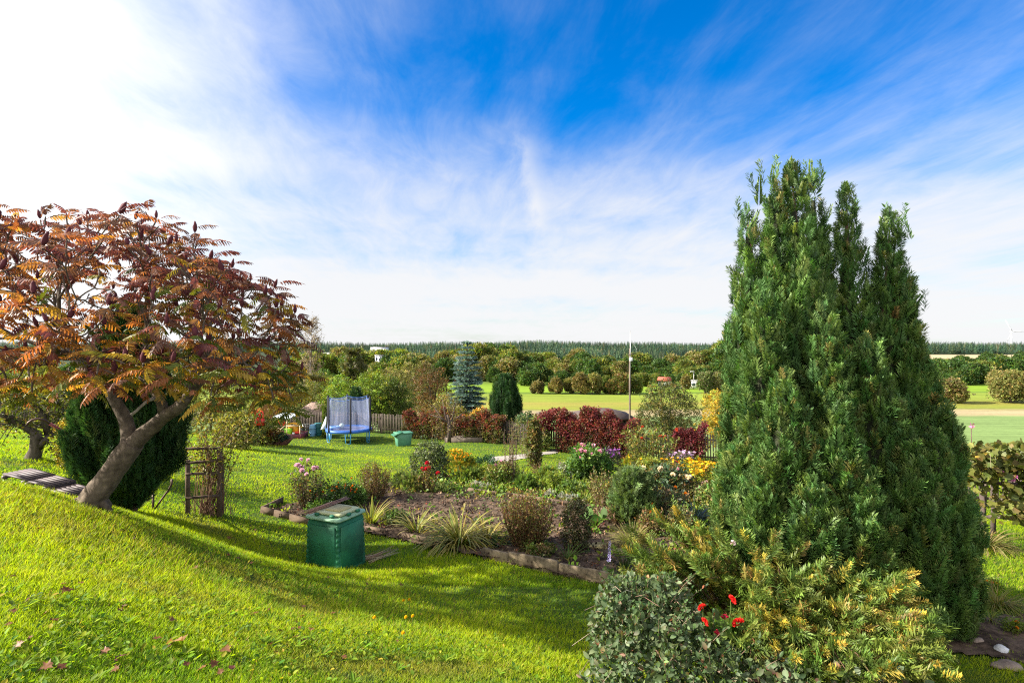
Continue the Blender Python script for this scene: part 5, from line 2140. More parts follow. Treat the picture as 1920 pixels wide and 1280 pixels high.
# ------------------------------------------------------------------ garden shrubs, perennials and flowers
def flower_mesh(kind, col, col2, seed=1):
    """one bloom, unit size, facing +Z"""
    r = np.random.default_rng(seed)
    m = MB()
    if kind == 'daisy':
        n = 12
        a = np.arange(n) * 2 * math.pi / n + r.normal(size=n) * .08
        D = np.stack([np.cos(a), np.sin(a), .12 + .1 * r.random(n)], 1)
        scatter(m, OVAL, D * .12, D, .42, .20, np.array(col), np.array(col) * .9, np.repeat(V3(0, 0, 1)[None], n, 0), r)
        uv_ball(m, V3(0, 0, .03), .15, (1, 1, .6), 8, 4, col2)
    elif kind == 'pom':
        n = 46
        i = np.arange(n) + .5
        z = 1 - 1.35 * i / n
        a = i * 2.39996
        q = np.sqrt(np.maximum(0, 1 - z * z))
        D = np.stack([np.cos(a) * q, np.sin(a) * q, z], 1)
        c = np.array(col)[None] * (1 + .2 * r.normal(size=(n, 1)))
        scatter(m, OVAL, D * .10, D, .40, .24, np.clip(c, 0, .9), np.clip(c * np.array(col2), 0, .9), None, r)
    elif kind == 'cluster':
        n = 16
        D = rand_dirs(n, r)
        D[:, 2] = np.abs(D[:, 2]) * .8 + .05
        for d in D:
            k = 5
            a = np.arange(k) * 6.2832 / k + r.random()
            e = np.stack([np.cos(a), np.sin(a), .4 + 0 * a], 1) + d * .8
            scatter(m, OVAL, np.repeat((d * .30)[None], k, 0), e, .24, .19, np.clip(np.array(col) * (1 + .2 * r.normal()), 0, .9), np.clip(np.array(col2), 0, .9), None, r)
    elif kind == 'spike':
        n = 60
        t = np.arange(n) / n
        a = np.arange(n) * 2.4
        D = np.stack([np.cos(a), np.sin(a), .5 + 0 * a], 1)
        P = np.stack([np.cos(a) * .05, np.sin(a) * .05, t * 2.4 - 1.2], 1)
        scatter(m, OVAL, P, D, .26 * (1 - .6 * t), .18 * (1 - .5 * t), np.array(col), np.array(col2), None, r)
    return m.mesh('flower', M_PETAL)


_FL = {}


def fl(kind, col, col2):
    k = (kind, col, col2)
    if k not in _FL:
        _FL[k] = flower_mesh(kind, col, col2, len(_FL) + 1)
    return _FL[k]


PINK = ('pom', (.72, .33, .42), (1.05, 1.2, 1.1))
PALEPINK = ('pom', (.74, .42, .52), (1.05, 1.2, 1.15))
REDF = ('pom', (.50, .015, .03), (.9, 1, 1))
MAGENTA = ('daisy', (.55, .12, .33), (.5, .4, .05))
PURPLE = ('daisy', (.20, .04, .33), (.45, .3, .05))
LILAC = ('daisy', (.60, .38, .62), (.45, .35, .08))
LILACS = ('spike', (.42, .36, .68), (.58, .52, .78))
GOLD = ('daisy', (.80, .42, .01), (.30, .14, .02))
YELLOWF = ('daisy', (.75, .50, .02), (.55, .3, .02))
ORANGEF = ('pom', (.62, .17, .01), (1.05, 1.2, 1))
CREAM = ('pom', (.78, .62, .40), (1.0, 1.08, 1.15))
GERAN = ('cluster', (.68, .012, .012), (.78, .03, .02))
WHITEF = ('daisy', (.74, .74, .78), (.5, .4, .2))


def add_flowers(root, kind, pts, size, rng, face=None, name='flower'):
    me = fl(*kind)
    for p in pts:
        s = size * (.8 + .45 * rng.random())
        child(name, me, root, p, (rng.normal() * .08, rng.normal() * .08, rng.random() * 6.28) if kind[0] == 'spike' else (rng.normal() * .5 + (.35 if face is None else face), rng.normal() * .45, rng.random() * 6.28), s)


def plant(name, label, cat, u, vb, w, h, pal, kind='bush', n=500, leaf=.07, tip=None, seed=None, group=None, flowers=None, depth=1.0, stem=None, Y=None, leafw=.5, sparse=False, template=None, topw=1.0, mat=None, lift=0.0):
    """a plant whose foot shows at (u, vb) in the photo, w x h photo pixels big at that distance"""
    b = hit(u, vb) if Y is None else at(u, Y)
    rng = np.random.default_rng(seed or int(u * 13 + vb))
    k = b[1] / F
    R, H = w / 2 * k * 1.10, h * k * 1.05
    b = b + V3(0, R * depth * .6, lift)
    b[2] = g1(b[0], b[1]) + lift
    root = empty(name, b, label, cat, group)
    fo, st = MB(), MB()
    stem = stem or (.09, .06, .03)
    tops = []
    if kind == 'bush':
        nl = 8
        lobes = []
        for i in range(nl):
            a = i * 2.4 + rng.random()
            t = (i + .5) / nl
            q = R * (.62 - .25 * t) * topw
            rad = R * (.42 + .15 * rng.random())
            zc = min(H * (.30 + .5 * t), H - rad * .5)
            lobes.append((b + V3(math.cos(a) * q, math.sin(a) * q * depth, zc), V3(rad, rad * depth, min(max(H - zc, rad * .4), zc * .95))))
        P, d, kk = lobe_points(n, lobes, rng, .45 if sparse else .6)
        lt = np.exp(rng.normal(size=nl) * .15)
        col = pick(pal, len(P), .25, rng) * lt[kk][:, None]
        tp = pick(tip, len(P), .25, rng) if tip else col * 1.2
        s = leaf * (.7 + .6 * rng.random(len(P)))
        D = nrm(d + rng.normal(size=d.shape) * .7 + V3(0, 0, .1))
        if template == 'leaf':
            scatter(fo, OVAL, P, D, s, s * leafw, col, tp, None, rng)
        else:
            scatter_any(fo, template or CLUMPS, P, D, s * 2.2, s * 2.2, col, tp, None, rng)
        for c, r in lobes:
            e = c + V3(0, 0, r[2] * .3)
            a0 = b + V3(rng.normal() * R * .08, rng.normal() * R * .08, -.03)
            tube(st, [a0, (a0 + e) / 2 + V3(0, 0, H * .06), e], [max(.006, R * .03), max(.004, R * .018), .003], 4, stem, cap=False)
            tops.append(c + V3(0, 0, r[2]))
        tops = [p for p in P[np.argsort(-P[:, 2] + rng.normal(size=len(P)) * H * .12)][:max(60, n // 5)]]
    elif kind == 'twiggy':
        ns = max(14, int(n / 24))
        P, D = [], []
        for i in range(ns):
            a = rng.random() * 6.28
            q = rng.random() ** .6
            e = b + V3(math.cos(a) * R * q * topw, math.sin(a) * R * q * depth * topw, H * (.72 + .33 * rng.random()) * (1 - .22 * q * q))
            f0 = b + V3(math.cos(a) * R * q * .35, math.sin(a) * R * q * .35 * depth, -.03)
            mid = (f0 + e) / 2 + V3(math.cos(a), math.sin(a), .2) * R * .10 * q
            tube(st, [f0, mid, e], [.006, .0045, .002], 4, stem, cap=False)
            m_ = int(n / ns)
            t = .15 + .85 * rng.random(m_)
            pp = (f0[None] * ((1 - t) ** 2)[:, None] + 2 * mid[None] * (t * (1 - t))[:, None] + e[None] * (t ** 2)[:, None])
            P.append(pp + rng.normal(size=pp.shape) * .02 * (1 + R))
            D.append(nrm(nrm(e - f0)[None] * .5 + rng.normal(size=pp.shape) * .7))
            tops.append(e)
        P, D = np.concatenate(P), np.concatenate(D)
        s = leaf * (.6 + .8 * rng.random(len(P)))
        col = pick(pal, len(P), .25, rng)
        scatter(fo, LEAF, P, D, s, s * leafw, col, pick(tip, len(P), .25, rng) if tip else col * 1.2, None, rng)
    elif kind == 'blades':
        a = rng.random(n) * 6.28
        q = rng.random(n) ** .7
        P = b + np.stack([np.cos(a) * R * .28 * q, np.sin(a) * R * .28 * q * depth, np.full(n, -.02)], 1)
        dr = sparse if isinstance(sparse, float) else .9
        O = np.stack([np.cos(a), np.sin(a), np.zeros(n)], 1)
        D = nrm(O * (.18 + .55 * q[:, None] * dr) + V3(0, 0, 1) + rng.normal(size=(n, 3)) * .10)
        ln = np.hypot(R, H) * (.62 + .45 * rng.random(n))
        col = pick(pal, n, .2, rng)
        tp = pick(tip, n, .2, rng) if tip else col
        scatter_any(fo, [arch_blade(dr * .6), arch_blade(dr * 1.5), arch_blade(dr * 2.1)], P, D, ln, leaf * (.7 + .6 * rng.random(n)), col, tp, O + V3(0, 0, .001) + rng.normal(size=(n, 3)) * .2, rng)
        tops = [b + V3(rng.normal() * R * .4, rng.normal() * R * .3, H * (.9 + .2 * rng.random())) for _ in range(40)]
        st = None
    elif kind == 'feather':
        ns = n
        a = rng.random(ns) * 6.28
        q = rng.random(ns) ** .5
        z = rng.random(ns) ** .8
        pr = np.sqrt(np.maximum(0.05, 1 - (z * .95) ** 2))
        P = b + np.stack([np.cos(a) * R * q * pr, np.sin(a) * R * q * pr * depth, z * H * .82], 1)
        O = np.stack([np.cos(a), np.sin(a), np.zeros(ns)], 1)
        D = nrm(O * .5 * q[:, None] + V3(0, 0, .8) + rng.normal(size=(ns, 3)) * .3)
        s = leaf * (.7 + .6 * rng.random(ns))
        col = pick(pal, ns, .2, rng)
        scatter_any(fo, PLUMES, P, D, s, s * .7, col, pick(tip, ns, .2, rng) if tip else col * 1.3, None, rng)
        for i in range(10):
            e = P[i]
            tube(st, [b + V3(0, 0, -.02), e], [.006, .003], 4, stem, cap=False)
        tops = [p + V3(0, 0, s[0] * .6) for p in P[np.argsort(-P[:, 2])][:60]]
    fo.build('foliage', mat or M_LEAF, root)
    if st is not None:
        st.build('stems', M_STEM, root)
    for (fk, cnt, size, low) in (flowers or []):
        tp = np.array(tops)
        zmin = b[2] + H * low
        c = tp[tp[:, 2] > zmin]
        if len(c) == 0:
            c = tp
        sel = c[rng.integers(0, len(c), min(cnt, 100))]
        # blooms sit on the side open to light and air: above and out of the foliage
        pts = sel + np.stack([rng.normal(size=len(sel)) * R * .10, -np.abs(rng.normal(size=len(sel))) * R * .12, np.abs(rng.normal(size=len(sel))) * .03 + size * .25], 1)
        add_flowers(root, fk, pts, size, rng)
    return root


P_GRN = [(4, G_MID), (3, (.08, .15, .025)), (1, G_LT)]
P_DKG = [(4, G_DK), (3, G_MID), (1, (.05, .09, .02))]
P_LIME = [(3, (.13, .19, .02)), (3, (.09, .15, .02)), (1, (.22, .22, .03))]
P_GREY = [(3, (.10, .13, .09)), (2, (.15, .17, .13)), (1, (.07, .10, .06))]
P_BLUE = [(3, (.05, .085, .085)), (2, (.08, .12, .12))]
P_BRN = [(3, (.11, .065, .03)), (2, (.16, .10, .04)), (2, (.08, .08, .025)), (1, (.18, .08, .03))]
P_BRG = [(3, (.085, .085, .025)), (3, (.14, .10, .03)), (2, (.10, .055, .025))]
P_RUST = [(3, (.20, .07, .025)), (2, (.12, .05, .025)), (2, (.09, .09, .02))]
P_STRAW = [(3, (.24, .22, .05)), (3, (.13, .17, .03)), (1, (.32, .26, .09))]
P_YEL = [(4, (.46, .36, .04)), (3, (.34, .30, .04)), (1, (.16, .19, .03))]
P_RED = [(4, (.16, .030, .034)), (3, (.11, .024, .028)), (2, (.21, .055, .038)), (1.2, (.13, .09, .035)), (1.4, (.075, .055, .028))]
P_REDB = [(3, (.20, .05, .03)), (3, (.12, .04, .03)), (2, (.10, .085, .025)), (1, (.07, .09, .02))]

# --- the front of the bed, from left to right
plant('rose_bush', 'rose bush with pale pink blooms in the boarded bed left of the compost bin', 'rose', 566, 960, 72, 82, [(3, (.06, .085, .03)), (2, (.10, .09, .03)), (1, (.13, .07, .03))], 'twiggy', 1500, .06, leafw=.6, stem=(.16, .10, .07), flowers=[(PALEPINK, 13, .13, .80)])
plant('perennial', 'dark leaved plant with small orange flowers right of the pink rose bush', 'perennial', 622, 962, 90, 44, P_DKG, 'bush', 420, .055, flowers=[(ORANGEF, 26, .055, .45)])
plant('perennial', 'low green plant in front of the pink rose bush', 'perennial', 592, 972, 42, 26, P_GRN, 'bush', 160, .05)
plant('heather_shrub', 'upright brown twiggy shrub between the pink rose and the red dahlia', 'shrub', 698, 944, 66, 72, P_BRG, 'twiggy', 2400, .055, stem=(.13, .08, .045), topw=.9)
plant('dahlia', 'dark red pompon dahlia in the middle of the bed', 'dahlia', 796, 930, 44, 52, P_BRG, 'twiggy', 420, .07, leafw=.6, flowers=[(REDF, 7, .13, .62)])
plant('dahlia', 'small orange red dahlia beside the brown twiggy shrub', 'dahlia', 662, 948, 36, 30, P_GRN, 'bush', 150, .06, flowers=[(('pom', (.55, .07, .02), (1, 1.2, 1)), 4, .12, .6)])
plant('iris_clump', 'upright yellowish green sword leaved clump right behind the compost bin', 'iris', 692, 990, 40, 66, [(3, (.16, .22, .02)), (2, (.09, .15, .02)), (1, (.30, .26, .05))], 'blades', 60, .026, sparse=.35, tip=[(1, (.26, .28, .04)), (1, (.36, .30, .08))])
plant('iris_clump', 'leaning sword leaved clump left of the big drooping clump', 'iris', 778, 1008, 66, 62, [(3, (.10, .16, .02)), (2, (.20, .20, .03)), (1, (.36, .29, .10))], 'blades', 55, .028, sparse=.6, tip=[(1, (.26, .25, .05)), (1, (.42, .34, .14))])
plant('daylily_clump', 'big drooping strap leaved clump with straw coloured tips at the bed edge', 'daylily', 858, 1034, 116, 88, P_STRAW, 'blades', 330, .024, sparse=1.1, tip=[(2, (.34, .28, .07)), (1, (.13, .17, .03)), (1, (.42, .34, .14))])
plant('daylily_clump', 'smaller yellowing strap leaved clump right of the big drooping clump', 'daylily', 912, 1022, 60, 60, P_STRAW, 'blades', 110, .024, sparse=.9, tip=[(2, (.36, .27, .06)), (1, (.20, .19, .03))])
plant('spirea_shrub', 'broad reddish brown twiggy shrub behind the concrete edging', 'shrub', 990, 1038, 118, 104, [(3, (.15, .10, .035)), (3, (.12, .125, .028)), (2, (.18, .08, .04)), (1, (.09, .12, .025))], 'twiggy', 5200, .048, stem=(.11, .06, .035), topw=.86, leafw=.55)
plant('clipped_shrub', 'dark clipped shrub with a bushy top on dark stems, right of the brown twiggy shrub', 'shrub', 1084, 1044, 60, 94, [(3, (.050, .045, .022)), (2, (.085, .06, .03)), (2, (.03, .045, .015))], 'bush', 620, .035, topw=.7)
plant('grass_clump', 'small green grassy clump at the foot of the dark clipped shrub', 'grass clump', 1066, 1058, 26, 50, [(1, (.07, .12, .02))], 'blades', 36, .013, sparse=.4)
plant('rhubarb', 'rhubarb with large pale green leaves on red stalks in the bare soil', 'rhubarb', 1122, 1002, 44, 34, [(2, (.13, .22, .06)), (2, (.07, .15, .03))], 'bush', 11, .30, template='leaf', leafw=.8, stem=(.30, .03, .04), topw=1.2)
plant('fine_grass', 'pale feathery ornamental grass tuft in front of the juniper', 'grass tuft', 1190, 1032, 66, 54, [(3, (.20, .25, .03)), (2, (.28, .27, .08)), (1, (.10, .15, .02))], 'blades', 420, .006, sparse=.7, tip=[(1, (.46, .38, .18)), (1, (.24, .26, .05))])
plant('iris_clump', 'dark green upright sword leaved clump beside the lilac flower spike', 'iris', 1172, 1076, 34, 66, [(3, (.045, .075, .02)), (1, (.09, .07, .03))], 'blades', 46, .016, sparse=.3)
plant('liatris', 'single lilac flower spike standing at the bed edge', 'flower', 1147, 1084, 12, 46, [(1, (.06, .10, .03))], 'blades', 12, .008, sparse=.5, flowers=[(LILACS, 1, .13, .2)])

# --- middle of the bed
plant('buddleia', 'grey green rounded bush on bare stems at the back edge of the bare soil', 'shrub', 803, 904, 60, 68, [(3, (.075, .10, .045)), (2, (.11, .12, .06)), (1, (.05, .07, .025))], 'bush', 520, .07, stem=(.12, .09, .06))
plant('santolina', 'low rounded grey green cushion left of the red dahlia', 'perennial', 752, 920, 40, 32, [(2, (.07, .10, .03)), (1, (.11, .14, .04))], 'feather', 240, .12)
plant('perennial', 'yellowing ferny patch along the back of the bed near the tall climber pillar', 'perennial', 862, 888, 64, 34, [(3, (.15, .18, .02)), (2, (.30, .22, .02)), (1, (.08, .13, .02))], 'feather', 380, .14, flowers=[(('pom', (.68, .30, .01), (1.05, 1.2, 1)), 18, .07, .5)])
plant('perennial', 'orange yellow flowered patch behind the grey green rounded bush', 'perennial', 852, 868, 44, 22, [(2, (.16, .20, .02)), (1, (.30, .25, .03))], 'feather', 200, .15, flowers=[(GOLD, 30, .09, .4)])
plant('young_tree', 'thin young tree with reddish twigs in front of the pale path', 'young tree', 957, 912, 34, 120, [(2, (.13, .07, .05)), (2, (.09, .07, .03)), (1, (.10, .11, .03))], 'twiggy', 520, .06, stem=(.16, .11, .085), topw=.85)
plant('climber_pillar', 'tall pillar of browning climber leaves on a post in the middle of the lawn edge', 'climber', 1003, 880, 30, 86, [(3, (.085, .10, .025)), (2, (.15, .11, .035)), (1, (.08, .05, .025))], 'bush', 420, .08, topw=.45)
plant('climber_tangle', 'loose tangle of pale green climber branches beside the tall climber pillar', 'climber', 988, 860, 74, 82, [(2, (.12, .14, .03)), (1, (.16, .13, .05))], 'twiggy', 700, .09, sparse=True, stem=(.16, .12, .08))
plant('perennial', 'mixed low green perennials below the thin young tree', 'perennial', 936, 914, 56, 36, [(3, (.08, .12, .02)), (2, (.14, .15, .03)), (1, (.13, .08, .04))], 'bush', 340, .06, flowers=[(MAGENTA, 6, .08, .5)])
plant('perennial', 'small round deep green plant at the near end of the path', 'perennial', 912, 880, 40, 20, [(1, (.03, .075, .03))], 'bush', 200, .06)
plant('perennial', 'light green leafy plant behind the long plank', 'perennial', 985, 924, 36, 30, [(2, (.10, .16, .03)), (1, (.06, .11, .02))], 'feather', 220, .15)
plant('perennial', 'yellowish green herb behind the long plank, right of the light green leafy plant', 'perennial', 1040, 926, 44, 36, [(2, (.14, .18, .02)), (1, (.08, .12, .02))], 'bush', 300, .05)
plant('sedum', 'brownish seed headed plant below the tall climber pillar', 'perennial', 1012, 902, 34, 36, [(2, (.14, .085, .05)), (1, (.09, .08, .03))], 'twiggy', 420, .05)
for i, (u, v, lab) in enumerate(((893, 922, 'silver leaved edging plant on the left part of the long plank'), (912, 926, 'second silver leaved edging plant on the long plank'), (1033, 938, 'silver leaved edging plant near the right end of the long plank'),
                                 (1058, 944, 'silver leaved edging plant at the right end of the long plank'), (1075, 946, 'last small silver leaved edging plant by the right plank end'))):
    plant('silver_ragwort', lab, 'edging plant', u, v, 24, 17, [(2, (.34, .34, .32)), (1, (.22, .23, .20))], 'feather', 70, .09, group='silver edging plants')
plant('dahlia', 'large leafy green dahlia bush topped with pink blooms', 'dahlia', 1106, 908, 70, 60, [(3, (.06, .13, .025)), (2, (.10, .18, .03)), (1, (.03, .07, .015))], 'bush', 560, .10, flowers=[(PINK, 26, .14, .72)])
plant('aster', 'round violet purple aster bush right of the pink dahlia', 'aster', 1147, 882, 34, 36, [(1, (.07, .05, .06)), (1, (.05, .06, .03))], 'bush', 300, .05, flowers=[(PURPLE, 60, .09, .42)])
plant('spider_flower', 'tall loose plant with large pink spidery blooms behind the pink dahlia', 'flower', 1112, 872, 54, 34, [(1, (.09, .13, .03))], 'twiggy', 200, .07, flowers=[(('daisy', (.68, .28, .42), (.5, .3, .2)), 16, .17, .55)])
plant('perennial', 'pale flowered low plant left of the pink dahlia', 'perennial', 1062, 898, 34, 26, [(2, (.16, .20, .10)), (1, (.30, .30, .24))], 'bush', 220, .05)
plant('perennial', 'pale grey leafed plant in front of the pink dahlia', 'perennial', 1070, 906, 26, 28, P_GREY, 'twiggy', 220, .05)
plant('perennial', 'bright orange yellow flower patch in the lawn behind the feathery bush', 'perennial', 1192, 878, 44, 22, [(2, (.18, .21, .02)), (1, (.34, .26, .03))], 'feather', 180, .15, flowers=[(YELLOWF, 34, .09, .4)])
plant('cosmos_bush', 'tall pale green feathery bush in the middle of the bed', 'shrub', 1193, 990, 82, 112, [(3, (.085, .14, .05)), (2, (.12, .17, .06)), (1, (.05, .09, .03))], 'feather', 760, .24, tip=[(1, (.17, .24, .09)), (1, (.12, .18, .07))], stem=(.10, .12, .05))
plant('perennial', 'tall brown seed headed plant left of the feathery bush', 'perennial', 1130, 958, 58, 74, [(2, (.15, .11, .04)), (2, (.10, .11, .03)), (1, (.17, .15, .06))], 'twiggy', 800, .07, stem=(.14, .09, .05))
plant('perennial', 'brown wilted plants on the bare soil below the feathery bush', 'perennial', 1150, 990, 74, 44, [(2, (.13, .075, .045)), (2, (.19, .11, .07)), (1, (.09, .08, .03))], 'twiggy', 700, .07, stem=(.15, .09, .06))
plant('dahlia', 'dark leaved dahlia with cream blooms in front of the yellow flower patch', 'dahlia', 1262, 946, 84, 62, [(3, (.035, .065, .03)), (2, (.06, .09, .04)), (1, (.12, .08, .03))], 'bush', 520, .075, flowers=[(CREAM, 6, .16, .72), (PINK, 2, .10, .4)])
plant('dahlia', 'stalky grey green dahlia with dry stems left of the juniper top', 'dahlia', 1250, 990, 88, 72, [(2, (.055, .085, .055)), (2, (.09, .09, .05)), (1, (.14, .085, .045))], 'twiggy', 1100, .085, leafw=.6, stem=(.22, .18, .09), flowers=[(ORANGEF, 3, .09, .3)])
plant('blue_grass', 'blue grey leafy clump in front of the tall thuja', 'perennial', 1310, 988, 70, 48, P_BLUE, 'blades', 160, .02, sparse=.9)
plant('perennial', 'mixed green and pinkish plants between the blue grey clump and the yellow flower patch', 'perennial', 1312, 952, 76, 36, [(2, (.08, .12, .03)), (2, (.13, .11, .04)), (1, (.16, .09, .07))], 'bush', 420, .06, flowers=[(('pom', (.55, .34, .32), (1, 1.1, 1.1)), 10, .08, .5)])
plant('rudbeckia', 'dense golden yellow rudbeckia patch beside the tall thuja', 'flower patch', 1322, 924, 100, 48, [(2, (.14, .17, .02)), (1, (.20, .17, .03))], 'bush', 520, .06, flowers=[(GOLD, 100, .105, .40), (YELLOWF, 100, .10, .25)])
plant('rudbeckia', 'looser golden flower patch with dark red blooms left of the dense yellow patch', 'flower patch', 1266, 916, 58, 52, [(2, (.16, .15, .03)), (1, (.20, .12, .03))], 'twiggy', 700, .06, flowers=[(GOLD, 30, .08, .45), (REDF, 4, .11, .5)])
plant('aster', 'pale lilac aster bush before the picket fence post', 'aster', 1276, 882, 52, 32, [(1, (.10, .12, .05)), (1, (.14, .13, .06))], 'bush', 260, .05, flowers=[(LILAC, 60, .11, .45)])

MORE = [
    (878, 908, 44, 26, [(2, (.15, .19, .03)), (1, (.09, .14, .03))], 'feather', 200, .15, None, 'soft yellow green ferny plant left of the thin young tree'),
    (908, 902, 36, 28, [(2, (.20, .24, .03)), (1, (.13, .18, .03))], 'bush', 200, .06, None, 'lime green leafy plant beside the round deep green one'),
    (944, 892, 34, 24, [(1, (.10, .12, .04)), (1, (.15, .09, .07))], 'bush', 160, .05, [(MAGENTA, 12, .09, .4)], 'pink flowered low plant at the foot of the thin young tree'),
    (976, 900, 34, 30, [(1, (.16, .19, .03)), (1, (.10, .15, .03))], 'twiggy', 320, .07, None, 'airy yellowish herb between the young tree and the climber pillar'),
    (1030, 908, 40, 30, [(2, (.12, .19, .04)), (1, (.20, .23, .04))], 'feather', 220, .15, None, 'fresh green tuft right of the brownish seed headed plant'),
    (1075, 934, 50, 26, [(2, (.12, .18, .03)), (1, (.08, .13, .03))], 'bush', 260, .06, None, 'leafy green plants above the right end of the long plank'),
    (1098, 948, 44, 30, [(2, (.18, .21, .03)), (1, (.24, .21, .05))], 'blades', 140, .012, None, 'yellow green grassy clump right of the long plank end'),
    (1060, 884, 34, 16, [(1, (.18, .24, .03))], 'feather', 120, .12, None, 'low bright green tuft in the lawn left of the pink dahlia'),
    (1160, 926, 46, 40, [(2, (.13, .15, .04)), (1, (.20, .14, .06))], 'twiggy', 420, .07, None, 'tan and green stalky plant just left of the feathery bush'),
    (1222, 900, 46, 36, [(2, (.15, .18, .03)), (1, (.24, .21, .03))], 'bush', 300, .06, [(YELLOWF, 14, .07, .5)], 'yellow green bush with small yellow flowers right of the feathery bush'),
    (1240, 930, 40, 40, [(2, (.13, .16, .04)), (1, (.18, .12, .05))], 'twiggy', 400, .07, [(PINK, 3, .08, .5)], 'stalky plant with few pink blooms behind the cream dahlia'),
    (1340, 962, 50, 44, [(2, (.10, .16, .04)), (1, (.18, .16, .05))], 'bush', 340, .06, None, 'green bushy plant squeezed between yellow patch and tall thuja'),
    (1222, 1012, 60, 50, [(2, (.16, .11, .05)), (1, (.12, .13, .03)), (1, (.20, .10, .05))], 'twiggy', 620, .07, [(ORANGEF, 2, .07, .4)], 'brown wilting plant with orange seed heads above the juniper tip'),
    (1282, 1004, 60, 50, [(2, (.12, .14, .05)), (1, (.18, .13, .06))], 'twiggy', 620, .07, None, 'tangled grey brown stalks between the dahlia and the thuja'),
    (640, 946, 36, 26, [(2, (.08, .14, .03)), (1, (.13, .18, .04))], 'bush', 180, .055, None, 'green leafy plant left of the small orange red dahlia'),
    (738, 990, 40, 24, [(2, (.07, .12, .03)), (1, (.12, .15, .05))], 'bush', 170, .05, None, 'low grey green plant between the two sword leaved clumps'),
    (770, 926, 38, 36, [(1, (.10, .15, .04)), (1, (.15, .17, .05))], 'feather', 160, .15, None, 'soft green tuft between the cushion and the red dahlia'),
    (935, 1030, 44, 34, [(1, (.045, .085, .02)), (1, (.08, .12, .02))], 'blades', 60, .03, None, 'dark green broad leaved clump left of the reddish brown shrub'),
    (1010, 1046, 60, 20, [(2, (.10, .14, .03)), (1, (.17, .11, .05))], 'bush', 200, .045, None, 'low weeds along the concrete edging under the reddish brown shrub'),
    (830, 926, 52, 14, [(1, (.12, .17, .04)), (1, (.17, .18, .05))], 'bush', 150, .05, None, 'low green plants along the left end of the long plank'),
]
for (u, v, w, h, pal, kind, n, leaf, fw, lab) in MORE:
    plant('perennial', lab, 'perennial', u, v, w, h, pal, kind, n, leaf, flowers=fw, sparse=.9 if kind == 'blades' else False)

# --- small trees and bushes on the lawn and along the fences
plant('bare_plum_tree', 'small half bare reddish fruit tree on the lawn in front of the left red hedge', 'tree', 842, 830, 84, 82, [(2, (.13, .075, .04)), (2, (.12, .11, .03)), (1, (.20, .16, .04))], 'twiggy', 900, .10, stem=(.08, .055, .045), topw=1.0)
b_ = hit(841, 831)
m = MB()
tube(m, [b_ + V3(0, .35, -.05), b_ + V3(.02, .35, .8), b_ + V3(-.1, .4, 1.5)], [.14, .11, .06], 8, (.075, .055, .045), jit=.05)
for (dx, dz) in ((-.9, 2.0), (-.4, 2.3), (.35, 2.2), (.9, 1.7), (-1.1, 1.5), (.6, 1.3)):
    tube(m, [b_ + V3(0, .35, 1.0), b_ + V3(dx * .5, .35, 1.35), b_ + V3(dx, .35 + dz * .1, dz)], [.055, .04, .015], 6, (.075, .055, .045))
m.build('trunk', M_BARK, [o for o in SC.objects if o.name == 'bare_plum_tree'][0], smooth=True)
plant('yellow_bush', 'small bright yellow rounded bush beside the garden gate', 'shrub', 1069, 842, 32, 40, P_YEL, 'bush', 420, .07, topw=.8)
plant('apple_bush', 'sprawling yellow green apple bush in front of the right red hedge', 'shrub', 1225, 884, 104, 88, [(3, (.13, .15, .025)), (2, (.09, .11, .025)), (1, (.22, .14, .04))], 'twiggy', 1900, .10, leafw=.6, stem=(.10, .07, .05), flowers=[(('pom', (.45, .05, .02), (1, 1, 1)), 5, .14, .3)])
plant('weedy_bush', 'dark loose bush with white specks below the right red hedge', 'shrub', 1160, 846, 70, 46, [(2, (.05, .06, .025)), (2, (.09, .07, .03)), (1, (.24, .22, .17))], 'twiggy', 600, .10)
plant('perennial', 'bushy green weeds beside the garden gate post', 'perennial', 1018, 846, 32, 30, [(1, (.07, .10, .02)), (1, (.13, .13, .03))], 'bush', 220, .08)
for i, (u, v, w, h, pal, lab) in enumerate(((470, 834, 76, 70, [(2, (.11, .13, .03)), (1, (.24, .21, .05)), (1, (.06, .09, .02))], 'loose yellow green shrub left of the flower stump'),
                                            (432, 842, 60, 66, [(2, (.14, .15, .03)), (1, (.26, .21, .04))], 'yellowish shrub behind the wooden trellis'),
                                            (446, 800, 70, 46, P_GRN, 'green bush under the right edge of the sumac crown'))):
    plant('garden_shrub', lab, 'shrub', u, v, w, h, pal, 'bush', 520, .10, sparse=True)
# rose climbing on the trellis
b_ = at(385, 12.2)
rr = np.random.default_rng(77)
root = empty('climbing_rose', b_, 'yellowing climbing rose tangled over the wooden trellis', 'climber')
fo, st = MB(), MB()
P = []
for i in range(46):
    x0 = xl + (xr - xl) * rr.random()
    a0 = V3(x0, 12.2 + rr.random() * .4, 0)
    a0[2] = g1(a0[0], a0[1])
    e = up(338 + 150 * rr.random(), 778 + 95 * rr.random() ** 1.4, 12.1 + rr.random() * .7)
    mid = V3((a0[0] + e[0]) / 2 + rr.normal() * .12, (a0[1] + e[1]) / 2 + rr.normal() * .1, a0[2] * .25 + e[2] * .75 + .12)
    tube(st, [a0, a0 * .5 + mid * .5 + rr.normal(size=3) * .05, mid, e], [.008, .007, .005, .002], 4, (.17, .10, .06), cap=False)
    for s in range(34):
        f = .25 + .75 * rr.random()
        P.append(a0 * (1 - f) ** 2 + 2 * mid * f * (1 - f) + e * f * f + rr.normal(size=3) * .07)
P = np.array(P)
keep = (P[:, 2] - b_[2] > .9) | (rr.random(len(P)) < .35)
P = P[keep]
scatter(fo, OVAL, P, rand_dirs(len(P), rr), .055 + .03 * rr.random(len(P)), .035, pick([(3, (.17, .17, .03)), (2, (.26, .21, .04)), (2, (.10, .12, .03)), (1, (.16, .09, .04))], len(P), .25, rr), None, None, rr)
st.build('canes', M_STEM, root)
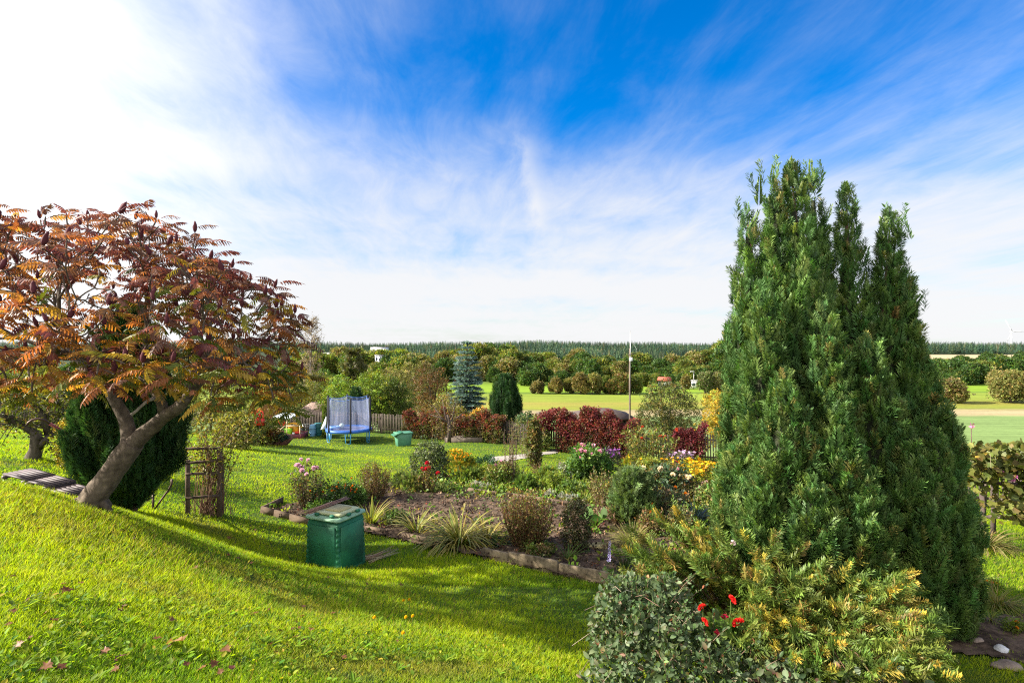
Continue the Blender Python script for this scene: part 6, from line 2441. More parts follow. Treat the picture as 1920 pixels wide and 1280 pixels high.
fo.build('foliage', M_LEAF, root)
m = MB()
for i in range(60):
    a0 = b_ + V3(rr.normal() * .25, .25 + rr.normal() * .15, 0)
    tube(m, [a0, a0 + V3(rr.normal() * .12, rr.normal() * .1, .3 + .25 * rr.random())], [.007, .003], 4, (.16, .09, .06), cap=False)
m.build('dead_canes', M_STEM, root)

# stump planter with asters and heuchera
sp = V3((512 - 960) / F * 27.3, 27.3, 0)
sp[2] = g1(sp[0], sp[1])
root = empty('tree_stump', sp, 'low gnarled brown tree stump with a hollow on the lawn before the sandpit', 'stump')
m = MB()
rr = np.random.default_rng(78)
for i in range(9):
    a = rr.random() * 6.28
    L_ = .28 + .36 * rr.random()
    p0 = sp + V3(rr.normal() * .22, rr.normal() * .12, .12)
    p1 = p0 + V3(math.cos(a) * L_, math.sin(a) * L_ * .5, .18 + .25 * rr.random())
    tube(m, [p0 - V3(0, 0, .15), p0 + (p1 - p0) * .5, p1], [.18, .155, .09], 8, pick([(1, (.11, .055, .04)), (1, (.15, .085, .06))], 1, .15, rr)[0], jit=.13, rng=rr)
m.build('wood', M_BARK, root)
kp = sp + V3(-.68, .1, 0)
kp[2] = g1(kp[0], kp[1])
root = empty('post_stump', kp, 'upright dark stump carrying the pot of white and violet asters', 'stump')
m = MB()
tube(m, [kp - V3(0, 0, .1), kp + V3(.02, 0, .35), kp + V3(-.03, 0, .72)], [.30, .25, .27], 10, (.07, .045, .035), jit=.10, rng=rr)
m.build('wood', M_BARK, root)


def cushion(name, label, cat, c, R, H, pal, n, leaf, flowers, tms=None):
    rng = np.random.default_rng(int(abs(c[0]) * 100))
    root = empty(name, c, label, cat)
    fo = MB()
    d = rand_dirs(n, rng)
    d[:, 2] = np.abs(d[:, 2])
    P = c + d * V3(R, R * .8, H) * (.7 + .35 * rng.random((n, 1)))
    s = leaf * (.7 + .6 * rng.random(n))
    col = pick(pal, n, .25, rng)
    scatter_any(fo, tms or CLUMPS, P, d, s * 2, s * 2, col, col * 1.2, None, rng)
    fo.build('foliage', M_LEAF, root)
    for fk, cnt, size in flowers:
        d = rand_dirs(cnt, rng)
        d[:, 2] = np.abs(d[:, 2])
        d[:, 1] = -np.abs(d[:, 1])
        add_flowers(root, fk, c + d * V3(R, R * .85, H) * 1.04, size, rng)
    return root


cushion('aster', 'pot of white and violet asters on the dark stump beside the green toy', 'aster', kp + V3(0, 0, .70), .42, .44, [(1, (.05, .08, .05)), (1, (.04, .03, .05))], 160, .06, [(WHITEF, 56, .11), (('daisy', (.30, .22, .50), (.5, .4, .1)), 30, .11)])
cushion('coleus', 'orange and brown leaved plant growing in the low gnarled stump', 'foliage plant', sp + V3(.02, -.12, .30), .40, .42, [(2, (.36, .15, .02)), (2, (.12, .05, .03)), (1, (.30, .22, .03))], 120, .09, [])
cushion('sedum', 'dark blue green cushion plant at the right end of the low gnarled stump', 'foliage plant', sp + V3(.42, -.05, .26), .34, .30, [(1, (.03, .07, .05))], 130, .07, [])

# --- hedges of creeper over the fences
def hedge(name, label, pts, h, th, pal_top, pal_low, n, leaf, seed, mound=0.17, cat='hedge', split=.5, base=0.0):
    rng = np.random.default_rng(seed)
    pts = np.asarray(pts, float)
    seg = np.linalg.norm(np.diff(pts, axis=0), axis=1)
    cum = np.concatenate([[0], np.cumsum(seg)])
    root = empty(name, V3(pts[0][0], pts[0][1], g1(*pts[0])), label, cat)
    s = rng.random(n) * cum[-1]
    x = np.interp(s, cum, pts[:, 0])
    y = np.interp(s, cum, pts[:, 1])
    d = pts[-1] - pts[0]
    d = d / np.linalg.norm(d)
    hh = h * (1 + mound * np.sin(s * 2.1 + seed) + mound * .8 * np.sin(s * 5.3) + mound * .5 * np.sin(s * 11))
    a = rng.random(n)
    top = rng.random(n) < .38
    z = np.where(top, hh * (.9 + .14 * rng.random(n)), base + (hh - base) * rng.random(n) ** .8)
    off = np.where(top, (rng.random(n) - .5) * th, np.sign(rng.random(n) - .35) * -1 * th / 2 * (.75 + .4 * rng.random(n)))
    px_, py_ = x - d[1] * off, y + d[0] * off
    P = np.stack([px_, py_, g(px_, py_) + z], 1)
    nd = np.stack([-d[1] * np.sign(off), d[0] * np.sign(off), .3 + 0 * off], 1)
    D = nrm(nd + rng.normal(size=nd.shape) * .7)
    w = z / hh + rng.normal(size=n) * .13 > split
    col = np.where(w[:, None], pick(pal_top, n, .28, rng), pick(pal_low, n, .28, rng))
    sz = leaf * (.7 + .6 * rng.random(n))
    fo = MB()
    scatter_any(fo, CLUMPS_FINE, P, D, sz * 2.4, sz * 2.4, col, col * 1.25, None, rng)
    fo.build('foliage', M_LEAF, root)
    for i in range(int(cum[-1] * 3) + 10):
        q = rng.random() * cum[-1]
        bx, by = np.interp(q, cum, pts[:, 0]), np.interp(q, cum, pts[:, 1])
        p0 = V3(bx, by, g1(bx, by) - .05)
        st = MB()
        tube(st, [p0, p0 + V3(rng.normal() * .15, 0, h * .5), p0 + V3(rng.normal() * .3, rng.normal() * .1, h * .95)], [.02, .014, .005], 4, (.09, .06, .045), cap=False)
        st.build('stem', M_STEM, root)
    return root


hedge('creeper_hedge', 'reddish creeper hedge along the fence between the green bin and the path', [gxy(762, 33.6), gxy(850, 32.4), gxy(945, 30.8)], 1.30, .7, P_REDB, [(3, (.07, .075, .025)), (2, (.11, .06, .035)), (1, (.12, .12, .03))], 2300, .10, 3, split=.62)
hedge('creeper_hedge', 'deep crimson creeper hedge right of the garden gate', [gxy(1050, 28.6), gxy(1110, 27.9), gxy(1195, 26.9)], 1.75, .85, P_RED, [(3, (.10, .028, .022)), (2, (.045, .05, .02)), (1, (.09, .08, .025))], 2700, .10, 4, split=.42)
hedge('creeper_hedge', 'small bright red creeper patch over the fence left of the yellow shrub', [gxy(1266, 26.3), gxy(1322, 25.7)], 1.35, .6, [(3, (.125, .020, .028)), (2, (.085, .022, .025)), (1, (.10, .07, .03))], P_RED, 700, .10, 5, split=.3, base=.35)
arch = [(1006, 800), (1012, 782), (1030, 770), (1052, 768), (1074, 780)]
rr = np.random.default_rng(6)
ab = at(1034, 29.0)
root = empty('creeper_arch', ab, 'arch of crimson creeper hanging over the garden gate', 'creeper')
fo, st = MB(), MB()
P = []
for i in range(900):
    t = rr.random() * 4
    k = min(3, int(t))
    u_ = arch[k][0] + (arch[k + 1][0] - arch[k][0]) * (t - k)
    v_ = arch[k][1] + (arch[k + 1][1] - arch[k][1]) * (t - k)
    P.append(up(u_ + rr.normal() * 5, v_ + rr.random() * 34 * (1 if rr.random() < .35 else .45), 28.7 + rr.normal() * .25))
for i in range(180):
    P.append(up(1008 + rr.normal() * 8, 790 + 50 * rr.random(), 28.9 + rr.normal() * .2))
P = np.array(P)
sz = .11 * (.7 + .6 * rr.random(len(P)))
c_ = pick(P_RED, len(P), .28, rr)
scatter_any(fo, CLUMPS_FINE, P, rand_dirs(len(P), rr), sz * 2.2, sz * 2.2, c_, c_ * 1.25, None, rr)
fo.build('foliage', M_LEAF, root)
for dx in (-.75, .75):
    st = MB()
    tube(st, [ab + V3(dx, 0, -.05), ab + V3(dx * .95, 0, 1.2), ab + V3(dx * .4, -.1, 2.0)], [.03, .022, .012], 5, (.09, .06, .045))
    st.build('stem', M_STEM, root)
for (u, Y, v0, w, pal, lab) in ((862, 35.0, 763, 40, [(2, (.18, .17, .03)), (1, (.10, .12, .03))], 'olive yellow bush behind the left red hedge'), (893, 34.0, 768, 46, [(2, (.32, .20, .03)), (1, (.20, .17, .03))], 'orange yellow bush behind the left red hedge, below the blue spruce'),
                                (985, 33.0, 772, 44, [(2, (.045, .085, .04)), (1, (.09, .12, .04))], 'green leafy bush behind the path gate and the column conifer')):
    b = at(u, Y)
    tree('garden_shrub', lab, 'shrub', b, up(u, v0, Y)[2] - b[2], w / 2 / F * Y, pal, 500, .22, int(u), base_frac=.05, limbs=False, trunk_r=.04)

# --- trees and bushes beyond the fences
BG = [
    # u, Y, v_top, width, palette, n, leaf, label, base_frac, kwargs
    (1252, 33, 706, 128, [(3, (.055, .075, .025)), (2, (.10, .105, .03)), (1, (.17, .13, .04))], 3000, .17, 'big round dull green fruit tree behind the right red hedge, beside the mast', .12, {}),
    (1352, 29, 728, 84, [(3, (.38, .27, .025)), (3, (.26, .21, .03)), (1, (.13, .13, .03))], 2100, .16, 'bright yellow leaved shrub behind the picket fence beside the tall thuja', .10, {}),
    (812, 43, 668, 96, [(3, (.15, .07, .035)), (2, (.09, .08, .03)), (2, (.12, .11, .035))], 2000, .2, 'russet leaved tree left of the blue spruce', .2, {}),
    (838, 38, 735, 84, [(2, (.13, .13, .035)), (1, (.18, .12, .05))], 700, .16, 'thin yellowish tree in front of the russet tree', .2, {}),
    (640, 40, 700, 84, P_LIME, 1700, .2, 'fresh yellow green apple tree behind the trampoline, left part', .25, {}),
    (692, 39, 694, 84, P_LIME, 1700, .2, 'fresh green apple tree right behind the trampoline', .25, {}),
    (734, 39, 706, 80, [(3, (.05, .08, .02)), (2, (.09, .13, .02)), (1, (.14, .17, .03))], 1900, .2, 'darker green apple tree above the picket fence right of the trampoline', .22, {}),
    (600, 44, 690, 76, [(2, (.10, .13, .02)), (1, (.22, .20, .03)), (1, (.07, .09, .02))], 1300, .2, 'yellowing fruit tree with a visible trunk above the summer house', .3, {}),
    (556, 41, 700, 90, [(2, (.12, .13, .03)), (1, (.20, .17, .04))], 1100, .2, 'loose olive tree left of the summer house', .25, {}),
    (520, 38, 716, 90, [(2, (.13, .15, .03)), (1, (.08, .10, .02)), (1, (.26, .21, .04))], 1300, .2, 'yellowish tree behind the sandpit', .2, {}),
    (612, 60, 668, 54, P_GRN, 1200, .3, 'rounded green tree between the birch and the dark fan shaped tree', .2, {}),
    (575, 58, 655, 50, [(1, (.15, .14, .06)), (1, (.10, .10, .04))], 600, .25, 'hazy brownish tree behind the birch', .2, {}),
    (742, 95, 676, 70, [(2, TAN), (2, OLIVE), (1, (.15, .12, .05))], 1800, .5, 'large olive tan round tree in the valley left of the russet tree', .1, {}),
    (775, 120, 668, 76, [(2, OLIVE), (1, (.17, .14, .06))], 1700, .6, 'large olive round tree in the valley behind the russet tree', .1, {}),
    (728, 80, 706, 40, [(1, (.075, .075, .035))], 800, .4, 'small dull grey green round tree in the valley above the apple trees', .1, {}),
    (770, 50, 720, 40, [(1, (.07, .09, .03)), (1, (.13, .14, .04))], 600, .25, 'small green tree between the apple trees and the russet tree', .1, {}),
    (20, 34, 690, 170, [(2, (.10, .13, .025)), (1, (.20, .18, .04)), (1, (.06, .08, .02))], 2200, .22, 'broad yellow green bush behind the far left fence', .08, {}),
    (130, 33, 700, 130, [(2, (.12, .14, .025)), (2, (.24, .20, .04)), (1, (.06, .08, .02))], 1800, .2, 'yellowing bush right of the broad one behind the far left fence', .08, {}),
    (395, 36, 705, 120, [(2, (.10, .12, .025)), (1, (.20, .17, .04))], 1500, .22, 'mixed green tree behind the right half of the sumac crown', .1, {}),
    (300, 40, 700, 130, [(2, (.07, .10, .02)), (1, (.17, .15, .04))], 1400, .25, 'green tree mostly hidden behind the cypress', .1, {}),
    (470, 40, 720, 80, [(2, (.08, .11, .02)), (1, (.15, .15, .03))], 1100, .2, 'green tree behind the garden toys on the left', .1, {}),
]
for (u, Y, vt, w, pal, n, leaf, lab, bf, kw) in BG:
    b = at(u, Y)
    tree('garden_tree', lab, 'tree', b, up(u, vt, Y)[2] - b[2], w / 2 / F * Y, pal, n, leaf, int(u * 7 + Y), 'trees and bushes beyond the garden fence', base_frac=bf, nl=10, **kw)
# dark tree with fan shaped plumes
b = at(660, 62)
rr = np.random.default_rng(66)
root = empty('pine_tree', b, 'dark olive pine with upswept fan shaped branches above the apple trees', 'pine')
tr, fo = MB(), MB()
tp_ = up(655, 641, 62)
tube(tr, [b + V3(0, 0, -.2), (b + tp_) / 2, tp_ - V3(0, 0, .4)], [.2, .14, .03], 7, BARK)
P, D, L_ = [], [], []
for i in range(46):
    t = rr.random() ** .8
    a = rr.random() * 6.28
    r_ = (.5 + 2.3 * t) * (.7 + .5 * rr.random())
    s0 = V3(b[0], b[1], tp_[2] - .5 - t * (tp_[2] - b[2]) * .75)
    e = s0 + V3(math.cos(a) * r_, math.sin(a) * r_, r_ * .45)
    tube(tr, [s0, e], [.06, .02], 4, BARK, cap=False)
    for k in range(26):
        f = .35 + .65 * rr.random()
        P.append(s0 + (e - s0) * f + rr.normal(size=3) * .12)
        D.append(nrm((e - s0) + rr.normal(size=3) * r_ * .5))
        L_.append(.55 + .4 * rr.random())
P, D, L_ = map(np.array, (P, D, L_))
scatter_any(fo, PLUMES, P, D, L_, L_ * .6, pick([(2, (.05, .06, .02)), (1, (.08, .075, .025))], len(P), .2, rr), pick([(1, (.12, .11, .035)), (1, (.09, .10, .03))], len(P), .2, rr), None, rr)
tr.build('trunk', M_BARK, root)
fo.build('crown', M_NEEDLE, root)
# half bare birch
b = at(585, 47)
root = empty('birch_tree', b, 'half bare pale birch rising behind the right end of the sumac crown', 'birch')
tr, fo = MB(), MB()
tp_ = up(584, 604, 47)
ts = np.linspace(0, 1, 8)
path = b + np.outer(ts, tp_ - b) + np.stack([.12 * np.sin(ts * 7), 0 * ts, 0 * ts], 1)
tube(tr, path, .13 * (1.05 - ts), 7, (.42, .40, .36))
P = []
for i in range(150):
    t = .25 + .75 * rr.random()
    s0 = b + (tp_ - b) * t
    a = rr.random() * 6.28
    r_ = (1.9 * (1.1 - t) + .25) * (.6 + .6 * rr.random())
    e = s0 + V3(math.cos(a) * r_, math.sin(a) * r_, r_ * (.8 + .5 * rr.random()))
    tube(tr, [s0, (s0 + e) / 2 + V3(0, 0, .1), e], [.025, .016, .006], 4, (.20, .16, .13), cap=False)
    for k in range(7):
        q = (s0 + e) / 2 + (e - s0) * .5 * rr.random()
        d = nrm(rr.normal(size=3) + V3(0, 0, -.2))
        tube(tr, [q, q + d * .5], [.011, .005], 3, (.22, .16, .12), cap=False)
        for z in range(2):
            P.append(q + d * .5 * rr.random() + rr.normal(size=3) * .06)
P = np.array(P)
scatter(fo, LEAF, P, rand_dirs(len(P), rr), .10, .07, pick([(1, (.28, .20, .07)), (1, (.20, .15, .07))], len(P), .2, rr), None, None, rr)
tr.build('trunk', M_BARK, root)
fo.build('crown', M_LEAF, root)

# --- old apple tree at the far left, leaning trunk
b = hit(62, 861)
Y = b[1]
root = empty('apple_tree', b, 'old apple tree with forked leaning trunk and sparse yellow green leaves at far left', 'tree')
tr, fo = MB(), MB()
rr = np.random.default_rng(80)
C = (.085, .07, .055)
def q3(u, v, dy=0):
    return up(u, v, Y + dy)
tube(tr, [q3(58, 866), q3(62, 858), q3(66, 842), q3(68, 822), q3(66, 808)], [.20, .17, .13, .13, .11], 9, C, jit=.05, rng=rr)
limbs = [[q3(66, 812), q3(45, 800), q3(20, 788, -.2), q3(-10, 772, -.4)], [q3(66, 845), q3(82, 828), q3(95, 815, .2), q3(118, 788, .5), q3(140, 765, .8)],
         [q3(92, 818, .2), q3(80, 780, .1), q3(60, 752, 0), q3(38, 735, -.3)], [q3(20, 788, -.2), q3(0, 760), q3(-20, 735)], [q3(118, 788, .5), q3(112, 760, .4), q3(98, 735, .2)]]
P = []
for l in limbs:
    l = np.array(l)
    tube(tr, l, np.linspace(.095, .035, len(l)), 7, C, jit=.04, rng=rr)
    for i in range(26):
        t = .25 + .75 * rr.random()
        k = min(len(l) - 2, int(t * (len(l) - 1)))
        s0 = l[k] + (l[k + 1] - l[k]) * rr.random()
        d = nrm(rr.normal(size=3) + V3(0, -.1, .25)) * (.35 + .7 * rr.random())
        tube(tr, [s0, s0 + d * .5 + V3(0, 0, .05), s0 + d], [.016, .011, .004], 4, C, cap=False)
        for z in range(13):
            P.append(s0 + d * (.3 + .8 * rr.random()) + rr.normal(size=3) * .09)
P = np.array(P)
scatter(fo, OVAL, P, rand_dirs(len(P), rr), .075 + .04 * rr.random(len(P)), .05, pick([(3, (.13, .15, .025)), (2, (.26, .22, .035)), (1, (.08, .11, .02))], len(P), .25, rr), None, None, rr)
tr.build('trunk', M_BARK, root, smooth=True)
fo.build('crown', M_LEAF, root)
plant('garden_shrub', 'yellow leaved shrub between the old apple tree and the dark cypress', 'shrub', 118, 880, 52, 90, [(2, (.22, .20, .03)), (2, (.34, .25, .03)), (1, (.10, .13, .02))], 'bush', 380, .055, sparse=True)

# ------------------------------------------------------------------ foreground right: cotoneaster, geranium, vines
def mound(name, label, cat, fn, n, leaf, pal, tip, seed, tm=OVAL, leafw=.55, stems=60, stemcol=(.20, .13, .09), face=.9, mat=None, shoots=0):
    """leaves over a bumpy mound; fn(rng, n) gives surface points and outward directions"""
    rng = np.random.default_rng(seed)
    P, O = fn(rng, n)
    c = P.mean(0)
    b = V3(c[0], c[1], g1(c[0], c[1]))
    root = empty(name, b, label, cat)
    fo, st = MB(), MB()
    s = leaf * (.55 + .75 * rng.random(len(P)))
    D = nrm(O * .35 + rng.normal(size=O.shape) * .75)
    U = nrm(O * face + rng.normal(size=O.shape) * .55)
    col = pick(pal, len(P), .22, rng)
    scatter(fo, tm, P, D, s, s * leafw, col, pick(tip, len(P), .2, rng) if tip else col * 1.1, U, rng)
    for i in range(stems):
        p = P[rng.integers(0, len(P))]
        o = O[rng.integers(0, len(P))]
        d = nrm(V3(rng.normal(), rng.normal() * .6, .25 + .5 * rng.random()))
        L_ = .10 + .24 * rng.random()
        tube(st, [p - d * L_ * .7, p + V3(0, 0, .02), p + d * L_ * .25 - V3(0, 0, .03)], [.003, .0025, .0012], 4, pick([(1, stemcol), (1, (.34, .27, .19))], 1, .2, rng)[0], cap=False)
    for i in range(shoots):
        j = rng.integers(0, len(P))
        d = nrm(O[j] * .6 + V3(rng.normal() * .5, -.1, .6 + .4 * rng.random()))
        L_ = .12 + .24 * rng.random()
        e = P[j] + d * L_ + V3(0, 0, -.05 * L_)
        tube(st, [P[j] - d * .1, P[j] + d * L_ * .55 + V3(0, 0, .01), e], [.003, .0025, .001], 4, stemcol, cap=False)
        k = 9
        f = (np.arange(k) + rng.random(k)) / k
        PP = P[j] + d * L_ * f[:, None]
        c_ = pick(pal, k, .2, rng)
        scatter(fo, tm, PP, nrm(d + rng.normal(size=(k, 3)) * .8), leaf * (.5 + .5 * rng.random(k)), leaf * leafw * .7, c_, c_ * 1.2, None, rng)
    fo.build('foliage', mat or M_LEAF, root)
    if stems:
        st.build('stems', M_STEM, root)
    return root


def pix_surface(rows, ymin=None):
    """mound whose front slope runs through sight lines of the given picture rows: (v, u_left, u_right, Y)"""
    rows = sorted(rows)
    vs = np.array([r[0] for r in rows], float)
    def fn(rng, n):
        v = vs[0] + (vs[-1] - vs[0]) * rng.random(n)
        ul = np.interp(v, vs, [r[1] for r in rows])
        ur = np.interp(v, vs, [r[2] for r in rows])
        Y = np.interp(v, vs, [r[3] for r in rows])
        f = rng.random(n)
        u = ul + (ur - ul) * f
        # round the mound off to the sides
        side = np.abs(f - .5) * 2
        Y = Y + .55 * np.clip(side - .55, 0, 1) ** 2 * 2 + .07 * np.sin(u * .07 + v * .045) + .05 * np.sin(u * .19 - v * .11) + rng.normal(size=n) * .05
        Y = Y + rng.random(n) ** 2 * .35 - .16 * np.maximum(0, np.sin(u * .045 + 2) * np.sin(v * .06 + u * .02)) + .22 * (np.sin(u * .11 + v * .09) * np.sin(u * .05 - v * .13) > .45)
        P = np.stack([(u - 960) / F * Y, Y, ZC - (v - 640) / F * Y], 1)
        gz = g(P[:, 0], P[:, 1])
        P[:, 2] = np.maximum(P[:, 2], gz + .02)
        O = np.stack([(f - .5) * 1.6, -np.ones(n), .75 + 0 * f], 1)
        return P, nrm(O)
    return fn


COT = [(4, (.050, .088, .034)), (3, (.082, .128, .050)), (1.5, (.135, .17, .085)), (.35, (.16, .08, .045)), (.15, (.24, .10, .045))]
COT_T = [(3, (.12, .16, .075)), (2, (.085, .13, .05)), (1, (.19, .22, .13))]
mound('cotoneaster', 'grey green small leaved cotoneaster mound with rusty leaves, in front of the juniper', 'shrub',
      pix_surface([(1082, 1150, 1262, 6.3), (1120, 1118, 1292, 6.0), (1180, 1106, 1330, 5.7), (1240, 1104, 1420, 5.4), (1330, 1108, 1560, 5.0)]), 5600, .072, COT, COT_T, 51, stems=190, leafw=.6, shoots=130)
mound('snowberry', 'broad leaved grey green creeper with reddish leaves at the bottom right of the juniper', 'shrub',
      pix_surface([(1236, 1420, 1700, 5.35), (1270, 1400, 1740, 5.2), (1330, 1400, 1760, 4.95)]), 900, .075, [(3, (.06, .09, .045)), (2, (.09, .13, .065)), (1, (.17, .06, .05))], COT_T, 52, stems=50, leafw=.75)
# geranium in the hollow
gb_ = up(1352, 1190, 6.0)
root = empty('geranium', V3(gb_[0], 6.0, gb_[2] - .35), 'geranium with bright red flower heads in the shade between cotoneaster and juniper', 'geranium')
fo, st = MB(), MB()
rr = np.random.default_rng(53)
P = np.array([up(1325 + 92 * rr.random(), 1162 + 66 * rr.random(), 5.75 + .35 * rr.random()) for _ in range(190)])
ROUND = Tmpl([(0, 0, 0, 0)] + [(.5 - .5 * math.cos(a) * (1 if 1 else 1), .5 * math.sin(a) * (1 + .08 * math.cos(6 * a)), .07 * math.cos(3 * a), .7) for a in np.linspace(.5, 5.78, 9)], [[(0, i, i + 1) for i in range(1, 9)]])
O = nrm(np.array([V3(rr.normal() * .5, -.8, .8 + rr.normal() * .3) for _ in P]))
scatter(fo, ROUND, P, nrm(rr.normal(size=P.shape)), .075 + .045 * rr.random(len(P)), .085, pick([(3, (.08, .14, .018)), (2, (.13, .19, .025)), (1, (.05, .09, .015))], len(P), .2, rr), None, O, rr)
fl_pts = [(1318, 1140, .085), (1319, 1167, .09), (1370, 1125, .10), (1386, 1170, .115), (1359, 1158, .07), (1343, 1186, .065)]
for (u, v, s) in fl_pts:
    p = up(u, v, 5.72)
    tube(st, [p, p + V3(.02, .05, -.14), p + V3(.05, .2, -.35)], [.004, .005, .006], 5, (.12, .17, .04), cap=False)
fo.build('foliage', M_LEAF, root)
st.build('stems', M_STEM, root)
for i, (u, v, s) in enumerate(fl_pts):
    child('flower', fl(*GERAN) if i < 4 else fl('cluster', (.32, .01, .035), (.40, .02, .05)), root, up(u, v, 5.70), (.9, rr.normal() * .2, rr.random() * 6), s * 1.2)
p = up(1374, 1018, 6.9)
root = empty('pale_rosebud', V3(p[0], p[1], p[2] - .5), 'single pale pinkish white bud above the juniper before the thuja', 'flower')
child('flower', fl('pom', (.66, .52, .50), (1, 1.05, 1.05)), root, p, (.4, 0, 0), .085)
m = MB()
tube(m, [p, p + V3(0, .05, -.25), p + V3(.02, .15, -.6)], [.003, .004, .005], 4, (.10, .13, .05))
m.build('stem', M_STEM, root)

# vine trellis on the right
vb = at(1843, 12.3)
root = empty('vine_trellis', vb, 'rustic rail trellis overgrown with vines at the right edge', 'trellis')
for (u, Y, v0) in ((1843, 12.2, 905), (1932, 11.9, 860), (1862, 12.6, 845)):
    p = at(u, Y)
    m = MB()
    tube(m, [p - V3(0, 0, .1), p + V3(.02, 0, .7), V3(p[0] - .02, p[1], up(u, v0, Y)[2])], [.055, .05, .045], 7, (.10, .075, .07), jit=.05, rng=rr)
    m.build('post', M_BARK, root)
for (a, b2) in (((1816, 902, 12.2), (2000, 918, 11.8)), ((1835, 968, 12.2), (2000, 978, 11.8)), ((1820, 878, 12.3), (1960, 892, 11.9))):
    m = MB()
    tube(m, [up(*a), (up(*a) + up(*b2)) / 2 + V3(0, 0, .02), up(*b2)], [.036, .04, .036], 7, (.10, .075, .07), jit=.05, rng=rr)
    m.build('rail', M_BARK, root)
VL = [(3, (.075, .10, .02)), (2, (.12, .14, .025)), (1.5, (.15, .10, .035)), (.6, (.05, .06, .02)), (.4, (.34, .20, .03))]


def vine_fn(rng, n):
    u = 1806 + 190 * rng.random(n)
    v = np.where(rng.random(n) < .72, 832 + 66 * rng.random(n), 905 + 75 * rng.random(n))
    v = v + np.where((u < 1832) & (v > 905), -60, 0)
    k = (v > 905) & (u < 1880) & (rng.random(n) < .55)
    u = np.where(k, u + 70, u)
    Y = 12.0 + rng.normal(size=n) * .22
    return np.stack([(u - 960) / F * Y, Y, ZC - (v - 640) / F * Y], 1), nrm(np.stack([-.3 + 0 * u, -np.ones(n), .8 + 0 * u], 1))


VINE = Tmpl([(0, 0, 0, 0), (.05, -.55, .08, .5), (.45, -.42, 0, .5), (.6, -.62, -.05, 1), (1, 0, -.14, 1), (.6, .62, -.05, 1), (.45, .42, 0, .5), (.05, .55, .08, .5)], [[(0, 1, 2), (0, 2, 4), (2, 3, 4), (0, 4, 6), (4, 5, 6), (0, 6, 7)]])
mound('grape_vine', 'vine with large sunlit leaves covering the rail trellis at the right edge', 'vine', vine_fn, 1300, .125, VL, [(2, (.17, .16, .04)), (1, (.10, .12, .03))], 54, tm=VINE, leafw=.95, stems=60, stemcol=(.13, .09, .06))
vr = [o for o in SC.objects if o.name == 'grape_vine'][0]
add_flowers(vr, ('pom', (.62, .18, .42), (1, 1.1, 1.1)), [up(1905, 894, 11.6), up(1878, 886, 11.6), up(1899, 899, 11.6)], .09, rr)
plant('weeds', 'dry tangled weeds under the vine trellis', 'weeds', 1880, 1040, 110, 56, [(2, (.13, .12, .035)), (2, (.09, .11, .02)), (1, (.24, .17, .08))], 'blades', 240, .014, sparse=1.2, tip=[(1, (.34, .25, .12)), (1, (.17, .17, .04))])
plant('dead_stalks', 'pale heap of dead stalks in the grass right of the thuja foot', 'dead stalks', 1858, 1100, 50, 34, [(1, (.30, .21, .15)), (1, (.38, .28, .20))], 'blades', 60, .008, sparse=1.5)
plant('marigold', 'orange and yellow marigolds in the dry grass right of the thuja', 'marigold', 1866, 1112, 34, 22, [(1, (.12, .16, .02))], 'bush', 90, .035, flowers=[(('pom', (.66, .20, .01), (1.05, 1.2, 1)), 2, .06, .4), (('pom', (.74, .46, .01), (1.05, 1.2, 1)), 2, .05, .4)])
plant('marigold', 'small orange marigold at the right edge above the white stone', 'marigold', 1912, 1192, 30, 24, [(1, (.12, .16, .02))], 'bush', 70, .03, flowers=[(('pom', (.66, .20, .01), (1.05, 1.2, 1)), 2, .05, .4)])
plant('grass_clump', 'yellow green tall grass in the corner right of the thuja', 'grass clump', 1895, 1150, 90, 44, [(2, (.17, .18, .03)), (1, (.28, .22, .08))], 'blades', 260, .008, sparse=.9)
plant('perennial', 'small spiky yellow green plant above the white stone', 'perennial', 1868, 1170, 40, 30, [(2, (.20, .22, .03)), (1, (.10, .14, .03))], 'blades', 90, .01, sparse=.9)

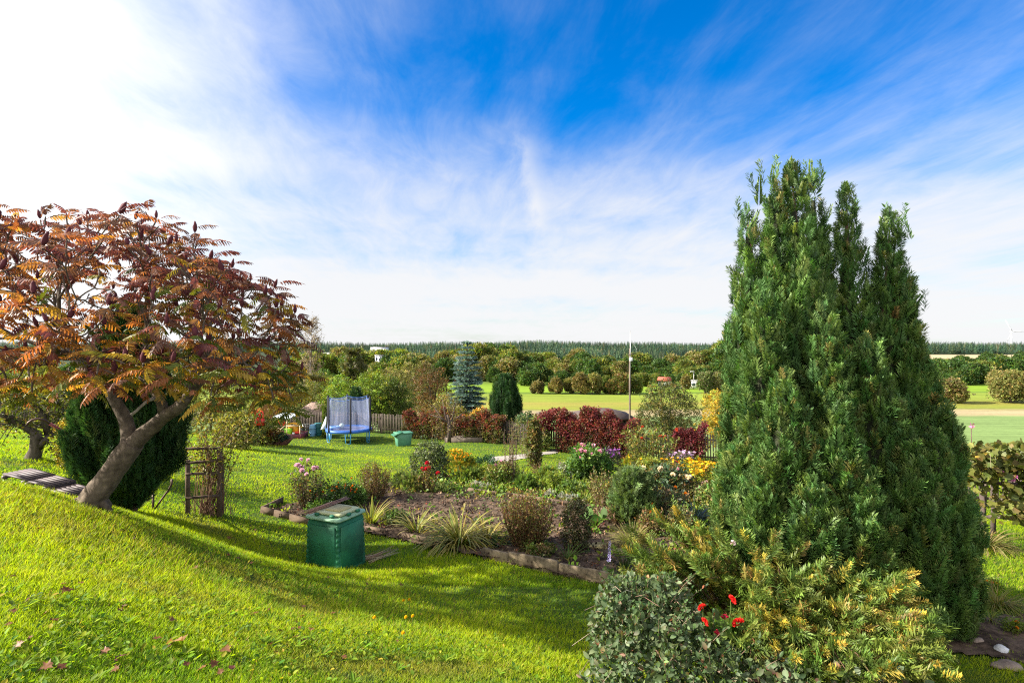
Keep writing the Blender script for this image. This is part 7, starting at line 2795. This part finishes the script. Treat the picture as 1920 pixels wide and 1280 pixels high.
# ------------------------------------------------------------------ grass, weeds, fallen leaves
def build_grass():
    rng = np.random.default_rng(90)
    def field(x, y, s, k):
        return (np.sin(x * s + 1.3 * k + 1.7 * np.sin(y * s * .7 + k)) + np.sin(y * s * 1.3 - k + 1.3 * np.sin(x * s * .8 - k * 2))) * .5
    def ok(x, y):
        return ~inside(x, y, BED) & ~inside(x, y, PATH) & ~(inside(x, y, SIDE) & (rng.random(np.shape(x)) < .93))
    def fill(mb, n, y0, y1, h, w, pw, nx=1.0):
        # blades seen larger stand nearer; spread evenly over the picture
        y = (y0 ** (1 - pw) + (y1 ** (1 - pw) - y0 ** (1 - pw)) * rng.random(n)) ** (1 / (1 - pw))
        x = (rng.random(n) * 2 - 1) * (y * .96 + 1.3)
        q = ok(x, y) & (x < 12 + .5 * y)
        x, y = x[q], y[q]
        z = g(x, y)
        n = len(x)
        lush = field(x, y, 1.1, 1.0) * .5 + field(x, y, 3.7, 2.0) * .35 + field(x, y, 9.1, 3.0) * .25
        hh = h * (.55 + .7 * rng.random(n)) * (1 + .35 * lush)
        # long wind-blown grass along the crest of the bank
        bank = np.exp(-((y - (7.6 + .10 * x)) / 1.7) ** 2) * sstep(-x, -1.5, 3.0)
        hh = hh * (1 + 1.0 * bank * rng.random(n))
        a = rng.random(n) * 6.28
        D = nrm(np.stack([np.cos(a) * .45 + .16, np.sin(a) * .45, np.ones(n)], 1))
        U = np.stack([np.cos(a + rng.normal(size=n)), np.sin(a + rng.normal(size=n)), np.zeros(n) + .2], 1)
        base = np.array([.148, .278, .015]) * np.ones((n, 1))
        lime = np.array([.33, .415, .015])
        dry = np.array([.30, .25, .07])
        dark = np.array([.09, .19, .017])
        k1 = np.clip(.42 + .6 * lush + rng.normal(size=n) * .25, 0, 1)[:, None]
        col = base * (1 - k1) + lime * k1
        dk = (np.clip(-lush * .9 + rng.normal(size=n) * .25, 0, 1) * .75)[:, None]
        col = col * (1 - dk) + dark * dk
        r = rng.random(n)
        dr = (r < .045 + .16 * bank + .05 * (field(x, y, .9, 5.0) > .35))[:, None]
        col = np.where(dr, dry * (.7 + .6 * rng.random((n, 1))), col)
        worn = np.clip(field(x, y, 2.3, 7.0) * .8 + field(x, y, .7, 3.0) * .6 - .55, 0, 1)[:, None] * .8
        col = col * (1 - worn) + np.array([.22, .20, .05]) * worn
        hh = hh * (1 - .35 * worn[:, 0])
        tip = col * np.array([1.45, 1.25, 1.2])
        scatter(mb, BLADE, np.stack([x, y, z - .01], 1), D, hh, w * (.7 + .6 * rng.random(n)) * np.clip(y / y0, 1, 3) ** .35, col, tip, U, rng)
    m = MB()
    fill(m, 520000, 2.3, 9.5, .068, .0046, 1.35)
    o = m.build('grass', M_GRASS)
    tag(o, 'sunlit green grass of the near bank and lawn', 'grass', kind='stuff')
    m = MB()
    fill(m, 420000, 9.3, 38.0, .080, .010, 1.55)
    o = m.build('grass', M_GRASS)
    tag(o, 'sunlit green grass of the far lawn up to the fences', 'grass', kind='stuff')
    # broad leaved weeds and clover in the near bank
    m = MB()
    n = 46000
    y = 2.4 + 6.5 * rng.random(n) ** 1.6
    x = (rng.random(n) * 2 - 1) * y * .95
    f = field(x, y, 1.6, 4.0) * .5 + field(x, y, 4.3, 1.0) * .5
    q = ok(x, y) & (rng.random(n) < np.clip(.35 + .9 * f, .04, 1)) & (x < .75 * y * .3 + .2)
    x, y = x[q], y[q]
    n = len(x)
    P = np.stack([x, y, g(x, y) + .015 + .04 * rng.random(n)], 1)
    a = rng.random(n) * 6.28
    D = nrm(np.stack([np.cos(a), np.sin(a), .25 + .5 * rng.random(n)], 1))
    U = nrm(np.stack([rng.normal(size=n) * .4, rng.normal(size=n) * .4, np.ones(n)], 1))
    s = .022 + .03 * rng.random(n)
    col = pick([(3, (.14, .22, .018)), (2, (.22, .28, .018)), (1.5, (.08, .15, .025)), (.3, (.38, .30, .04))], n, .2, rng)
    scatter(m, OVAL, P, D, s, s * .62, col, col * 1.2, U, rng)
    # dandelion rosettes: long toothed leaves
    k = 170
    cy_ = 2.5 + 5.5 * rng.random(k) ** 1.4
    cx_ = (rng.random(k) * 1.5 - 1) * cy_ * .9
    q = ok(cx_, cy_) & (cx_ < .2 * cy_)
    cx_, cy_ = cx_[q], cy_[q]
    for j in range(9):
        a = j * .70 + rng.random(len(cx_))
        D = nrm(np.stack([np.cos(a), np.sin(a), .35 + .3 * rng.random(len(a))], 1))
        P = np.stack([cx_, cy_, g(cx_, cy_) + .02], 1)
        col = pick([(2, (.15, .25, .02)), (1, (.10, .18, .02)), (1, (.22, .29, .03))], len(a), .15, rng)
        scatter(m, OVAL, P, D, (.055 + .05 * rng.random(len(a))), .026, col, col * 1.2, np.repeat(V3(0, 0, 1)[None], len(a), 0), rng)
    o = m.build('lawn_weeds', M_GRASS)
    tag(o, 'clover and broad leaved weeds in the near lawn', 'weeds', kind='stuff')
    # weeds and seedlings over the bed soil
    m = MB()
    n = 9000
    x = -6 + 13 * rng.random(n)
    y = 8.5 + 10.5 * rng.random(n)
    back = sstep(y - (15.2 - .33 * x), -.5, 1.6)
    q = inside(x, y, BED) & (rng.random(n) < .07 + .93 * np.maximum(back, sstep(x, 2.6, 4.2)))
    x, y = x[q], y[q]
    n = len(x)
    a = rng.random(n) * 6.28
    D = nrm(np.stack([np.cos(a) * .7, np.sin(a) * .7, .7 + 0 * a], 1))
    s = .06 + .11 * rng.random(n)
    col = pick([(3, (.10, .17, .025)), (2, (.17, .21, .025)), (1, (.20, .15, .04)), (1, (.05, .09, .02))], n, .25, rng)
    scatter_any(m, CLUMPS, np.stack([x, y, g(x, y) + .09], 1), D, s * 1.6, s * 1.6, col, col * 1.2, None, rng)
    o = m.build('bed_weeds', M_LEAF)
    # clods, straw and dead leaves lying on the dug soil
    mm = MB()
    n2 = 9000
    x2 = -6 + 13 * rng.random(n2)
    y2 = 8.5 + 10.5 * rng.random(n2)
    q2 = inside(x2, y2, BED)
    x2, y2 = x2[q2], y2[q2]
    n2 = len(x2)
    a2 = rng.random(n2) * 6.28
    s2 = .02 + .06 * rng.random(n2) ** 2
    scatter_any(mm, CLUMPS, np.stack([x2, y2, g(x2, y2) + .065], 1), np.stack([np.cos(a2), np.sin(a2), .15 + 0 * a2], 1), s2 * 2, s2 * 2,
                pick([(4, (.05, .032, .022)), (2, (.10, .065, .04)), (1, (.24, .17, .10)), (.6, (.17, .06, .03))], n2, .25, rng), None, None, rng)
    tag(mm.build('soil_litter', M_STEM), 'clods and dead leaves on the dug soil', 'litter', kind='stuff')
    tag(o, 'low weeds and seedlings over the soil of the flower bed', 'weeds', kind='stuff')


build_grass()


def fallen_leaves():
    rng = np.random.default_rng(91)
    MAPLE = [(0, -.05), (.12, -.18), (.05, -.50), (.32, -.30), (.52, -.52), (.55, -.20), (1, 0), (.55, .20), (.52, .52), (.32, .30), (.05, .50), (.12, .18), (0, .05)]
    mes = []
    for i, c in enumerate(((.16, .06, .03), (.22, .10, .05), (.12, .04, .035), (.30, .17, .08))):
        m = MB()
        r = np.random.default_rng(i)
        P = [(p[0] - .5, p[1], .10 * abs(p[1]) + .06 * r.normal()) for p in MAPLE] + [(-.05, 0, -.02)]
        m.add(np.array(P), [np.array([(k, (k + 1) % 13, 13) for k in range(13)])], c)
        mes.append(m.mesh('fallen_leaf', M_LEAF))
    spec = [(325, 1216, .14, 3, 'large pale pinkish dry leaf lying in the lower left lawn'), (425, 1232, .09, 1, 'curled brown leaf right of the large pale dry leaf'),
            (478, 1160, .10, 0, 'dark red leaf in the lawn at the end of the shadow band'), (122, 1120, .09, 0, 'upright rust red leaf in the weeds at the lower left'),
            (75, 1000, .10, 0, 'pair like dark red leaf on the bank below the slatted benches'), (430, 1014, .11, 1, 'orange brown leaf in the shadow band right of the trellis')]
    for k in range(80):
        u, v = 10 + 760 * rng.random(), 985 + 290 * rng.random()
        spec.append((u, v, .035 + .04 * rng.random(), int(rng.integers(0, 3)), 'one of the small brown dry leaves scattered over the near lawn'))
    for (u, v, s, k, lab) in spec:
        p = hit(u, v)
        o = bpy.data.objects.new('fallen_leaf', mes[k])
        SC.collection.objects.link(o)
        o.location = tuple(p + V3(0, 0, .055))
        o.rotation_euler = (rng.normal() * .35, rng.normal() * .35, rng.random() * 6.28)
        o.scale = (s, s, s)
        tag(o, lab, 'leaf', 'fallen leaves on the lawn')
    for (u, v, lab) in ((700, 1160, 'leftmost yellow dandelion like flower in the near lawn'), (755, 1128, 'higher small yellow flower in the near lawn'), (766, 1126, 'largest yellow flower of the upper pair in the near lawn'),
                        (759, 1160, 'yellow flower in the middle of the lower row in the near lawn'), (772, 1158, 'rightmost yellow flower of the lower row in the near lawn'), (754, 1190, 'lowest yellow flower in the near lawn')):
        p = hit(u, v + 22)
        top = p + V3(.01, 0, 22 / F * p[1] + .02)
        r = empty('hawkbit', p, lab, 'flower', 'yellow flowers in the near lawn')
        m = MB()
        tube(m, [p, (p + top) / 2 + V3(.01, 0, 0), top], [.003, .0025, .0025], 5, (.12, .16, .03))
        m.build('stem', M_STEM, r)
        child('flower', fl('pom', (.80, .46, .01), (1.05, 1.15, 1)), r, top, (.5, 0, 0), .045)


fallen_leaves()
